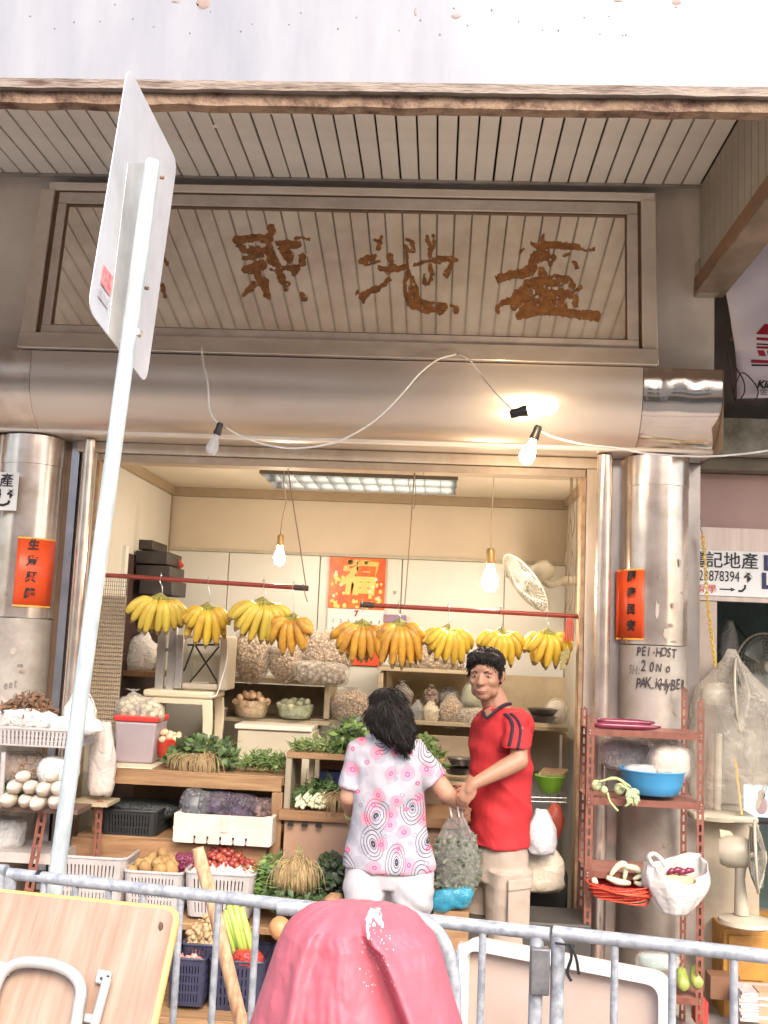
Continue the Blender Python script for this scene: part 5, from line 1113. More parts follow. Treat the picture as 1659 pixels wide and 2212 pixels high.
for (x0_, y0_, x1_, y1_, w_) in [(495, 1955, 532, 2082, 9), (508, 1952, 538, 2082, 8), (487, 1965, 520, 2060, 7), (520, 1960, 548, 2070, 8), (484, 1975, 512, 2085, 5), (530, 2000, 550, 2080, 7)]:
    a_, b_ = P(x0_, y0_, 4.68), P(x1_, y1_, 4.72); MB().tube([a_, a_.lerp(b_, .5)+V((.004, -.006, 0)), b_], [w_*.0017, w_*.0022, w_*.0025], 8).build('stalk', cm, ce, smooth=180)
MB().tube([P(470, 2030, 4.66), P(500, 2088, 4.7)], [.004, .008], 8).build('stalk', cm, ce, smooth=180)
sack('red_net_bag', 'red net bag in the navy crate at the foot of the celery', 'net bag', 502, 2058, 566, 2100, 4.66, mat('red_net', (.50, .05, .03), .5, 0, (.30, .02, .02), 50, bump=.3), 0, 50, lump=.01, n=80, shell=film('red_film', (.6, .06, .04), .3))
sack('red_net_bag', 'orange red net bag of carrots behind the celery', 'net bag', 476, 2000, 520, 2062, 4.8, mat('orange_net', (.55, .14, .05), .5, 0, (.35, .06, .02), 50), 0, 51, lump=.012, n=60, shell=MATS['red_film'])
MB().ell(P(605, 2005, 4.6), (.05, .05, .05), 14, 9, nz=.1).build('pumpkin', mat('pumpkin_tan', (.50, .24, .10), .5), smooth=180, label='tan pumpkin half hidden behind the red cover', cat='pumpkin')
rs = thing('display_rack', 'low plank display stand carrying the crates behind the barrier', 'display stand', P(470, 2200, 4.8))
zA_, zB_ = P(470, 2187, 4.64).z, P(320, 1982, 4.9).z
MB().box(-2.2, -.35, 4.55, 5.0, zA_-.03, zA_-.002).build('board', wood, rs, bevel=.003); MB().box(-2.0, -.62, 4.86, 5.30, zB_-.035, zB_-.004).build('board', wood, rs, bevel=.003)
for x in (-2.1, -1.2, -.5): MB().box(x, x+.04, 4.80, 4.84, .0, zA_-.032).build('leg', woodv, rs)
for x in (-1.95, -.68): MB().box(x, x+.035, 5.02, 5.06, zA_, zB_-.037).build('leg', woodv, rs)
MB().box(-.64, .75, 4.9, 5.2, P(800, 2000, 4.9).z-.3, P(700, 1965, 4.9).z).build('dark_crate_row', mat('dim_box', (.05, .045, .04), .6), label='dark plastic tub row on the ground under the greens', cat='tub', bevel=.01)
heap('x', 'red onion in the crate beyond the curved tube', 'onion', 'red onions beyond the curved tube', [ballp('onion', mat('onion_red', (.32, .06, .05), .35, rnd=.2), .03, (1, 1, .9), .05)], pile_spots(948, 2060, 1000, 2150, 4.4, .15, .03, 80, 12))
basket('dark crate of red onions beyond the curved tube', 940, 2128, 1010, 2200, 4.38, .2, blk, 2, 6, .95, nm='crate', cat='crate')
bb = sack('blue_bag', 'crumpled turquoise plastic bag beside the woman\'s knee', 'plastic bag', 932, 1926, 1016, 1972, 4.75, mat('turquoise', (.03, .25, .38), .35, 0, (.02, .16, .26), 12, bump=.4), 0, 60, lump=0, shell=film('blue_film', (.05, .35, .5), .35), cr=2.4)
MB().box(*bx(935, 1968, 1012, 2060, 4.78, .2)).build('wood_box', wood, label='small wooden box under the turquoise bag', cat='box')
# right interior
greenp = mat('green_basin', (.20, .42, .04), .35, 0, (.15, .34, .03), 5)
t, c0, r, H = bowl('bright green basin on the wire shelf right of the man', 1158, 1680, 1226, 1716, 5.6, greenp, cat='basin', nm='basin')
mb = MB(); r_ = random.Random(8)
aub = thing('aubergines', 'dark long vegetables lying in the green basin', 'vegetables', c0+V((0, 0, H)))
for k in range(9):
    a_ = c0+V((-r*.8+k*r*.18, -.0, H*.9)); MB().tube(curve([a_, a_+V((.04, .06, .03)), a_+V((.05, .14, .025))], 3), [.006, .011, .011, .012, .011, .010, .006], 7).build('aubergine', mat('long_veg', (.18, .06, .06), .35, 0, (.2, .2, .06), 14), aub, smooth=180)
ws = thing('wire_shelf', 'chromed wire shelf under the green basin', 'shelf', P(1190, 1730, 5.6))
mb = MB(); a_, b_ = P(1140, 1722, 5.58), P(1224, 1724, 5.58); 
for dz in (0, -.022): mb.tube([a_+V((0, 0, dz)), b_+V((0, 0, dz))], .003, 6)
mb.tube([a_+V((.0, .0, -.022*(k % 2)))+(b_-a_)*(k/14) for k in range(15)], .002, 5)
for k in range(12): q = a_+(b_-a_)*(k/11); mb.tube([q, q+V((0, .3, 0))], .002, 4)
mb.build('grid', hookm, ws, smooth=60)
for k in (0, 1):
    MB().tube([b_+V((-.19*k, .3, -.5)), b_+V((-.19*k, .3, .3))], .008, 8).build('upright', hookm, ws, smooth=60)
def pan(x, y, w, lab, Y=6.1):
    c0 = P(x, y, Y); r = w/2*Y/FPX; MB().lathe([(r*.7, 0), (r, .035), (r*1.02, .038), (r*.95, .036), (r*.68, .004), (0, .004)], c0, 22).build('pan', mat('dark_steel', (.22, .2, .19), .3, .8), smooth=40, label=lab, cat='pan')
pan(1170, 1560, 62, 'lower shallow steel pan stacked right of the man', 6.05); pan(1172, 1545, 66, 'upper shallow steel pan stacked right of the man', 6.05)
pan(995, 1652, 60, 'steel tray on the shelf between the couple', 5.9); pan(990, 1672, 66, 'lower steel tray between the couple', 5.85)
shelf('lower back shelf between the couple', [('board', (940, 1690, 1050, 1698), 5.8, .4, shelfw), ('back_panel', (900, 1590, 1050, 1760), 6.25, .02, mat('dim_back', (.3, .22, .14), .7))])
def hang_bag(lab, x0, y0, x1, y1, Y, m, seed, nm='plastic_bag'):
    a = R4(x0, y0, x1, y1, Y); w = (a[1]-a[0])/2; cx_ = (a[0]+a[1])/2; H = a[3]-a[2]
    t = thing(nm, lab, 'plastic bag', (cx_, Y, a[2])); mb = MB()
    def f(u, v):
        al_ = 2*pi*u; prof = (.35+.65*min(1, (1-v)*2.2)) if v > .55 else (1. if v > .12 else .8+.2*v/.12)
        q = 1+.12*mnoise.noise(V((cos(al_)*2, sin(al_)*2, v*5+seed))); fold = 1+.06*sin(al_*7+seed)*v
        return V((cx_+cos(al_)*w*prof*q*fold, Y+.05+sin(al_)*.05*prof*q*fold, a[2]+H*v+.01*mnoise.noise(V((al_, v*3, seed)))))
    mb.grid(f, 28, 14); mb.build('bag', m, t, smooth=180, solid=.001); return t
wb2 = mat('grey_white_bag', (.62, .60, .62), .35, 0, (.5, .48, .5), 6, bump=.5, bsc=12); cb = mat('cream_bag', (.66, .58, .46), .4, 0, (.52, .44, .34), 6, bump=.5, bsc=12)
hang_bag('grey white carrier bags hung in a bunch right of the man', 1138, 1752, 1205, 1850, 5.15, wb2, 1)
hang_bag('thin crumpled cream carrier bag hung under the grey white bags', 1112, 1815, 1222, 1930, 5.25, cb, 2)
MB().ell(P(1197, 1775, 5.4), (.05, .04, .09), 14, 9, nz=.3, ns=2).build('red_bag', mat('brick_red', (.4, .06, .03), .5), smooth=180, label='red bag behind the grey white carrier bags', cat='plastic bag')
MB().box(*bx(1110, 1880, 1226, 2080, 5.5, .4)).build('dark_tub', mat('void_tub', (.03, .03, .028), .6), label='dark tub on the floor below the cream bag', cat='tub', bevel=.02)
# ------------------------------------------------ left stall at the photo's edge
YS = 4.85
tr = basket('long white plastic tray of dried goods at the left edge', -60, 1574, 166, 1612, YS, .3, wpl, 3, 22, .96, nm='tray', cat='tray')
brownd = mat('dried_herb', (.30, .16, .07), .7, 0, (.15, .08, .04), 30, rnd=.2)
greens('dried_herbs', 'heap of curled brown dried herbs above the white tray', 0, 1502, 98, 1560, 4.95, .12, [brownd, mat('dried_dk', (.16, .09, .05), .7)], 420, .05, .02, 31, bend=1.2)
sack('dried_goods_bag', 'clear bag of dried fish lying in the white tray, left', 'bag', -20, 1535, 118, 1578, 4.93, mat('grey_brown', (.50, .42, .38), .5, 0, (.3, .22, .18), 18), 0, 70, lump=0, shell=filmw)
sack('plastic_bag', 'crumpled milky bag lying over the right end of the white tray', 'plastic bag', 105, 1550, 215, 1588, 4.9, mat('milky_in', (.70, .64, .64), .5), 0, 71, lump=0, shell=filmw)
hang_bag('clear bag hanging beside the sign pole over the tray end', 130, 1490, 200, 1580, 4.95, filmw, 5)
sack('brown_roots_bag', 'open bag of brown dried roots under the white tray', 'bag', -30, 1628, 92, 1690, 4.95, brownd, 0, 72, lump=.014, n=140, shell=film1)
sack('plastic_bag', 'white plastic bag above the radishes behind the pole', 'plastic bag', 75, 1640, 160, 1700, 4.9, mat('milky_in2', (.74, .72, .72), .5), 0, 73, lump=0, shell=filmw)
hang_bag('cloudy plastic bag hanging right of the sign pole', 186, 1560, 244, 1720, 5.1, film('haze_bag', (.80, .72, .66), .4, .25, 12, .5), 9)
rad = mat('radish_white', (.62, .55, .48), .45, 0, (.50, .41, .33), 12, rnd=.05)
def radish():
    mb = MB(); M = Matrix.Rotation(-pi/2, 3, 'X')
    mb.lathe([(0, -.005), (.006, 0), (.022, .007), (.032, .022), (.036, .048), (.033, .08), (.022, .11), (.006, .135), (0, .14)], (0, 0, 0), 14, M.inverted(), wob=lambda a_, i: .04*sin(3*a_)); mb.tube([V((0, .01, 0)), V((0, -.012, .002))], [.009, .006], 7)
    return mb.build('radish', rad, smooth=60, at=(0, 0, 0))
heap('x', 'white radish stacked end-on on the left stall', 'radish', 'white radishes stacked on the left stall', [[None, radish]], [(P(x_, y_, 4.86), s_, (rng.uniform(-.05, .05), 0, rng.uniform(-.12, .12))) for x_, y_, s_ in
    [(30, 1724, 1.0), (62, 1726, .9), (92, 1728, 1.0), (126, 1728, .95), (44, 1696, .95), (76, 1698, .9), (106, 1700, 1), (136, 1700, .95), (12, 1728, .7), (152, 1728, .9), (60, 1676, .8), (120, 1674, .8)]])
lr = thing('rack', 'rusty red slotted angle rack under the radishes at the left edge', 'rack', P(60, 1900, 4.85))
a = R4(-150, 1742, 168, 1752, 4.85); MB().box(a[0], a[1], 4.85, 5.2, a[2], a[3]).build('shelf', mat('brown_metal', (.22, .14, .11), .5, .4), lr)
def angle_post(t, a_, b_, w=.034, holes=12, m=slotred, f=1):
    a_, b_ = V(a_), V(b_); d = (b_-a_); L = d.length; d.normalize(); sx = V((1, 0, 0))*w; mb = MB(); n = int(L/.045); mar = w*.33
    mb.obox(a_, sx*.34, V((0, .0025, 0)), d*L); mb.obox(a_+sx*.66, sx*.34, V((0, .0025, 0)), d*L)
    for k in range(n+1): mb.obox(a_+sx*.341+d*(L*k/n-(.008 if k else 0)), sx*.318, V((0, .0025, 0)), d*(.016))
    mb.obox(a_+(sx*.0 if f > 0 else sx-V((.0025, 0, 0)))+V((0, .003, 0)), V((.0025, 0, 0)), V((0, w, 0)), d*L)
    return mb.build('post', m, t, smooth=0)
angle_post(lr, P(52, 1925, 4.86), P(82, 1756, 4.86), .045); angle_post(lr, P(-140, 1925, 4.86), P(-130, 1756, 4.86), .045)
angle_post(lr, P(196, 1925, 5.1), P(208, 1730, 5.1), .035)
MB().box(*bx(-120, 1840, 130, 1862, 4.95, .3)).build('lower_shelf', mat('pale_shelf2', (.5, .44, .4), .5), lr)
MB().box(*bx(150, 1735, 232, 1742, 5.05, .2)).build('side_board', shelfw, lr)
sack('dark_bag', 'dark bag of goods on the lower left rack shelf', 'bag', -40, 1770, 40, 1838, 5.0, mat('dkgoods', (.16, .13, .12), .5), 0, 74, lump=0, shell=filmw)
MB().tube([P(8, 1625, 4.86), P(2, 1745, 4.86)], .012, 10).build('white_post', wpl, label='white tubular post at the very left of the stall', cat='post')
# ------------------------------------------------ rust red rack on the right
rk = thing('rack', 'rust red slotted steel rack standing before the right column', 'rack', (1.0, 5.0, 0))
xl, xr_ = P(1266, 1600, 4.95).x, P(1508, 1600, 4.9).x; yf = 4.92
zs = [P(1400, 1580, yf).z, P(1400, 1729, yf).z, P(1400, 1888, yf).z, P(1400, 2150, yf).z]
angle_post(rk, (xl, yf, 0), (xl, yf, P(1270, 1545, yf).z)); angle_post(rk, (xr_, yf, 0), (xr_, yf, P(1520, 1516, yf).z), f=-1)
angle_post(rk, (xl+.01, yf+.27, 0), (xl+.01, yf+.27, P(1275, 1530, yf+.27).z), .03); angle_post(rk, (xr_-.01, yf+.27, 0), (xr_-.01, yf+.27, P(1505, 1490, yf+.27).z), .03, f=-1)
for z in zs:
    MB().box(xl+.005, xr_+.03, yf-.003, yf-.0005, z-.03, z).build('shelf_edge', slotred, rk); MB().box(xl+.005, xr_+.028, yf+.0, yf+.27, z-.004, z-.001).build('shelf', mat('shelf_pink', (.32, .15, .11), .6, .1, (.22, .09, .065), 8), rk)
mb = MB()
for z in zs:
    for x in (xl+.012, xr_+.018):
        for dz in (-.008, -.022): mb.ell((x, yf-.006, z+dz), (.004, .003, .004), 6, 4)
mb.build('bolts', hookm, rk, kind='stuff')
auberg = mat('aubergine_skin', (.13, .012, .035), .25, 0, (.20, .03, .06), 6)
for i, (dx, dz, L_) in enumerate([(0, 0, .30), (.02, .018, .26)]):
    a_ = V((xl+.035+dx, yf+.03+i*.03, zs[0]+.016+dz)); MB().tube([a_, a_+V((.04, 0, 0)), a_+V((L_*.7, .004, 0)), a_+V((L_*.95, .01, 0)), a_+V((L_*1.05, .01, .004))], [.010, .0155, .0155, .010, .004], 10).build('long_aubergine', auberg, smooth=180, label=['long purple aubergine lying at the front of the rack top', 'long purple aubergine lying on top of the other on the rack'][i], cat='aubergine')
# blue basin
blu = mat('blue_basin', (.05, .27, .50), .35, 0, (.04, .22, .42), 5)
t, c0, r, H = bowl('sky blue plastic basin on the rack shelf', 1350, 1672, 1498, 1724, yf-.06, blu, taper=.78, nm='basin', cat='basin')
sack('onion_bag', 'clear bag of pale goods standing in the blue basin', 'bag', 1408, 1606, 1496, 1690, yf+.03, mat('pale_goods', (.70, .58, .48), .5, 0, (.5, .4, .34), 18), .3, 80, lump=0, dep=.07)
sack('clear_bag', 'low crumpled clear bag at the left rim of the blue basin', 'bag', 1350, 1654, 1422, 1682, yf+.03, mat('grey_goods', (.42, .32, .30), .4, 0, (.6, .5, .48), 18), 0, 81, lump=0)
koh = mat('kohlrabi', (.55, .58, .34), .45, 0, (.44, .48, .24), 8)
kh = thing('kohlrabi', 'kohlrabi bulbs with limp stalks drooping over the rack shelf', 'kohlrabi', P(1320, 1720, yf))
for (x_, y_, r_) in ((1288, 1696, .024), (1338, 1704, .026), (1305, 1706, .018)): MB().ell(P(x_, y_, yf+.0), (r_, r_, r_*1.05), 12, 8).build('bulb', koh, kh, smooth=180)
for pts in ([(1290, 1690), (1325, 1682), (1345, 1690), (1358, 1712), (1368, 1740)], [(1312, 1712), (1318, 1732), (1335, 1752)], [(1340, 1698), (1360, 1706), (1366, 1728), (1350, 1742)], [(1300, 1688), (1330, 1680), (1362, 1700)]):
    MB().tube(curve([P(x_, y_, yf-.045) for x_, y_ in pts], 4), .0055, 7).build('stalk', mat('pale_stalk', (.42, .50, .22), .5), kh, smooth=180)
mb = MB()
r_ = random.Random(4)
for i in range(36): mb.leaf(P(1364+r_.uniform(-8, 10), 1712+r_.uniform(-12, 14), yf-.05), (r_.gauss(0, .6), -.3, -1), (0, -1, .2), .035, .016, .6)
mb.build('leaves', mat('grey_leaf', (.30, .36, .22), .5), kh, smooth=180, kind='stuff')
# red net plate of gourds and white bag
rn = thing('red_net_basket', 'slack red net basket on the third rack shelf', 'net basket', P(1345, 1940, yf-.08)); c0 = P(1346, 1928, yf-.02)
rnm = mat('net_red', (.52, .04, .02), .45, 0, (.36, .02, .015), 40, bump=.4)
mb = MB()
mb.lathe([(.05, -.03), (.11, -.022), (.148, .0), (.155, .03), (.150, .045), (.142, .035), (.135, .01), (.10, -.01), (0, -.012)], c0, 36, sy=.72, wob=lambda a_, i: .06*sin(5*a_+i)+.03*sin(11*a_)); mb.build('net', rnm, rn, smooth=180)
mb = MB()
for k in range(10):
    z = -.025+.007*k; mb.tube([c0+V(((.12+.04*min(1, (k/6)))*cos(a_)*(1+.05*sin(5*a_+k*.5)), (.12+.04*min(1, k/6))*.72*sin(a_)*(1+.05*sin(5*a_+k*.5))-.002, z+.012*sin(2*a_+k))) for a_ in [2*pi*j/40 for j in range(40)]], .0028, 5, closed=True)
mb.build('cords', mat('net_red2', (.66, .08, .03), .4), rn, smooth=180, kind='stuff')
gou = mat('gourd_pale', (.62, .62, .44), .45, 0, (.54, .50, .34), 10)
for i, pts in enumerate([[(1318, 1892), (1330, 1876), (1345, 1866), (1352, 1876), (1348, 1902)], [(1350, 1872), (1372, 1876), (1384, 1884)], [(1368, 1900), (1385, 1892), (1396, 1900), (1385, 1910), (1370, 1906)], [(1310, 1895), (1335, 1905), (1362, 1908)], [(1283, 1896), (1285, 1906), (1288, 1912)]]):
    n_ = len(curve([P(*p, yf) for p in pts], 4)); MB().tube(curve([P(*p, yf-.03-.012*(i % 2)) for p in pts], 4), [max(.006, .0155*sin(pi*(k+1.2)/(n_+1.4))**.5) for k in range(n_)], 10).build('gourd', gou, smooth=180, label='pale curved gourd lying in the red net basket', cat='gourd', group='pale gourds in the red net basket')
wb = thing('open_white_bag', 'open white plastic bag holding small aubergines hung on the rack', 'plastic bag', P(1455, 1980, yf-.12)); cw0 = P(1456, 1912, yf-.09)
def wbf(u, v):
    a_ = 2*pi*u; q = .055+.085*sin(min(1, v*1.12)*pi*.62); q *= 1+.10*sin(3*a_+1)+.07*sin(7*a_+v*3)+.05*sin(13*a_)*v
    return cw0+V((q*cos(a_)*1.0, q*sin(a_)*.55-.01+.0*v, -.125+.21*v+.03*sin(2*a_+.5)*v+.075*max(0, v-.5)*(sin(a_))))
mb = MB(); mb.grid(wbf, 48, 14); mb.build('bag', mat('bag_white', (.62, .59, .57), .3, 0, (.52, .48, .46), 8, bump=.5, bsc=10, sss=.1), wb, smooth=180, solid=.0015)
MB().tube(curve([cw0+V((-.10, -.04, .085)), cw0+V((-.125, -.05, .125)), cw0+V((-.10, -.045, .14)), cw0+V((-.07, -.04, .12)), cw0+V((-.05, -.04, .09))]), .010, 8).build('handle', MATS['bag_white'], wb, smooth=180)
mb = MB(); mb.ell(cw0+V((0, .0, .02)), (.10, .06, .03), 16, 8, nz=.2, ns=2); mb.build('inside_goods', mat('beige_goods', (.62, .48, .28), .6, 0, (.4, .3, .15), 30), wb, smooth=180)
for i in range(4): q = cw0+V((-.035+.025*i, -.025, .055+.006*(i % 2))); MB().tube([q, q+V((.02, .01, .01)), q+V((.045, .012, .012))], [.008, .014, .008], 9).build('small_aubergine', auberg, smooth=180, label='small dark aubergine in the open white bag', cat='aubergine', group='small aubergines in the open white bag')
cuc = mat('marrow_skin', (.12, .19, .03), .35, 0, (.36, .38, .10), 16, amt=.4, stretch=(3, 3, .4))
for i, (x_, y_) in enumerate([(1477, 2125), (1507, 2120)]):
    q = P(x_-6, y_-36, yf+.07); e = P(x_, y_+10, yf-.0); MB().tube([q, q.lerp(e, .12), q.lerp(e, .5), q.lerp(e, .85), e, e+(e-q).normalized()*.012], [.008, .022, .028, .030, .022, .006], 12).build('marrow', cuc, smooth=180, label=['green striped marrow on the low rack shelf, left one', 'green striped marrow on the low rack shelf, right one beside the post'][i], cat='marrow')
sack('teal_bag', 'pale teal bag on the low rack shelf behind the foam tray', 'plastic bag', 1380, 2062, 1470, 2100, yf+.03, mat('teal_pale', (.30, .42, .40), .5), 0, 83, lump=0)
MB().box(*bx(1505, 2165, 1530, 2215, yf+.05, .1)).build('red_packet', mat('packet_red', (.6, .05, .04), .4), label='bright red packet at the foot of the rack', cat='packet')
# column front handwriting belongs to column; goods behind the rack
sack('packing_bag', 'crumpled clear bag behind the rack beside the blue basin', 'plastic bag', 1300, 1600, 1420, 1668, 5.12, mat('grey_pack', (.40, .33, .31), .4, 0, (.25, .2, .18), 10), 0, 84, lump=0, shell=filmg, dep=.05)
# ------------------------------------------------ fans and goods of the neighbour shop
t = thing('stand_fan', 'pedestal fan wrapped in clear plastic beside the column', 'fan', P(1545, 1760, 5.45))
fan_head(t, P(1596, 1500, 5.45), (.93, -.36, .05), .19)
MB().tube([P(1552, 1585, 5.45), P(1548, 1765, 5.45)], .02, 12).build('pole', fanp, t, smooth=60)
MB().lathe([(.12, 0), (.125, .02), (.10, .035), (.03, .045)], P(1545, 1768, 5.45), 24).build('base', fanp, t, smooth=40)
wr_ = thing('plastic_wrap', 'large clear plastic bag shrouding the pedestal fan', 'plastic bag', P(1580, 1650, 5.45)); cc = P(1572, 1690, 5.45)
prof = [(.17, -.12), (.215, .02), (.225, .16), (.22, .28), (.225, .38), (.19, .47), (.11, .55), (.05, .62), (.02, .68)]
def wf(u, v):
    k = v*(len(prof)-1); i = min(int(k), len(prof)-2); f_ = k-i; r_ = prof[i][0]*(1-f_)+prof[i+1][0]*f_; z = prof[i][1]*(1-f_)+prof[i+1][1]*f_; a_ = 2*pi*u
    q = 1+.10*sin(3*a_+z*6)+.07*sin(8*a_-z*9)+.06*mnoise.noise(V((cos(a_)*3, sin(a_)*3, z*9)))
    return cc+V((r_*cos(a_)*q*.95+.03*z, r_*sin(a_)*q*.65, z))
mb = MB(); mb.grid(wf, 50, 26); mb.build('wrap', film('wrap', (.66, .58, .47), .26, .08, 9, .8), wr_, smooth=180)
sp2 = thing('side_table', 'cream round topped table under the wrapped fan', 'table', P(1560, 2000, 5.45))
MB().box(*bx(1500, 1762, 1640, 1778, 5.35, .35)).build('top', fanp, sp2, bevel=.012); MB().box(*bx(1520, 1779, 1640, 2200, 5.5, .2)).build('body', mat('dim_cream', (.42, .36, .27), .6, 0, (.3, .25, .18), 5), sp2)
t = thing('table_fan', 'cream table fan facing right at the right edge of the photo', 'fan', P(1610, 1990, 5.15))
fan_head(t, P(1634, 1850, 5.15), (.95, -.30, .05), .165, motor=False)
MB().lathe([(.0, -.14), (.06, -.135), (.075, -.1), (.075, -.02), (.06, 0), (0, 0)], P(1618, 1842, 5.17), 18, V((.95, -.3, .05)).to_track_quat('Z', 'Y').to_matrix()).build('motor_housing', fanp, t, smooth=50)
MB().tube([P(1600, 1870, 5.17), P(1598, 1900, 5.17), P(1602, 1975, 5.17)], [.028, .024, .036], 14).build('neck', fanp, t, smooth=60)
MB().lathe([(.10, 0), (.12, .012), (.115, .03), (.06, .045), (.03, .05)], P(1612, 2000, 5.17), 24, sx=1.1).build('base', fanp, t, smooth=40)
MB().prism([P(x_, y_, 5.3) for x_, y_ in ((1555, 1792), (1578, 1796), (1592, 1814), (1575, 1826), (1558, 1816))], (0, .01, 0)).build('price_card', mat('cream_card', (.8, .68, .45), .5), label='small cream card above the table fan', cat='card')
tvx = thing('television', 'small television showing a bright picture in the neighbour shop', 'television', P(1640, 1770, 6.0))
MB().box(*bx(1592, 1676, 1720, 1782, 6.0, .3)).build('cabinet', mat('tv_black', (.04, .035, .04), .4), tvx, bevel=.02)
scr = mat('screen', (.3, .4, .45), .2, 0, emit=(.45, .75, .85), es=.35); MB().box(*bx(1607, 1697, 1706, 1766, 5.992, .005)).build('screen', scr, tvx)
MB().ell(P(1645, 1740, 5.99), (.035, .002, .05), 12, 8).build('screen_picture', mat('screen_pic', (.3, .2, .2), .3, emit=(.5, .4, .38), es=.12), tvx); MB().ell(P(1645, 1716, 5.988), (.022, .002, .026), 12, 8).build('screen_picture', mat('screen_dark', (.05, .04, .04), .3), tvx)
cbn = thing('yellow_cabinet', 'worn mustard yellow cabinet under the table fan', 'cabinet', P(1610, 2150, 5.3))
MB().box(*bx(1562, 2010, 1760, 2215, 5.3, .4)).build('body', mat('mustard', (.52, .27, .05), .5, 0, (.28, .13, .03), 6, bump=.05), cbn, bevel=.006); MB().box(*bx(1574, 2022, 1650, 2118, 5.29, .009)).build('door', MATS['mustard'], cbn, bevel=.004)
r_ = random.Random(11)
for k in range(9):
    y_ = 2206-k*7; q = P(1600+r_.uniform(-4, 4), y_, 5.0); ob = MB(); ob.obox(V((0, 0, 0)), V((.2, .01*r_.uniform(-1, 1), 0)), V((0, .15, 0)), V((0, 0, .012)))
    ob.build('magazine', [mat('mag_%d' % j, c_, .4, 0, c2_, 30) for j, (c_, c2_) in enumerate([((.7, .68, .62), (.4, .2, .2)), ((.5, .55, .5), (.7, .7, .65)), ((.66, .5, .45), (.3, .3, .35))])][k % 3], at=(0, 0, 0), label='magazine in the stack under the yellow cabinet', cat='magazine', group='magazines stacked at the lower right').location = q
MB().box(*bx(1535, 2110, 1600, 2160, 5.2, .1)).build('brown_box', mat('brown_box', (.22, .11, .06), .6), label='brown box left of the magazines', cat='box')
MB().box(*bx(1640, 2145, 1690, 2212, 5.0, .1)).build('card_sheet', mat('card_tan', (.45, .32, .2), .6), label='tan cardboard standing at the lower right corner', cat='cardboard')
ch = thing('yellow_chain', 'yellow plastic chain hanging beside the right column', 'chain', P(1515, 1150, 5.4)); ylw = mat('chain_yellow', (.75, .48, .04), .4)
pts = curve([P(1517, 1152, 5.42), P(1522, 1200, 5.42), P(1526, 1270, 5.42), P(1533, 1340, 5.42), P(1540, 1400, 5.42), P(1545, 1440, 5.42)], 7)
for i in range(len(pts)-1):
    a_, b_ = pts[i], pts[i+1]; d = (b_-a_); L_ = d.length*.72; d.normalize(); c_ = (a_+b_)/2; s_ = V((1, 0, 0)) if i % 2 else V((.3, .95, 0))
    MB().tube([c_+d*L_*sin(k*pi/5)+s_*.009*cos(k*pi/5) for k in range(10)], .0034, 5, closed=True).build('link', ylw, ch, smooth=180)
MB().tube(curve([P(1512, 1118, 5.42), P(1519, 1130, 5.41), P(1513, 1140, 5.41), P(1518, 1152, 5.41)]), .003, 6).build('hook', dull, ch)
MB().tube(curve([P(1588, 1640, 5.5), P(1595, 1700, 5.4), P(1602, 1760, 5.35)]), .006, 6).build('yellow_strap', ylw, label='yellow strap hanging over the cream table edge', cat='strap')
hang_bag('clear bag hung behind the green wall next to the fan', 1560, 1340, 1600, 1420, 6.3, filmw, 14)
mb = MB(); mb.tube(curve([P(1590, 1350, 6.4), P(1625, 1400, 6.4), P(1612, 1440, 6.4)]), .006, 6); mb.tube(curve([P(1630, 1500, 6.3), P(1650, 1540, 6.3), P(1648, 1600, 6.3), P(1640, 1660, 6.3)]), .006, 6)
mb.build('dark_cables', blackp, label='dark cables hanging inside the neighbour shop', cat='cable')
t = thing('stand_fan', 'second fan deep inside the neighbour shop', 'fan', P(1645, 1500, 6.3)); fan_head(t, P(1652, 1440, 6.3), (.3, -.9, 0), .2)
# ------------------------------------------------ street sign
Ysn, Ysf = 2.93, 3.36; xs_ = -.95
def on(x, y): # photo point on the plane X = xs_
    d = fw + rt*((x-PW/2)/FPX) - up*((y-PH/2)/FPX); return EYE+d*(xs_/d.x)
sn = thing('street_sign', 'grey backed metal street sign plate seen edge on with a red sticker', 'sign', (xs_, 2.95, 2.5)); sgm = mat('sign_back', (.60, .61, .64), .42, .1, (.48, .49, .53), 5, rvar=.08)
cor = [on(275, 140), on(381, 350), on(314, 830), on(188, 668)]
def rounded(cs, r, n=5):
    out = []
    for i in range(4):
        a_, b_, c_ = cs[i-1], cs[i], cs[(i+1) % 4]; p0 = b_+(a_-b_).normalized()*r; p1 = b_+(c_-b_).normalized()*r
        for k in range(n+1): u = k/n; out.append((1-u)**2*p0+2*u*(1-u)*b_+u*u*p1)
    return out
MB().prism(rounded(cor, .055), (.003, 0, 0)).build('plate', sgm, sn, smooth=0)
pu, pv = (cor[1]-cor[0]), (cor[3]-cor[0])
# channel bracket and red sticker on the near face (the face turned to the camera)
sd_ = 1 if True else -1
def onf(x, y): return on(x, y)+V((.0045, 0, 0))
MB().prism([onf(272, 352), onf(311, 352), onf(262, 765), onf(228, 722)], (.0015, 0, 0)).build('bracket', mat('bracket_grey', (.66, .69, .70), .4, .3), sn)
MB().prism([onf(220, 572), onf(240, 598), onf(234, 640), onf(214, 612)], (.0012, 0, 0)).build('red_sticker', mat('sticker_red', (.55, .05, .06), .5, 0, (.75, .4, .4), 60), sn)
MB().prism([onf(211, 622), onf(232, 650), onf(229, 668), onf(208, 640)], (.0012, 0, 0)).build('dark_sticker', mat('sticker_dark', (.25, .22, .24), .5, 0, (.6, .58, .6), 90), sn)
for x_, y_ in ((346, 383), (313, 622)): MB().tube([P(x_, y_, 2.76), P(x_+8, y_+1, 2.76)], .0055, 8).build('bolt', rust, sn)
pl_ = thing('sign_pole', 'pale grey street sign pole leaning across the left of the shop', 'pole', P(120, 1930, 2.95)); Yp = 2.95
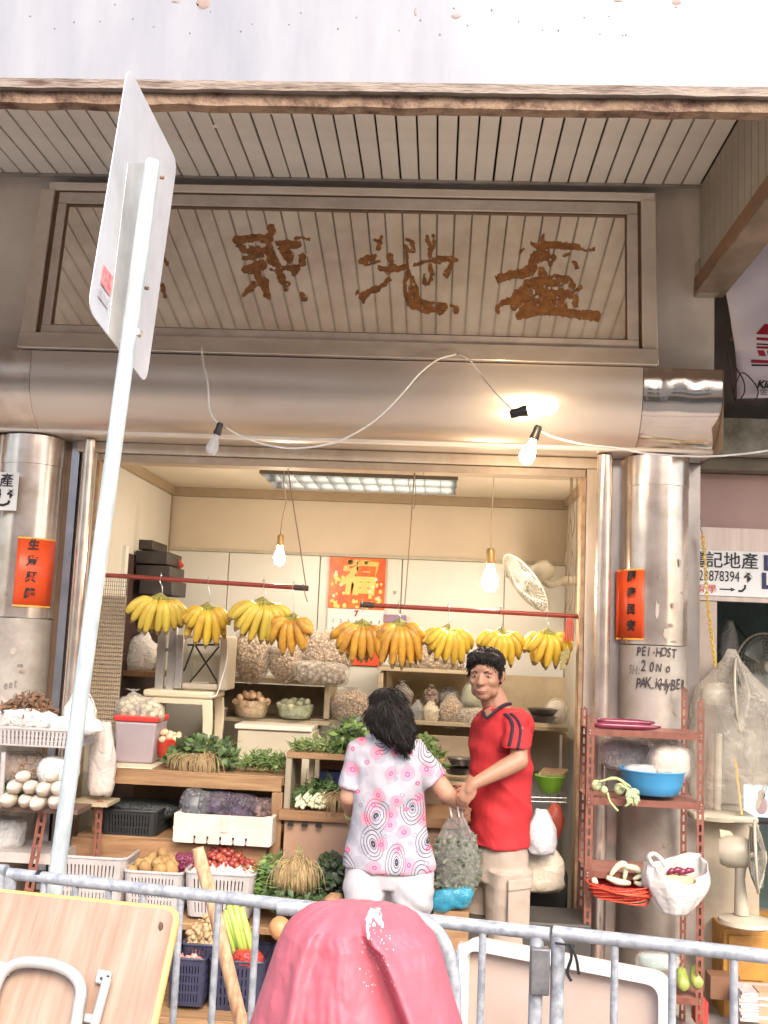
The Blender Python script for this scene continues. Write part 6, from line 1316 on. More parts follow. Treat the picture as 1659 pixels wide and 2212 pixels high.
tp, bt = P(329, 352, 2.70), P(122, 1895, 2.86); btm = bt+(bt-tp)*((bt.z-0)/(tp.z-bt.z))
polem = mat('pole_paint', (.52, .58, .58), .45, .1, (.30, .34, .35), 9, amt=.3, stretch=(3, 3, .8), rvar=.1)
MB().tube([btm, tp, tp+(tp-bt).normalized()*.008], [.0222, .0222, .017], 28).build('shaft', polem, pl_, smooth=50)
MB().tube([tp+V((0, -.024, -.5)), tp+V((0, -.0, -.5))], .01, 8).build('bolt', hookm, pl_)
# ------------------------------------------------ barriers
def barrier(lab, a_, b_, bars, post_ends, legs=True, z0=-.1, latch=False, rad_=.0150):
    t = thing('barrier', lab, 'barrier', (a_+b_)/2-V((0, 0, 1)))
    MB().tube([a_, b_], rad_, 16).build('top_rail', galv, t, smooth=60)
    lo = .20; d = b_-a_
    MB().tube([V((a_.x, a_.y, lo)), V((b_.x, b_.y, lo))], .016, 12).build('bottom_rail', galv, t, smooth=60)
    for x_ in bars:
        u = (x_-a_.x)/(b_.x-a_.x); p = a_.lerp(b_, u); MB().tube([V((p.x, p.y, lo+.012)), V((p.x, p.y, p.z-rad_*.8))], .0085, 12).build('bar', galv, t, smooth=60)
    for x_ in post_ends:
        u = (x_-a_.x)/(b_.x-a_.x); p = a_.lerp(b_, u); MB().tube([V((p.x, p.y, z0)), V((p.x, p.y, p.z-rad_*.5))], .0155, 14).build('post', galv, t, smooth=60)
        MB().box(p.x-.02, p.x+.02, p.y-.28, p.y+.28, z0-.0, z0+.03).build('foot', galv, t)
    return t
def yr(x): return 2.75+(2.40-2.75)*x/1195 if x < 1195 else 2.40+(2.27-2.40)*(x-1195)/464
def railp(x, y): return P(x, y, yr(x))
A0, A1 = railp(20, 1887), railp(1188, 2018); B0, B1 = railp(1196, 2014), railp(1700, 2071); Z0 = railp(-300, 1860)
def bxs(L): return [railp(x, 1887+(x-20)*.112).x for x in L]
bL = barrier('long galvanised crowd barrier section crossing the lower left and middle', A0, A1, bxs([97, 166, 238, 313, 394, 475, 558, 645, 735, 830, 925, 1043]), bxs([24, 1160]))
bR = barrier('galvanised crowd barrier section at the lower right before the rack', B0, B1, bxs([1328, 1452, 1585]), bxs([1206]))
barrier('short end of the next barrier at the left edge', Z0, railp(14, 1880), [], [railp(4, 1880).x])
MB().box(*bx(1146, 2050, 1188, 2152, 2.38, .03)).build('latch_box', mat('latch', (.10, .10, .115), .5, .4, (.2, .2, .2), 20), label='dark weathered latch box clamped on the barrier joint', cat='latch', bevel=.004)
mb = MB(); mb.tube(curve([railp(1222, 2030)+V((0, -.03, 0)), railp(1230, 2055)+V((0, -.035, 0)), railp(1222, 2090)+V((0, -.03, 0)), railp(1230, 2110)+V((0, -.03, 0))]), .0035, 6); mb.tube(curve([railp(1228, 2030)+V((0, -.03, 0)), railp(1240, 2060)+V((0, -.035, 0)), railp(1246, 2095)+V((0, -.03, 0))]), .0035, 6)
mb.tube([railp(1196, 2030)+V((0, -.025, 0)), railp(1240, 2036)+V((0, -.025, 0))], .003, 6)
mb.build('black_string', blackp, label='black string knotted round the barrier post at the joint', cat='string')
MB().tube([railp(82, 1893)+V((0, 0, 0)), railp(92, 1894)], .0175, 14).build('tape_band', blackp, bL)
MB().tube([railp(170, 1903), railp(210, 1907)], .0165, 14).build('repair_sleeve', galv, bL)
# wooden stick
MB().tube([P(427, 1832, 2.95), P(434, 1862, 2.95), P(462, 1960, 2.93), P(490, 2080, 2.9), P(540, 2290, 2.85)], [.017, .019, .019, .0185, .019], 14).build('wooden_pole', mat('stick', (.58, .38, .22), .7, 0, (.30, .14, .07), 12, amt=.6, bump=.15, stretch=(5, 5, .8)), smooth=50, label='bare wooden pole leaning behind the barrier by the celery', cat='pole')
# foam lid behind the barrier
la, lb_, lc = P(1003, 2022, 2.95), P(1446, 2074, 2.72), P(1020, 2290, 2.95)
ld = thing('polystyrene_tray', 'large shallow white polystyrene tray standing upright behind the right barrier', 'foam tray', (la+lb_)/2-V((0, 0, .4)))
ux, uz = lb_-la, V((.0, .0, -.45)); ux.z = 0
def slab(o_, u_, v_, w_, nm, m, rad=.03, bev=.008):
    pts = rounded([o_, o_+u_, o_+u_+v_, o_+v_], rad); return MB().prism(pts, w_).build(nm, m, ld, smooth=30, bevel=bev)
nrm = ux.cross(V((0, 0, 1))).normalized()*-1
if nrm.y > 0: nrm = -nrm
slab(la, ux, uz, -nrm*.03, 'board', mat('foam_pink', (.56, .46, .41), .7, 0, (.48, .35, .28), 3, amt=.4), .045)
mb = MB(); e = .012
pts = rounded([la+ux*.0, la+ux, la+ux+uz, la+uz], .045, 6); pin = rounded([la+ux*.035+uz*.055, la+ux*.965+uz*.055, la+ux*.965+uz*.95, la+ux*.035+uz*.95], .035, 6); n_ = len(pts)
vs = pts+[p+nrm*.03 for p in pts]+[p+nrm*.03 for p in pin]+[p+nrm*.002 for p in pin]
mb.add(vs, [(k*n_+i, k*n_+(i+1) % n_, (k+1)*n_+(i+1) % n_, (k+1)*n_+i) for k in range(3) for i in range(n_)]); mb.build('rim', mat('foam_white', (.66, .65, .64), .7, 0, (.58, .57, .56), 6), ld, smooth=40)
sack('orange_packet', 'orange and white plastic packet at the bottom beside the foam tray', 'packet', 992, 2140, 1040, 2215, 3.2, mat('orange_pack', (.75, .16, .03), .35, 0, (.8, .75, .7), 12, amt=.5), 0, 90, lump=0)
sack('blue_white_bag', 'white and blue plastic bag behind the curved tube', 'plastic bag', 985, 2040, 1015, 2120, 4.2, mat('bluewhite', (.7, .72, .75), .4, 0, (.05, .1, .35), 9, amt=.5), 0, 91, lump=0)
# curved tube frame
cf = MB().tube(curve([P(600, 1960, 2.2), P(760, 1968, 2.2), P(850, 1972, 2.2), P(895, 1982, 2.2), P(935, 2005, 2.2), P(962, 2045, 2.2), P(976, 2100, 2.2), P(980, 2160, 2.2), P(978, 2300, 2.2), P(975, 2420, 2.2)]), .0155, 14).build('tube_frame', galv, smooth=60, label='curved grey tube frame end emerging behind the red cover', cat='tube frame')
# plywood table top
tt = thing('folding_table', 'folded table standing on edge, scuffed plywood top and grey tube legs, lower left', 'table', P(150, 2300, 2.2))
o_ = P(378, 1966, 2.38); lft = P(-220, 1903, 2.58)-o_; dn = P(300, 2330, 2.16)-o_; nn = lft.cross(dn).normalized()
if nn.y > 0: nn = -nn
MB().prism(rounded([o_+lft, o_, o_+dn, o_+lft+dn], .03), -nn*.02).build('top', plyw, tt, smooth=0)
edge = MB(); pts = [o_+lft*.0+dn, o_+dn*.04, o_-dn*.0+lft*.015, o_+lft]; edge.tube([o_+dn-nn*.012, o_+dn*.06-nn*.012, o_+dn*.02+lft*.006-nn*.012, o_+lft*.025-nn*.012-dn*.003, o_+lft-nn*.012], .011, 10); edge.build('edge_band', mat('edge_yellow', (.68, .44, .16), .4, 0, (.5, .3, .1), 10), tt, smooth=60)
def ob(x, y, h=.02): # on board
    d = fw + rt*((x-PW/2)/FPX) - up*((y-PH/2)/FPX); k = (o_-EYE).dot(nn)/d.dot(nn); return EYE+d*k+nn*h
legm = mat('leg_grey', (.55, .56, .55), .4, .4, (.45, .46, .45), 14, rvar=.1)
MB().tube(curve([ob(-25, 2290, .03), ob(-5, 2180, .03), ob(15, 2120, .03), ob(45, 2095, .03), ob(85, 2090, .03), ob(135, 2098, .03), ob(172, 2118, .03), ob(188, 2150, .03), ob(182, 2195, .03), ob(168, 2290, .03)]), .0125, 14).build('leg', legm, tt, smooth=60)
MB().tube([ob(240, 2124, .022), ob(196, 2290, .022)], .010, 12).build('leg', legm, tt, smooth=60)
MB().prism([ob(218, 2098, .004), ob(246, 2104, .004), ob(238, 2134, .004), ob(210, 2128, .004)], nn*.012).build('bracket', legm, tt, bevel=.003)
MB().prism([ob(-5, 2080, .004), ob(30, 2085, .004), ob(24, 2112, .004), ob(-10, 2108, .004)], nn*.012).build('bracket', legm, tt, bevel=.003)
MB().prism([ob(188, 2192, .004), ob(212, 2196, .004), ob(206, 2216, .004), ob(184, 2212, .004)], nn*.01).build('bracket', legm, tt, bevel=.003)
MB().ell(ob(348, 2003, .001), (.006, .006, .012), 8, 5, nz=.4).build('knot_hole', mat('knot', (.10, .06, .04), .8), tt)
for x_, y_, h in [(240, 2116, .017), (226, 2120, .017)]: MB().ell(ob(x_, y_, h), .0035, 8, 5).build('screw', blackp, tt)
# ------------------------------------------------ red cover
rc = thing('red_cover', 'faded red waterproof cover draped over a street cart, bird dropping on top', 'cover', (-.1, 1.95, 0))
MB().box(-.30, .07, 1.85, 2.1, -.1, .95).build('cart_body', mat('cart_dark', (.08, .08, .09), .6), rc, bevel=.02)
Yr_ = 1.88
sil = [(2520, 470, 1085), (2300, 530, 1018), (2212, 556, 988), (2150, 575, 970), (2100, 590, 957), (2050, 605, 945), (2010, 622, 930), (1994, 634, 915), (1976, 654, 902), (1965, 672, 890), (1959, 686, 878), (1956, 700, 866)]
rows = [(P((a_+b_)/2, y_, Yr_), (b_-a_)/2*Yr_/FPX/.985) for y_, a_, b_ in sil]
def cv(u, v):
    k = v*(len(rows)-1); i = min(int(k), len(rows)-2); f_ = k-i; c_ = rows[i][0].lerp(rows[i+1][0], f_); w_ = rows[i][1]*(1-f_)+rows[i+1][1]*f_
    a_ = 2*pi*u; dep = (.05+.10*min(1, w_/.17))*(.22+.78*min(1, 3.2*(1-v))); x = cos(a_); y = sin(a_)
    fr_ = max(0, -y); s_ = (1-v)
    fold = .030*math.exp(-((x+.62-.05*s_)/.09)**2)-.012*math.exp(-((x+.40-.05*s_)/.2)**2)+.042*math.exp(-((x-.02-.80*s_)/.11)**2)-.045*math.exp(-((x+.20-.86*s_)/.13)**2)+.02*math.exp(-((x+.1+.1*s_)/.2)**2)+.012*mnoise.noise(V((x*4, 3, v*3)))+.009*abs(mnoise.noise(V((x*9+v*4, 9, v*6))))+.004*abs(mnoise.noise(V((x*22-v*8, 5, v*14))))
    return c_+V((x*w_, y*dep-fold*min(1, fr_*2)*(.12+1.1*s_)*min(1, 8*s_), .002*mnoise.noise(V((x*6, y*6, 2)))))
mb = MB(); NU, NV = 220, 110; mb.grid(cv, NU, NV)
top = [NV*(NU+1)+i for i in range(NU+1)]; ctr = sum((mb.v[i] for i in top[:-1]), V((0, 0, 0)))/NU+V((0, 0, .001)); mb.v.append(ctr); cidx = len(mb.v)-1
for i in range(NU): mb.f.append((top[i], top[i+1], cidx)); mb.mi.append(0)
redc = mat('red_cover_cloth', (.48, .12, .155), .6, 0, (.40, .085, .115), 3, bump=.12, bsc=26, detail=8, rvar=.08)
mb.build('cloth', redc, rc, smooth=180)
# bird dropping: splash shaped flakes lying on the cloth
import mathutils.bvhtree as bvt
bv = bvt.BVHTree.FromPolygons([tuple(v) for v in mb.v], mb.f); drop = MB()
def hitc(x, y):
    d = (fw + rt*((x-PW/2)/FPX) - up*((y-PH/2)/FPX)).normalized(); return bv.ray_cast(EYE, d)
r_ = random.Random(12)
def splat(x, y, w, h):
    h0 = hitc(x, y)
    if h0[0] is None: return
    n_ = 10; pts = []
    for k in range(n_):
        a_ = 2*pi*k/n_; q = r_.uniform(.7, 1.15); hh = hitc(x+w*q*cos(a_), y+h*q*sin(a_))
        if hh[0] is None: return
        pts.append(hh[0]+V((0, -.0022, 0)))
    drop.add([h0[0]+V((0, -.0035, .0))]+pts, [(0, k+1, (k+1) % n_+1) for k in range(n_)])
for x, y, w, h in [(806, 1972, 13, 12), (797, 1985, 7, 14), (818, 1984, 8, 14), (812, 1965, 12, 7), (794, 2005, 4, 12), (796, 2020, 4, 9), (826, 1996, 3, 9), (808, 1996, 4, 6)]: splat(x, y, w, h)
for k in range(60): splat(r_.choice([800, 830, 815])+r_.gauss(0, 8+k*.15), 2005+k*2.2+r_.uniform(-8, 8), r_.uniform(.5, 1.5), r_.uniform(.7, 2.2))
drop.build('bird_dropping', mat('dropping', (.82, .80, .76), .7), rc, smooth=180)
# ------------------------------------------------ people
skin = mat('skin', (.36, .19, .12), .55, 0, (.31, .155, .095), 9, sss=.15, bump=.01); skinw = mat('skin_pale', (.38, .21, .14), .55, 0, (.34, .18, .115), 9, sss=.15)
hairm = mat('black_hair', (.012, .008, .007), .62, 0, (.006, .004, .004), 40, bump=.35, bsc=90, stretch=(1, 1, .12), spec=.3)
def ringstack(mb, rings, n=28, pw=2.3):
    "rings: (centre, half width vector, half depth vector)"
    vs = []
    for c_, a_, b_ in rings:
        for j in range(n):
            t_ = 2*pi*j/n; cx_ = abs(cos(t_))**(2/pw)*(1 if cos(t_) > 0 else -1); sx_ = abs(sin(t_))**(2/pw)*(1 if sin(t_) > 0 else -1); vs.append(V(c_)+V(a_)*cx_+V(b_)*sx_)
    m = len(rings); fs = [(i*n+j, i*n+(j+1) % n, (i+1)*n+(j+1) % n, (i+1)*n+j) for i in range(m-1) for j in range(n)]+[tuple(range(n))[::-1], tuple((m-1)*n+j for j in range(n))]
    # orient outward
    z0_, z1_ = V(rings[0][0]).z, V(rings[-1][0]).z
    cr = V(rings[0][1]).cross(V(rings[0][2])).z*(1 if z1_ > z0_ else -1)
    if cr < 0: fs = [f[::-1] for f in fs]
    return mb.add(vs, fs)
def frame(f, tilt=0.):
    f = V((f[0], f[1], 0)).normalized(); u = V((0, 0, 1)); r_ = f.cross(u); M = Matrix((r_, f, u)).transposed()
    return M @ Matrix.Rotation(tilt, 3, 'X')
def head(mb, o_, M, s=1., male=True):
    T = lambda x, y, z: o_+M @ (V((x, y, z))*s); E = lambda c_, r_, **k: mb.ell(T(*c_), tuple(q*s for q in r_), 20, 12, M)
    E((0, -.012, .140), (.074, .094, .090)); E((0, .020, .100), (.068, .070, .080)); E((0, .028, .062), (.059, .060, .056)); E((0, .048, .028), (.036, .034, .028))
    for q in (-1, 1):
        E((q*.040, .048, .088), (.024, .034, .026)); E((q*.030, .076, .134), (.026, .012, .009)); E((q*.040, .022, .045), (.022, .038, .030)); E((q*.013, .094, .082), (.0085, .010, .007)); E((q*.076, -.006, .105), (.009, .019, .031)); E((q*.083, -.012, .115), (.006, .014, .018))
    E((0, .075, .148), (.034, .014, .022))
    cap(mb, T(0, .083, .118), .009*s, T(0, .102, .084), .0125*s); E((0, .083, .052), (.023, .012, .007)); E((0, .081, .041), (.019, .012, .008)); E((0, .080, .066), (.016, .010, .012))
def hand(mb, w, d, n_, s=1., curl=.6, side=1, spread=.10):
    "wrist w, direction d, palm normal n_ (fingers curl towards n_); five separate fingers"
    w, d, n_ = V(w), V(d).normalized(), V(n_).normalized(); x = d.cross(n_).normalized()*side; n_ = n_-d*n_.dot(d); n_.normalize()
    M = Matrix((x, d, n_)).transposed(); mb.ell(w+d*.045*s, (.040*s, .052*s, .016*s), 14, 9, M)
    cap(mb, w, .026*s, w+d*.03*s, .026*s)
    for k, (off, L_, r_) in enumerate([(-.029, .070, .0085), (-.010, .078, .009), (.010, .073, .0088), (.028, .058, .0078)]):
        p = w+d*.080*s+x*off*s; dd = (d+x*off*spread*30*.3).normalized(); a_ = 0
        for seg, fr_ in enumerate((.45, .32, .23)):
            a_ += curl*(1+.15*k*.3); q = p+(dd*cos(a_)+n_*sin(a_))*L_*s*fr_; cap(mb, p, r_*s*(1-.08*seg), q, r_*s*(.94-.08*seg), 8); p = q
    p = w+d*.025*s-x*.030*s+n_*.006; q = p+(-x*.65+d*.6+n_*.5).normalized()*.038*s; e_ = q+(-x*.1+d*.7+n_*.7).normalized()*.030*s
    cap(mb, p, .012*s, q, .010*s, 8); cap(mb, q, .010*s, e_, .0085*s, 8)
def eyes(par, o_, M, s=1.):
    T = lambda x, y, z: o_+M @ (V((x, y, z))*s)
    ew = mat('eye_white', (.62, .56, .50), .3); ed = mat('eye_dark', (.02, .012, .01), .2); bm = mat('eyebrow', (.012, .008, .006), .9); lp = mat('lips', (.48, .20, .16), .5); sh_ = mat('eyelid', (.34, .17, .11), .6)
    for q in (-1, 1):
        ey_ = MB().ell(T(q*.031, .0800, .1125), (.0125*s, .006*s, .0040*s), 12, 8, M).build('eye', ew, par, smooth=180)
        MB().ell(T(q*.031-.002, .0855, .1125), (.0050*s, .002*s, .0040*s), 10, 6, M).build('iris', ed, ey_, smooth=180)
        MB().tube(curve([T(q*.031-.015, .0790, .1120), T(q*.031-.006, .0870, .1178), T(q*.031+.006, .0870, .1178), T(q*.031+.015, .0790, .1130)], 4), .0018*s, 6).build('eyelid', sh_, par, smooth=180)
        MB().tube(curve([T(q*.016, .0880, .1305), T(q*.030, .0870, .1365), T(q*.047, .0745, .1310)], 5), [.0036*s]*8+[.0026*s]*3, 6, flat=.6).build('eyebrow', bm, par, smooth=180)
        MB().ell(T(q*.0075, .1085, .0745), (.004*s, .003*s, .002*s), 8, 5, M).build('nostril', mat('nostril', (.14, .05, .035), .8), par, smooth=180)
    MB().tube(curve([T(-.022, .0865, .0480), T(-.010, .0930, .0500), T(0, .0945, .0488), T(.010, .0930, .0500), T(.022, .0865, .0480)], 4), .0030*s, 7, flat=.8).build('upper_lip', lp, par, smooth=180)
    MB().tube(curve([T(-.018, .0870, .0450), T(0, .0930, .0420), T(.018, .0870, .0450)], 5), .0034*s, 7, flat=.8).build('lower_lip', lp, par, smooth=180)
    MB().tube(curve([T(-.023, .0880, .0470), T(0, .0975, .0465), T(.023, .0880, .0470)], 5), .0012*s, 5).build('mouth_line', mat('mouth_dark', (.15, .05, .04), .8), par, smooth=180)
def strands(mb, roots, n_, L_, r_, dirfn, seed=0, w=.0022):
    for i in range(n_):
        p = roots(r_); d = dirfn(p, r_); q = p+d*L_*r_.uniform(.6, 1.2); m_ = p.lerp(q, .5)+V((r_.gauss(0, .003), r_.gauss(0, .003), r_.gauss(.002, .003))); mb.tube([p, m_, q], [w, w*.9, w*.25], 4)
# --- man
Ym = 5.0; fm_ = V((-.80, -.60, 0)); lm = V((.60, -.80, 0))      # facing, his left
man = thing('person', 'man in a red V-neck shirt and beige trousers looking towards the street', 'person', (P(1078, 1800, Ym).x, Ym, 0))
def mp(x, y, dy=0): return P(x, y, Ym+dy)
hf = V((-.30, -.95, 0)); HM = frame(hf, radians(-4)); hs = 1.04
ho = mp(1049, 1511, -.02); ho = V((ho.x, ho.y, ho.z))
body = MB(); head(body, ho, HM, hs)
nb_ = ho+HM @ V((0, -.035, .06)); nk_ = mp(1080, 1545, .02); cap(body, nb_, .058, nk_, .068)
shL = mp(1120, 1563, -.13); elL = mp(1121, 1643, -.20); wrL = mp(1022, 1694, -.27); shR = mp(1046, 1568, .14); elR = mp(1040, 1650, .14); wrR = mp(1012, 1700, -.10)
cap(body, shL, .034, elL, .043); cap(body, elL, .044, elL.lerp(wrL, .35), .041); cap(body, elL.lerp(wrL, .35), .041, wrL, .026); cap(body, shR, .05, elR, .04); cap(body, elR, .04, wrR, .026)
hand(body, wrL, V((-.5, .05, -.8)), V((.25, .9, .1)), 1.0, .55, 1); hand(body, wrR, V((-.45, -.2, -.8)), V((.2, -.9, 0)), 1.0, .6, -1)
tor = [(mp(1076, 1575), lm*.11, fm_*.07), (mp(1078, 1640), lm*.11, fm_*.08), (mp(1076, 1740), lm*.10, fm_*.085), (mp(1076, 1830), lm*.11, fm_*.08)]
ringstack(body, [(c_, a_, b_) for c_, a_, b_ in tor[::-1]])
hipz = mp(1078, 1840).z
for sgn in (-1, 1):
    hp = V((tor[-1][0].x, tor[-1][0].y, hipz))+lm*.085*sgn; kn = V((hp.x-.01, hp.y, .50)); an = V((hp.x, hp.y+.0, .09)); cap(body, hp-V((0, 0, .1)), .06, kn, .055); cap(body, kn, .055, an, .04); cap(body, an, .045, an+fm_*.14-V((0, 0, .05)), .035)
blob(body, 'body', skin, man, .0048, 4)
eyes(man, ho, HM, hs)
# hair
hb = MB(); T = lambda x, y, z: ho+HM @ (V((x, y, z))*hs)
for c_, r_ in [((0, -.022, .172), (.083, .098, .068)), ((0, -.055, .120), (.078, .068, .070)), ((.02, .030, .196), (.058, .052, .030)), ((-.03, .035, .192), (.050, .048, .028)), ((.062, .008, .165), (.022, .045, .036)), ((-.062, .008, .165), (.022, .045, .036)), ((.035, .066, .186), (.030, .022, .016)), ((-.035, .066, .186), (.034, .022, .018)), ((0, .074, .190), (.03, .018, .014)), ((-.075, .012, .135), (.008, .016, .028)), ((.075, .012, .135), (.007, .014, .026))]:
    hb.ell(T(*c_), tuple(q*hs for q in r_), 18, 12, HM)
ha = blob(hb, 'hair', hairm, man, .005, 2, noise=.0035, nsc=30)
mb = MB(); r_ = random.Random(3); vs = [V(v.co)+WL[man.name] for v in ha.data.vertices]; ns = [V(v.normal) for v in ha.data.vertices]; idx = list(range(len(vs)))
for i in range(1500):
    k = r_.choice(idx); p = vs[k]; n_ = ns[k]
    lp = HM.inverted() @ (p-ho)
    if lp.z/hs < .10 and lp.y > -.0: continue
    fwd = max(0, lp.y-.02)*18; d = (n_*.25+HM @ V((r_.gauss(.3, .15), .5*fwd+r_.gauss(.35, .15), -.9*fwd-.35-6*max(0, .17-lp.z)+r_.gauss(0, .15)))).normalized(); d = (d-n_*d.dot(n_)*.6).normalized()
    q = p+d*.020*r_.uniform(.5, 1.3); mb.tube([p-n_*.004, p+d*.010+n_*.002, q-V((0, 0, .003))], [.0022, .0018, .0005], 4)
for i in range(150):
    x = r_.uniform(-.058, .058); p = T(x, .070-abs(x)*.5, .186); e_ = T(x+r_.gauss(.004, .005), .084-abs(x)*.55, .186-r_.uniform(.012, .032)); mb.tube([p, (p+e_)/2+HM @ V((0, .004, 0)), e_], [.003, .0026, .0006], 4)
mb.build('hair_strands', hairm, man, smooth=180, kind='stuff')
# trousers
tr_ = MB(); c_ = tor[-1][0]; ringstack(tr_, [(V((c_.x, c_.y, hipz-.12)), lm*.165, fm_*.130), (V((c_.x, c_.y, hipz+.0)), lm*.150, fm_*.125), (V((c_.x, c_.y, hipz+.10)), lm*.135, fm_*.105)])
for sgn in (-1, 1):
    hp = V((c_.x, c_.y, hipz-.06))+lm*.082*sgn; kn = V((hp.x-.01, hp.y, .48)); an = V((hp.x, hp.y, .10))
    ringstack(tr_, [(an, lm*.075, fm_*.085), (kn, lm*.085, fm_*.095), (kn.lerp(hp, .6), lm*.095, fm_*.11), (hp, lm*.10, fm_*.125)])
    q = kn.lerp(hp, .42)+lm*.088*sgn; 
    if sgn > 0: pock = q
trs = mat('cargo_beige', (.36, .29, .235), .85, 0, (.29, .23, .18), 5, bump=.25, bsc=9); to = blob(tr_, 'trousers', trs, man, .008, 3, noise=.012, nsc=11)
pm = MB(); pm.obox(pock-fm_*.055-V((0, 0, .10)), fm_*.13, lm*.012, V((0, 0, .17))); pm.obox(pock-fm_*.06+V((0, 0, .062)), fm_*.14, lm*.018, V((0, 0, .05))); pm.build('cargo_pocket', trs, man, bevel=.006)
for sgn in (-1, 1): q = V((c_.x, c_.y, 0))+lm*.09*sgn+V((0, 0, 0)); MB().ell(q+fm_*.05+V((0, 0, .045)), (.05, .13, .045), 14, 8, frame(fm_)).build('shoe', blackp, man, smooth=180)
# shirt
sm_ = MB(); S_ = [(1822, 1072, .158, .142), (1780, 1074, .154, .138), (1720, 1076, .150, .134), (1650, 1081, .154, .130), (1600, 1084, .165, .124), (1562, 1088, .172, .120), (1543, 1090, .140, .100), (1530, 1088, .085, .080)]
ringstack(sm_, [(mp(x_, y_), lm*w_, fm_*d_) for y_, x_, w_, d_ in S_])
hemL = shL.lerp(elL, .66); ringstack(sm_, [(hemL+V((-.012, 0, 0)), V((.078, .02, .004)), V((-.01, .070, 0))), (shL.lerp(elL, .3), V((.068, .02, 0)), V((0, .068, 0))), (shL+V((-.01, .03, .012)), V((.055, .01, 0)), V((0, .055, 0)))])
hemR = shR.lerp(elR, .6); ringstack(sm_, [(hemR, V((.068, 0, 0)), V((0, .068, 0))), (shR, V((.058, 0, 0)), V((0, .058, 0)))])
sm_.ell(shL+V((-.012, .01, -.004)), (.066, .062, .062), 16, 10); sm_.ell(shR, (.062, .058, .06), 16, 10)
# cut the neckline with rings of the neck later hidden by the collar
redm = mat('red_jersey', (.42, .016, .02), .85, 0, (.35, .012, .016), 6, bump=.15, bsc=14); navym = mat('navy_stripe', (.018, .008, .022), .85)
sh_ = blob(sm_, 'shirt', redm, man, .0058, 5)
displace(sh_, lambda w_: -.030*abs(mnoise.noise(V((w_.x*6+w_.z*5, w_.y*3, w_.z*3.5))))+.009+.008*mnoise.noise(V((w_.x*4-w_.z*9, 7, w_.z*12+w_.x*6)))+.010*mnoise.noise(V((w_.x*7, w_.y*7, w_.z*4)))+.005*mnoise.noise(V((w_.x*16+w_.z*14, w_.y*16, w_.z*9)))+.004*sin(w_.z*34+w_.x*26)*max(0, 1-abs(w_.z-1.12)*3))
bvs = bvt.BVHTree.FromPolygons([tuple(V(v.co)+WL[man.name]) for v in sh_.data.vertices], [tuple(p.vertices) for p in sh_.data.polygons])
def oncl(bv_, x, y, off=.0025):
    d = (fw + rt*((x-PW/2)/FPX) - up*((y-PH/2)/FPX)).normalized(); h_ = bv_.ray_cast(EYE, d)
    return (h_[0]+h_[1]*off, h_[1]) if h_[0] else (None, None)
def ribbon(bv_, pts, wd, m, par, nm, off=.0022):
    pts = curve([V((x, y, 0)) for x, y in pts], 9); hs_ = []
    for p in pts:
        h_, n_ = oncl(bv_, p.x, p.y, off)
        if h_ is not None: hs_.append((h_, n_))
    mb = MB(); k = 0
    for i, (h_, n_) in enumerate(hs_):
        t_ = (hs_[min(i+1, len(hs_)-1)][0]-hs_[max(i-1, 0)][0]); s2 = t_.cross(n_).normalized(); mb.v += [h_-s2*wd/2-n_*.001, h_+n_*.0006, h_+s2*wd/2-n_*.001]
    for i in range(len(hs_)-1):
        a_ = 3*i; mb.f += [(a_, a_+1, a_+4, a_+3), (a_+1, a_+2, a_+5, a_+4)]; mb.mi += [0, 0]
    if len(hs_) > 1: mb.build(nm, m, par, smooth=180, solid=.0012)
ribbon(bvs, [(1090, 1542), (1101, 1552), (1107, 1568), (1105, 1590), (1100, 1612)], .017, navym, man, 'stripe'); ribbon(bvs, [(1103, 1541), (1117, 1555), (1124, 1575), (1122, 1598), (1118, 1618)], .014, navym, man, 'stripe')
ribbon(bvs, [(1072, 1618), (1084, 1624), (1100, 1622)], .006, mat('hem_red', (.30, .015, .02), .8), man, 'sleeve_hem')
mb = MB(); ck_ = curve([mp(1047, 1546, -.125), mp(1052, 1551, -.135), mp(1062, 1543, -.13), mp(1078, 1529, -.105), mp(1095, 1521, -.04), mp(1102, 1522, .04), mp(1078, 1526, .10), mp(1050, 1536, .03), mp(1043, 1540, -.07)], 5)
mb.tube(ck_, .0075, 8, closed=True, flat=1.3); mb.build('collar', navym, man, smooth=180)
vn = MB(); q_ = [(1051, 1551), (1046, 1544), (1048, 1534), (1060, 1528), (1074, 1530), (1062, 1543)]; c9, n9 = oncl(bvs, 1057, 1538, .003); hh9 = [oncl(bvs, x, y, .003)[0] for x, y in q_]
if c9 is not None: g9 = [h for h in hh9 if h is not None]; vn.add([c9]+g9, [(0, i+1, (i+1) % len(g9)+1) for i in range(len(g9))]); vn.build('chest_opening', skin, man, smooth=180)
# --- woman
Yw = 4.75; lab = 'woman seen from behind in a white blouse with pink and black swirls and white trousers'
wom = thing('person', lab, 'person', (P(838, 1800, Yw).x, Yw, 0))
def wp(x, y, dy=0): return P(x, y, Yw+dy)
wf_ = V((-.55, .83, 0)); WM = frame(wf_, radians(2)); wo = wp(829, 1590, .0); wsx = .96
body = MB(); head(body, wo, WM, wsx); cap(body, wo+WM @ V((0, -.03, .05)), .050, wp(838, 1600, .01), .055)
sR = wp(893, 1622, 0); eR = wp(962, 1712, -.01); wR = wp(1000, 1742, .16); sL = wp(778, 1622, 0); eL = wp(752, 1722, -.03); wL = wp(760, 1768, .12)
cap(body, sR, .052, eR, .043); cap(body, eR, .043, eR.lerp(wR, .4), .040); cap(body, eR.lerp(wR, .4), .040, wR, .027); cap(body, sL, .050, eL, .040); cap(body, eL, .040, wL, .025)
hand(body, wR, V((.12, .3, -.9)), V((-.3, .9, .1)), .92, .6, -1); hand(body, wL, V((.15, .3, -.9)), V((.9, .1, 0)), .92, .4, 1)
X_ = V((1, 0, 0)); Yv = V((0, 1, 0))
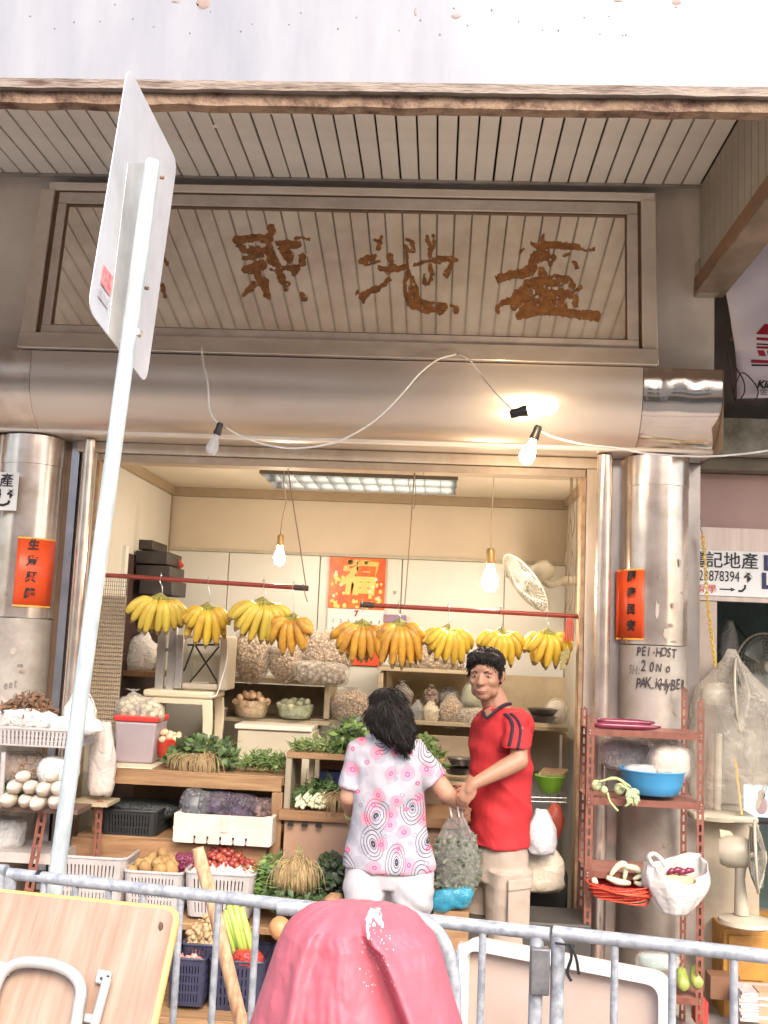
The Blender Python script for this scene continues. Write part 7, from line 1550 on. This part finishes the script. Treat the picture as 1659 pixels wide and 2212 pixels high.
ringstack(body, [(wp(842, 1870), X_*.17, Yv*.10), (wp(840, 1740), X_*.13, Yv*.09), (wp(838, 1640), X_*.15, Yv*.09), (wp(838, 1610), X_*.11, Yv*.06)])
hz_ = wp(842, 1880).z; cxw = wp(842, 1880).x
for sgn in (-1, 1): hp = V((cxw+.10*sgn, Yw, hz_)); kn = V((cxw+.09*sgn, Yw-.0, .43)); an = V((cxw+.10*sgn, Yw, .09)); cap(body, hp, .09, kn, .052); cap(body, kn, .052, an, .036); cap(body, an, .04, an+V((0, .13, -.05)), .03)
blob(body, 'body', skinw, wom, .005, 4)
eyes(wom, wo, WM, wsx)
hb = MB(); T = lambda x, y, z: wo+WM @ (V((x, y, z))*wsx)
for c_, r_ in [((0, -.018, .158), (.082, .100, .076)), ((0, -.050, .110), (.074, .060, .080)), ((.0, .035, .190), (.055, .045, .025)), ((-.070, -.02, .115), (.020, .060, .065)), ((.070, -.02, .115), (.020, .06, .065))]: hb.ell(T(*c_), tuple(q*wsx for q in r_), 18, 12, WM)
for pts, rr_ in [([(836, 1540, -.11), (856, 1575, -.13), (868, 1600, -.14), (872, 1622, -.13)], (.060, .052, .038, .012)), ([(865, 1540, -.05), (880, 1575, -.09), (880, 1600, -.12), (878, 1612, -.12)], (.046, .040, .030, .012)), ([(820, 1555, -.09), (845, 1585, -.13), (858, 1605, -.14)], (.06, .045, .02)), ([(808, 1545, -.07), (812, 1572, -.09), (835, 1590, -.12)], (.045, .03, .014))]:
    q = [wp(x_, y_, dy) for x_, y_, dy in pts]
    for i in range(len(q)-1): cap(hb, q[i], rr_[i], q[i+1], rr_[i+1])
ha = blob(hb, 'hair', hairm, wom, .0055, 16, noise=.004, nsc=12)
mb = MB(); r_ = random.Random(5); vs = [V(v.co)+WL[wom.name] for v in ha.data.vertices]; ns = [V(v.normal) for v in ha.data.vertices]
for i in range(900):
    k = r_.randrange(len(vs)); p, n_ = vs[k], ns[k]; d = V((.35+r_.gauss(0, .15), r_.gauss(0, .1)-.1, -1)); d = (d-n_*d.dot(n_)*.95).normalized()
    L_ = .05; q = p+d*L_+n_*.003; mb.tube([p-n_*.002, p+d*L_*.5+n_*.003, q+V((r_.gauss(0, .003), 0, 0))], [.0022, .0022, .0006], 4)
for i in range(90):
    p = wp(r_.uniform(850, 884), r_.uniform(1595, 1612), -.14+r_.gauss(0, .02)); mb.tube([p, p+V((.004+r_.gauss(0, .006), 0, -.02)), p+V((.01+r_.gauss(0, .012), 0, -.042))], [.0028, .0022, .0005], 4)
mb.build('hair_strands', hairm, wom, smooth=180, kind='stuff')
# blouse material: print of rings and dots
bl = mat('blouse_print', (.38, .36, .395), .85, 0, (.31, .30, .345), 3, bump=.12, bsc=9)
def printmat(m):
    N = m.node_tree.nodes; L_ = m.node_tree.links; b_ = N['Principled BSDF']; base = b_.inputs['Base Color'].links[0].from_socket
    tc = N.new('ShaderNodeTexCoord')
    sx0 = N.new('ShaderNodeSeparateXYZ'); cb0 = N.new('ShaderNodeCombineXYZ'); L_.new(tc.outputs['Object'], sx0.inputs[0]); L_.new(sx0.outputs[0], cb0.inputs[0]); L_.new(sx0.outputs[2], cb0.inputs[1]); nzd = N.new('ShaderNodeTexNoise'); nzd.inputs['Scale'].default_value = 7; nzd.inputs['Detail'].default_value = 1; L_.new(cb0.outputs[0], nzd.inputs['Vector']); vm = N.new('ShaderNodeVectorMath'); vm.operation = 'SCALE'; vm.inputs[3].default_value = .05; L_.new(nzd.outputs['Color'], vm.inputs[0]); va = N.new('ShaderNodeVectorMath'); L_.new(cb0.outputs[0], va.inputs[0]); L_.new(vm.outputs[0], va.inputs[1]); xz = va.outputs[0]
    def M_(op, *a_):
        n_ = N.new('ShaderNodeMath'); n_.operation = op
        for i, x in enumerate(a_):
            if isinstance(x, (int, float)): n_.inputs[i].default_value = x
            else: L_.new(x, n_.inputs[i])
        return n_.outputs[0]
    def layer(src, sc, off, col, fn, thr, squash=1.):
        mp_ = N.new('ShaderNodeMapping'); mp_.inputs['Scale'].default_value = (sc, sc*squash, 1); mp_.inputs['Location'].default_value = off; mp_.inputs['Rotation'].default_value = (0, 0, .35)
        L_.new(xz, mp_.inputs[0]); vo = N.new('ShaderNodeTexVoronoi'); vo.voronoi_dimensions = '2D'; vo.inputs['Scale'].default_value = 1; vo.inputs['Randomness'].default_value = .8; L_.new(mp_.outputs[0], vo.inputs['Vector'])
        sx = N.new('ShaderNodeSeparateColor'); L_.new(vo.outputs['Color'], sx.inputs[0]); on_ = M_('GREATER_THAN', sx.outputs[0], thr); d = vo.outputs['Distance']
        f_ = M_('MULTIPLY', fn(d), on_); mx = N.new('ShaderNodeMix'); mx.data_type = 'RGBA'; L_.new(f_, mx.inputs[0]); L_.new(src, mx.inputs[6]); mx.inputs[7].default_value = (*col, 1); return mx.outputs[2]
    inside = lambda d, r: M_('LESS_THAN', d, r)
    ringsf = lambda k, w_, r: (lambda d: M_('MULTIPLY', M_('GREATER_THAN', M_('SINE', M_('MULTIPLY', d, k)), w_), inside(d, r)))
    o1 = layer(base, 15, (3.1, 0, 1.7), (.26, .26, .31), lambda d: M_('MULTIPLY', inside(d, .38), .6), .3)
    o2 = layer(o1, 12.5, (.4, .3, .2), (.62, .12, .19), lambda d: M_('MULTIPLY', inside(d, .38), .50), .42)
    o3 = layer(o2, 12.5, (.4, .3, .2), (.75, .08, .2), lambda d: M_('MULTIPLY', inside(d, .13), M_('GREATER_THAN', d, .05)), .18)
    o3b = layer(o3, 12.5, (.4, .3, .2), (.60, .26, .34), ringsf(48, .6, .40), .42)
    o4 = layer(o3b, 9.0, (7.7, 5.1, 4.9), (.05, .05, .07), ringsf(58, .74, .47), .40, .72)
    o5 = layer(o4, 9.0, (7.7, 5.1, 4.9), (.03, .03, .05), lambda d: M_('MULTIPLY', inside(d, .095), M_('GREATER_THAN', d, .035)), .40, .72)
    o6 = layer(o5, 19, (1.1, 9, 3.3), (.22, .22, .28), lambda d: M_('MULTIPLY', inside(d, .20), M_('GREATER_THAN', d, .10)), .70)
    L_.new(o6, b_.inputs['Base Color'])
printmat(bl)
sb = MB(); B_ = [(1872, 842, 96, .145), (1856, 842, 95, .145), (1820, 840, 87, .135), (1780, 838, 78, .122), (1735, 837, 73, .115), (1690, 837, 78, .118), (1650, 838, 84, .120), (1622, 838, 82, .105), (1604, 838, 66, .080), (1590, 838, 38, .062), (1583, 838, 28, .055)]
k_ = Yw/FPX; ringstack(sb, [(wp(x_, y_), X_*w_*k_, Yv*d_) for y_, x_, w_, d_ in B_], pw=2.2)
dR = (eR-sR); dL = (eL-sL)
def sleeve(mb, s0, d, f1, r0_, r1_):
    d_ = d.normalized(); sx = d_.cross(Yv).normalized(); mb_ = [(s0+d*f1, sx*r1_, Yv*r1_), (s0+d*f1*.5, sx*(r0_+r1_)/2, Yv*(r0_+r1_)/2), (s0-d_*.02, sx*r0_, Yv*r0_)]
    ringstack(mb, mb_)
sb.ell(sR+V((-.012, 0, -.004)), .066, 16, 10); sb.ell(sL+V((.012, 0, -.004)), .064, 16, 10)
sleeve(sb, sR+V((-.01, 0, 0)), dR, .74, .070, .064); sleeve(sb, sL+V((.01, 0, 0)), dL, .80, .066, .058)
so_ = blob(sb, 'blouse', bl, wom, .0065, 5)
displace(so_, lambda w_: -.024*abs(mnoise.noise(V(((w_.x-cxw)*6+w_.z*3.5*(1 if w_.x > cxw else -1), 2, w_.z*3))))+.008+.009*mnoise.noise(V((w_.x*8, w_.y*8, w_.z*5)))+.005*sin(w_.z*38-abs(w_.x-cxw)*40)*max(0, 1-abs(w_.z-1.02)*5)+.006*mnoise.noise(V((w_.x*20+w_.z*8, w_.y*9, w_.z*10))))
cm_ = mat('collar_white', (.58, .56, .60), .8)
cl_ = MB(); cl_.grid(lambda u, v: wp(833, 1592)+V(((.085+.018*v)*sin(pi*(u-.5)*1.25), -(.062+.028*v)*cos(pi*(u-.5)*1.25)+.0, -.045*v+.018+.01*cos(pi*(u-.5)*2)-.012*abs(u-.5)*v)), 24, 6); cl_.build('collar', cm_, wom, smooth=180, solid=.004)
# wrist band and trousers
wbp = wL.lerp(eL, .25); MB().lathe([(.026, -.012), (.031, -.012), (.031, .012), (.026, .012)], wbp, 18, (wL-eL).to_track_quat('Z', 'Y').to_matrix()).build('wristband', mat('lime_band', (.55, .72, .30), .5), wom, smooth=30)
tw = MB(); ringstack(tw, [(V((cxw, Yw, hz_-.06)), X_*.200, Yv*.125), (V((cxw, Yw, hz_)), X_*.200, Yv*.135), (V((cxw, Yw, hz_+.08)), X_*.190, Yv*.125)])
for sgn in (-1, 1):
    hp = V((cxw+.102*sgn, Yw, hz_-.08)); kn = V((cxw+.098*sgn, Yw-.01, .42)); an = V((cxw+.10*sgn, Yw, .14))
    ringstack(tw, [(an, X_*.062, Yv*.075), (kn, X_*.075, Yv*.085), (kn.lerp(hp, .5), X_*.088, Yv*.105), (hp, X_*.106, Yv*.135)])
    tw.ell(V((cxw+.104*sgn, Yw-.050, hz_-.075)), (.099, .104, .135), 18, 12)
wt = mat('white_cotton', (.44, .42, .435), .8, 0, (.40, .38, .40), 4, bump=.1, bsc=10); wto = blob(tw, 'trousers', wt, wom, .0075, 3)
displace(wto, lambda w_: .006*sin(w_.z*70+abs(w_.x-cxw)*60)*max(0, 1-abs(w_.z-(hz_-.20))*5)+.006*mnoise.noise(w_*8))
for sgn in (-1, 1): MB().ell(V((cxw+.10*sgn, Yw+.05, .04)), (.045, .12, .04), 14, 8).build('shoe', mat('shoe_tan', (.4, .3, .22), .6), wom, smooth=180)
# --- the bag they hold
bgx = thing('shopping_bag', 'clear plastic shopping bag of dark greens held between the man and the woman', 'plastic bag', wp(988, 1925, .08))
BP = [(1744, 988, 10), (1762, 987, 14), (1785, 987, 26), (1810, 987, 38), (1845, 987, 47), (1880, 987, 48), (1905, 986, 44), (1920, 986, 34), (1926, 986, 12)]
def bagf(u, v, q=1., y0=.08):
    k = v*(len(BP)-1); i = min(int(k), len(BP)-2); f_ = k-i; x_ = BP[i][1]*(1-f_)+BP[i+1][1]*f_; y_ = BP[i][0]*(1-f_)+BP[i+1][0]*f_; w_ = (BP[i][2]*(1-f_)+BP[i+1][2]*f_)*Yw/FPX*q
    a_ = 2*pi*u; fd = 1+(.14*sin(9*a_)+.08*sin(15*a_+2))*max(0, 1-v*1.5)+.05*mnoise.noise(V((cos(a_)*2, sin(a_)*2, v*5)))
    return wp(x_, y_, y0)+V((cos(a_)*w_*fd, sin(a_)*w_*.6*fd, .006*mnoise.noise(V((a_, v*6, 3)))))
mb = MB(); mb.grid(lambda u, v: bagf(u, v), 56, 28); mb.build('plastic', film('carrier', (.60, .58, .54), .08, .12, 16, .5), bgx, smooth=180)
mb = MB(); mb.grid(lambda u, v: bagf(u, .40+.585*v, .90)+V((0, 0, .008*mnoise.noise(V((u*20, v*12, 1))))), 40, 16); n0 = len(mb.v); top_ = [i for i in range(41)]
mb.v.append(bagf(0, .40, .01)); mb.f += [(i+1, i, n0) for i in range(40)]; mb.mi += [0]*40
mb.build('contents', mat('bag_greens', (.035, .04, .03), .6, 0, (.10, .095, .07), 22, amt=.5, bump=.4), bgx, smooth=180)
r_ = random.Random(9); mb = MB()
for i in range(800):
    p = bagf(r_.random(), r_.uniform(.36, .97), r_.uniform(.84, .95)); mb.leaf(p, (r_.gauss(0, 1), r_.gauss(0, .5), r_.gauss(0, 1)), (0, -1, .2), .03, .015, .5)
mb.build('leaves', mat('bag_leaf', (.14, .15, .10), .6, 0, (.03, .04, .025), 26, amt=.5), bgx, smooth=180, kind='stuff')
for dx in (-8, 8): MB().tube(curve([wp(984+dx, 1765, .06), wp(980+dx, 1735, .06), wp(990+dx*.5, 1722, .08), wp(994+dx*.3, 1740, .10)]), .006, 8, flat=.4).build('handle', filmw, bgx, smooth=180)

bpy.data.scenes.remove(TMP)
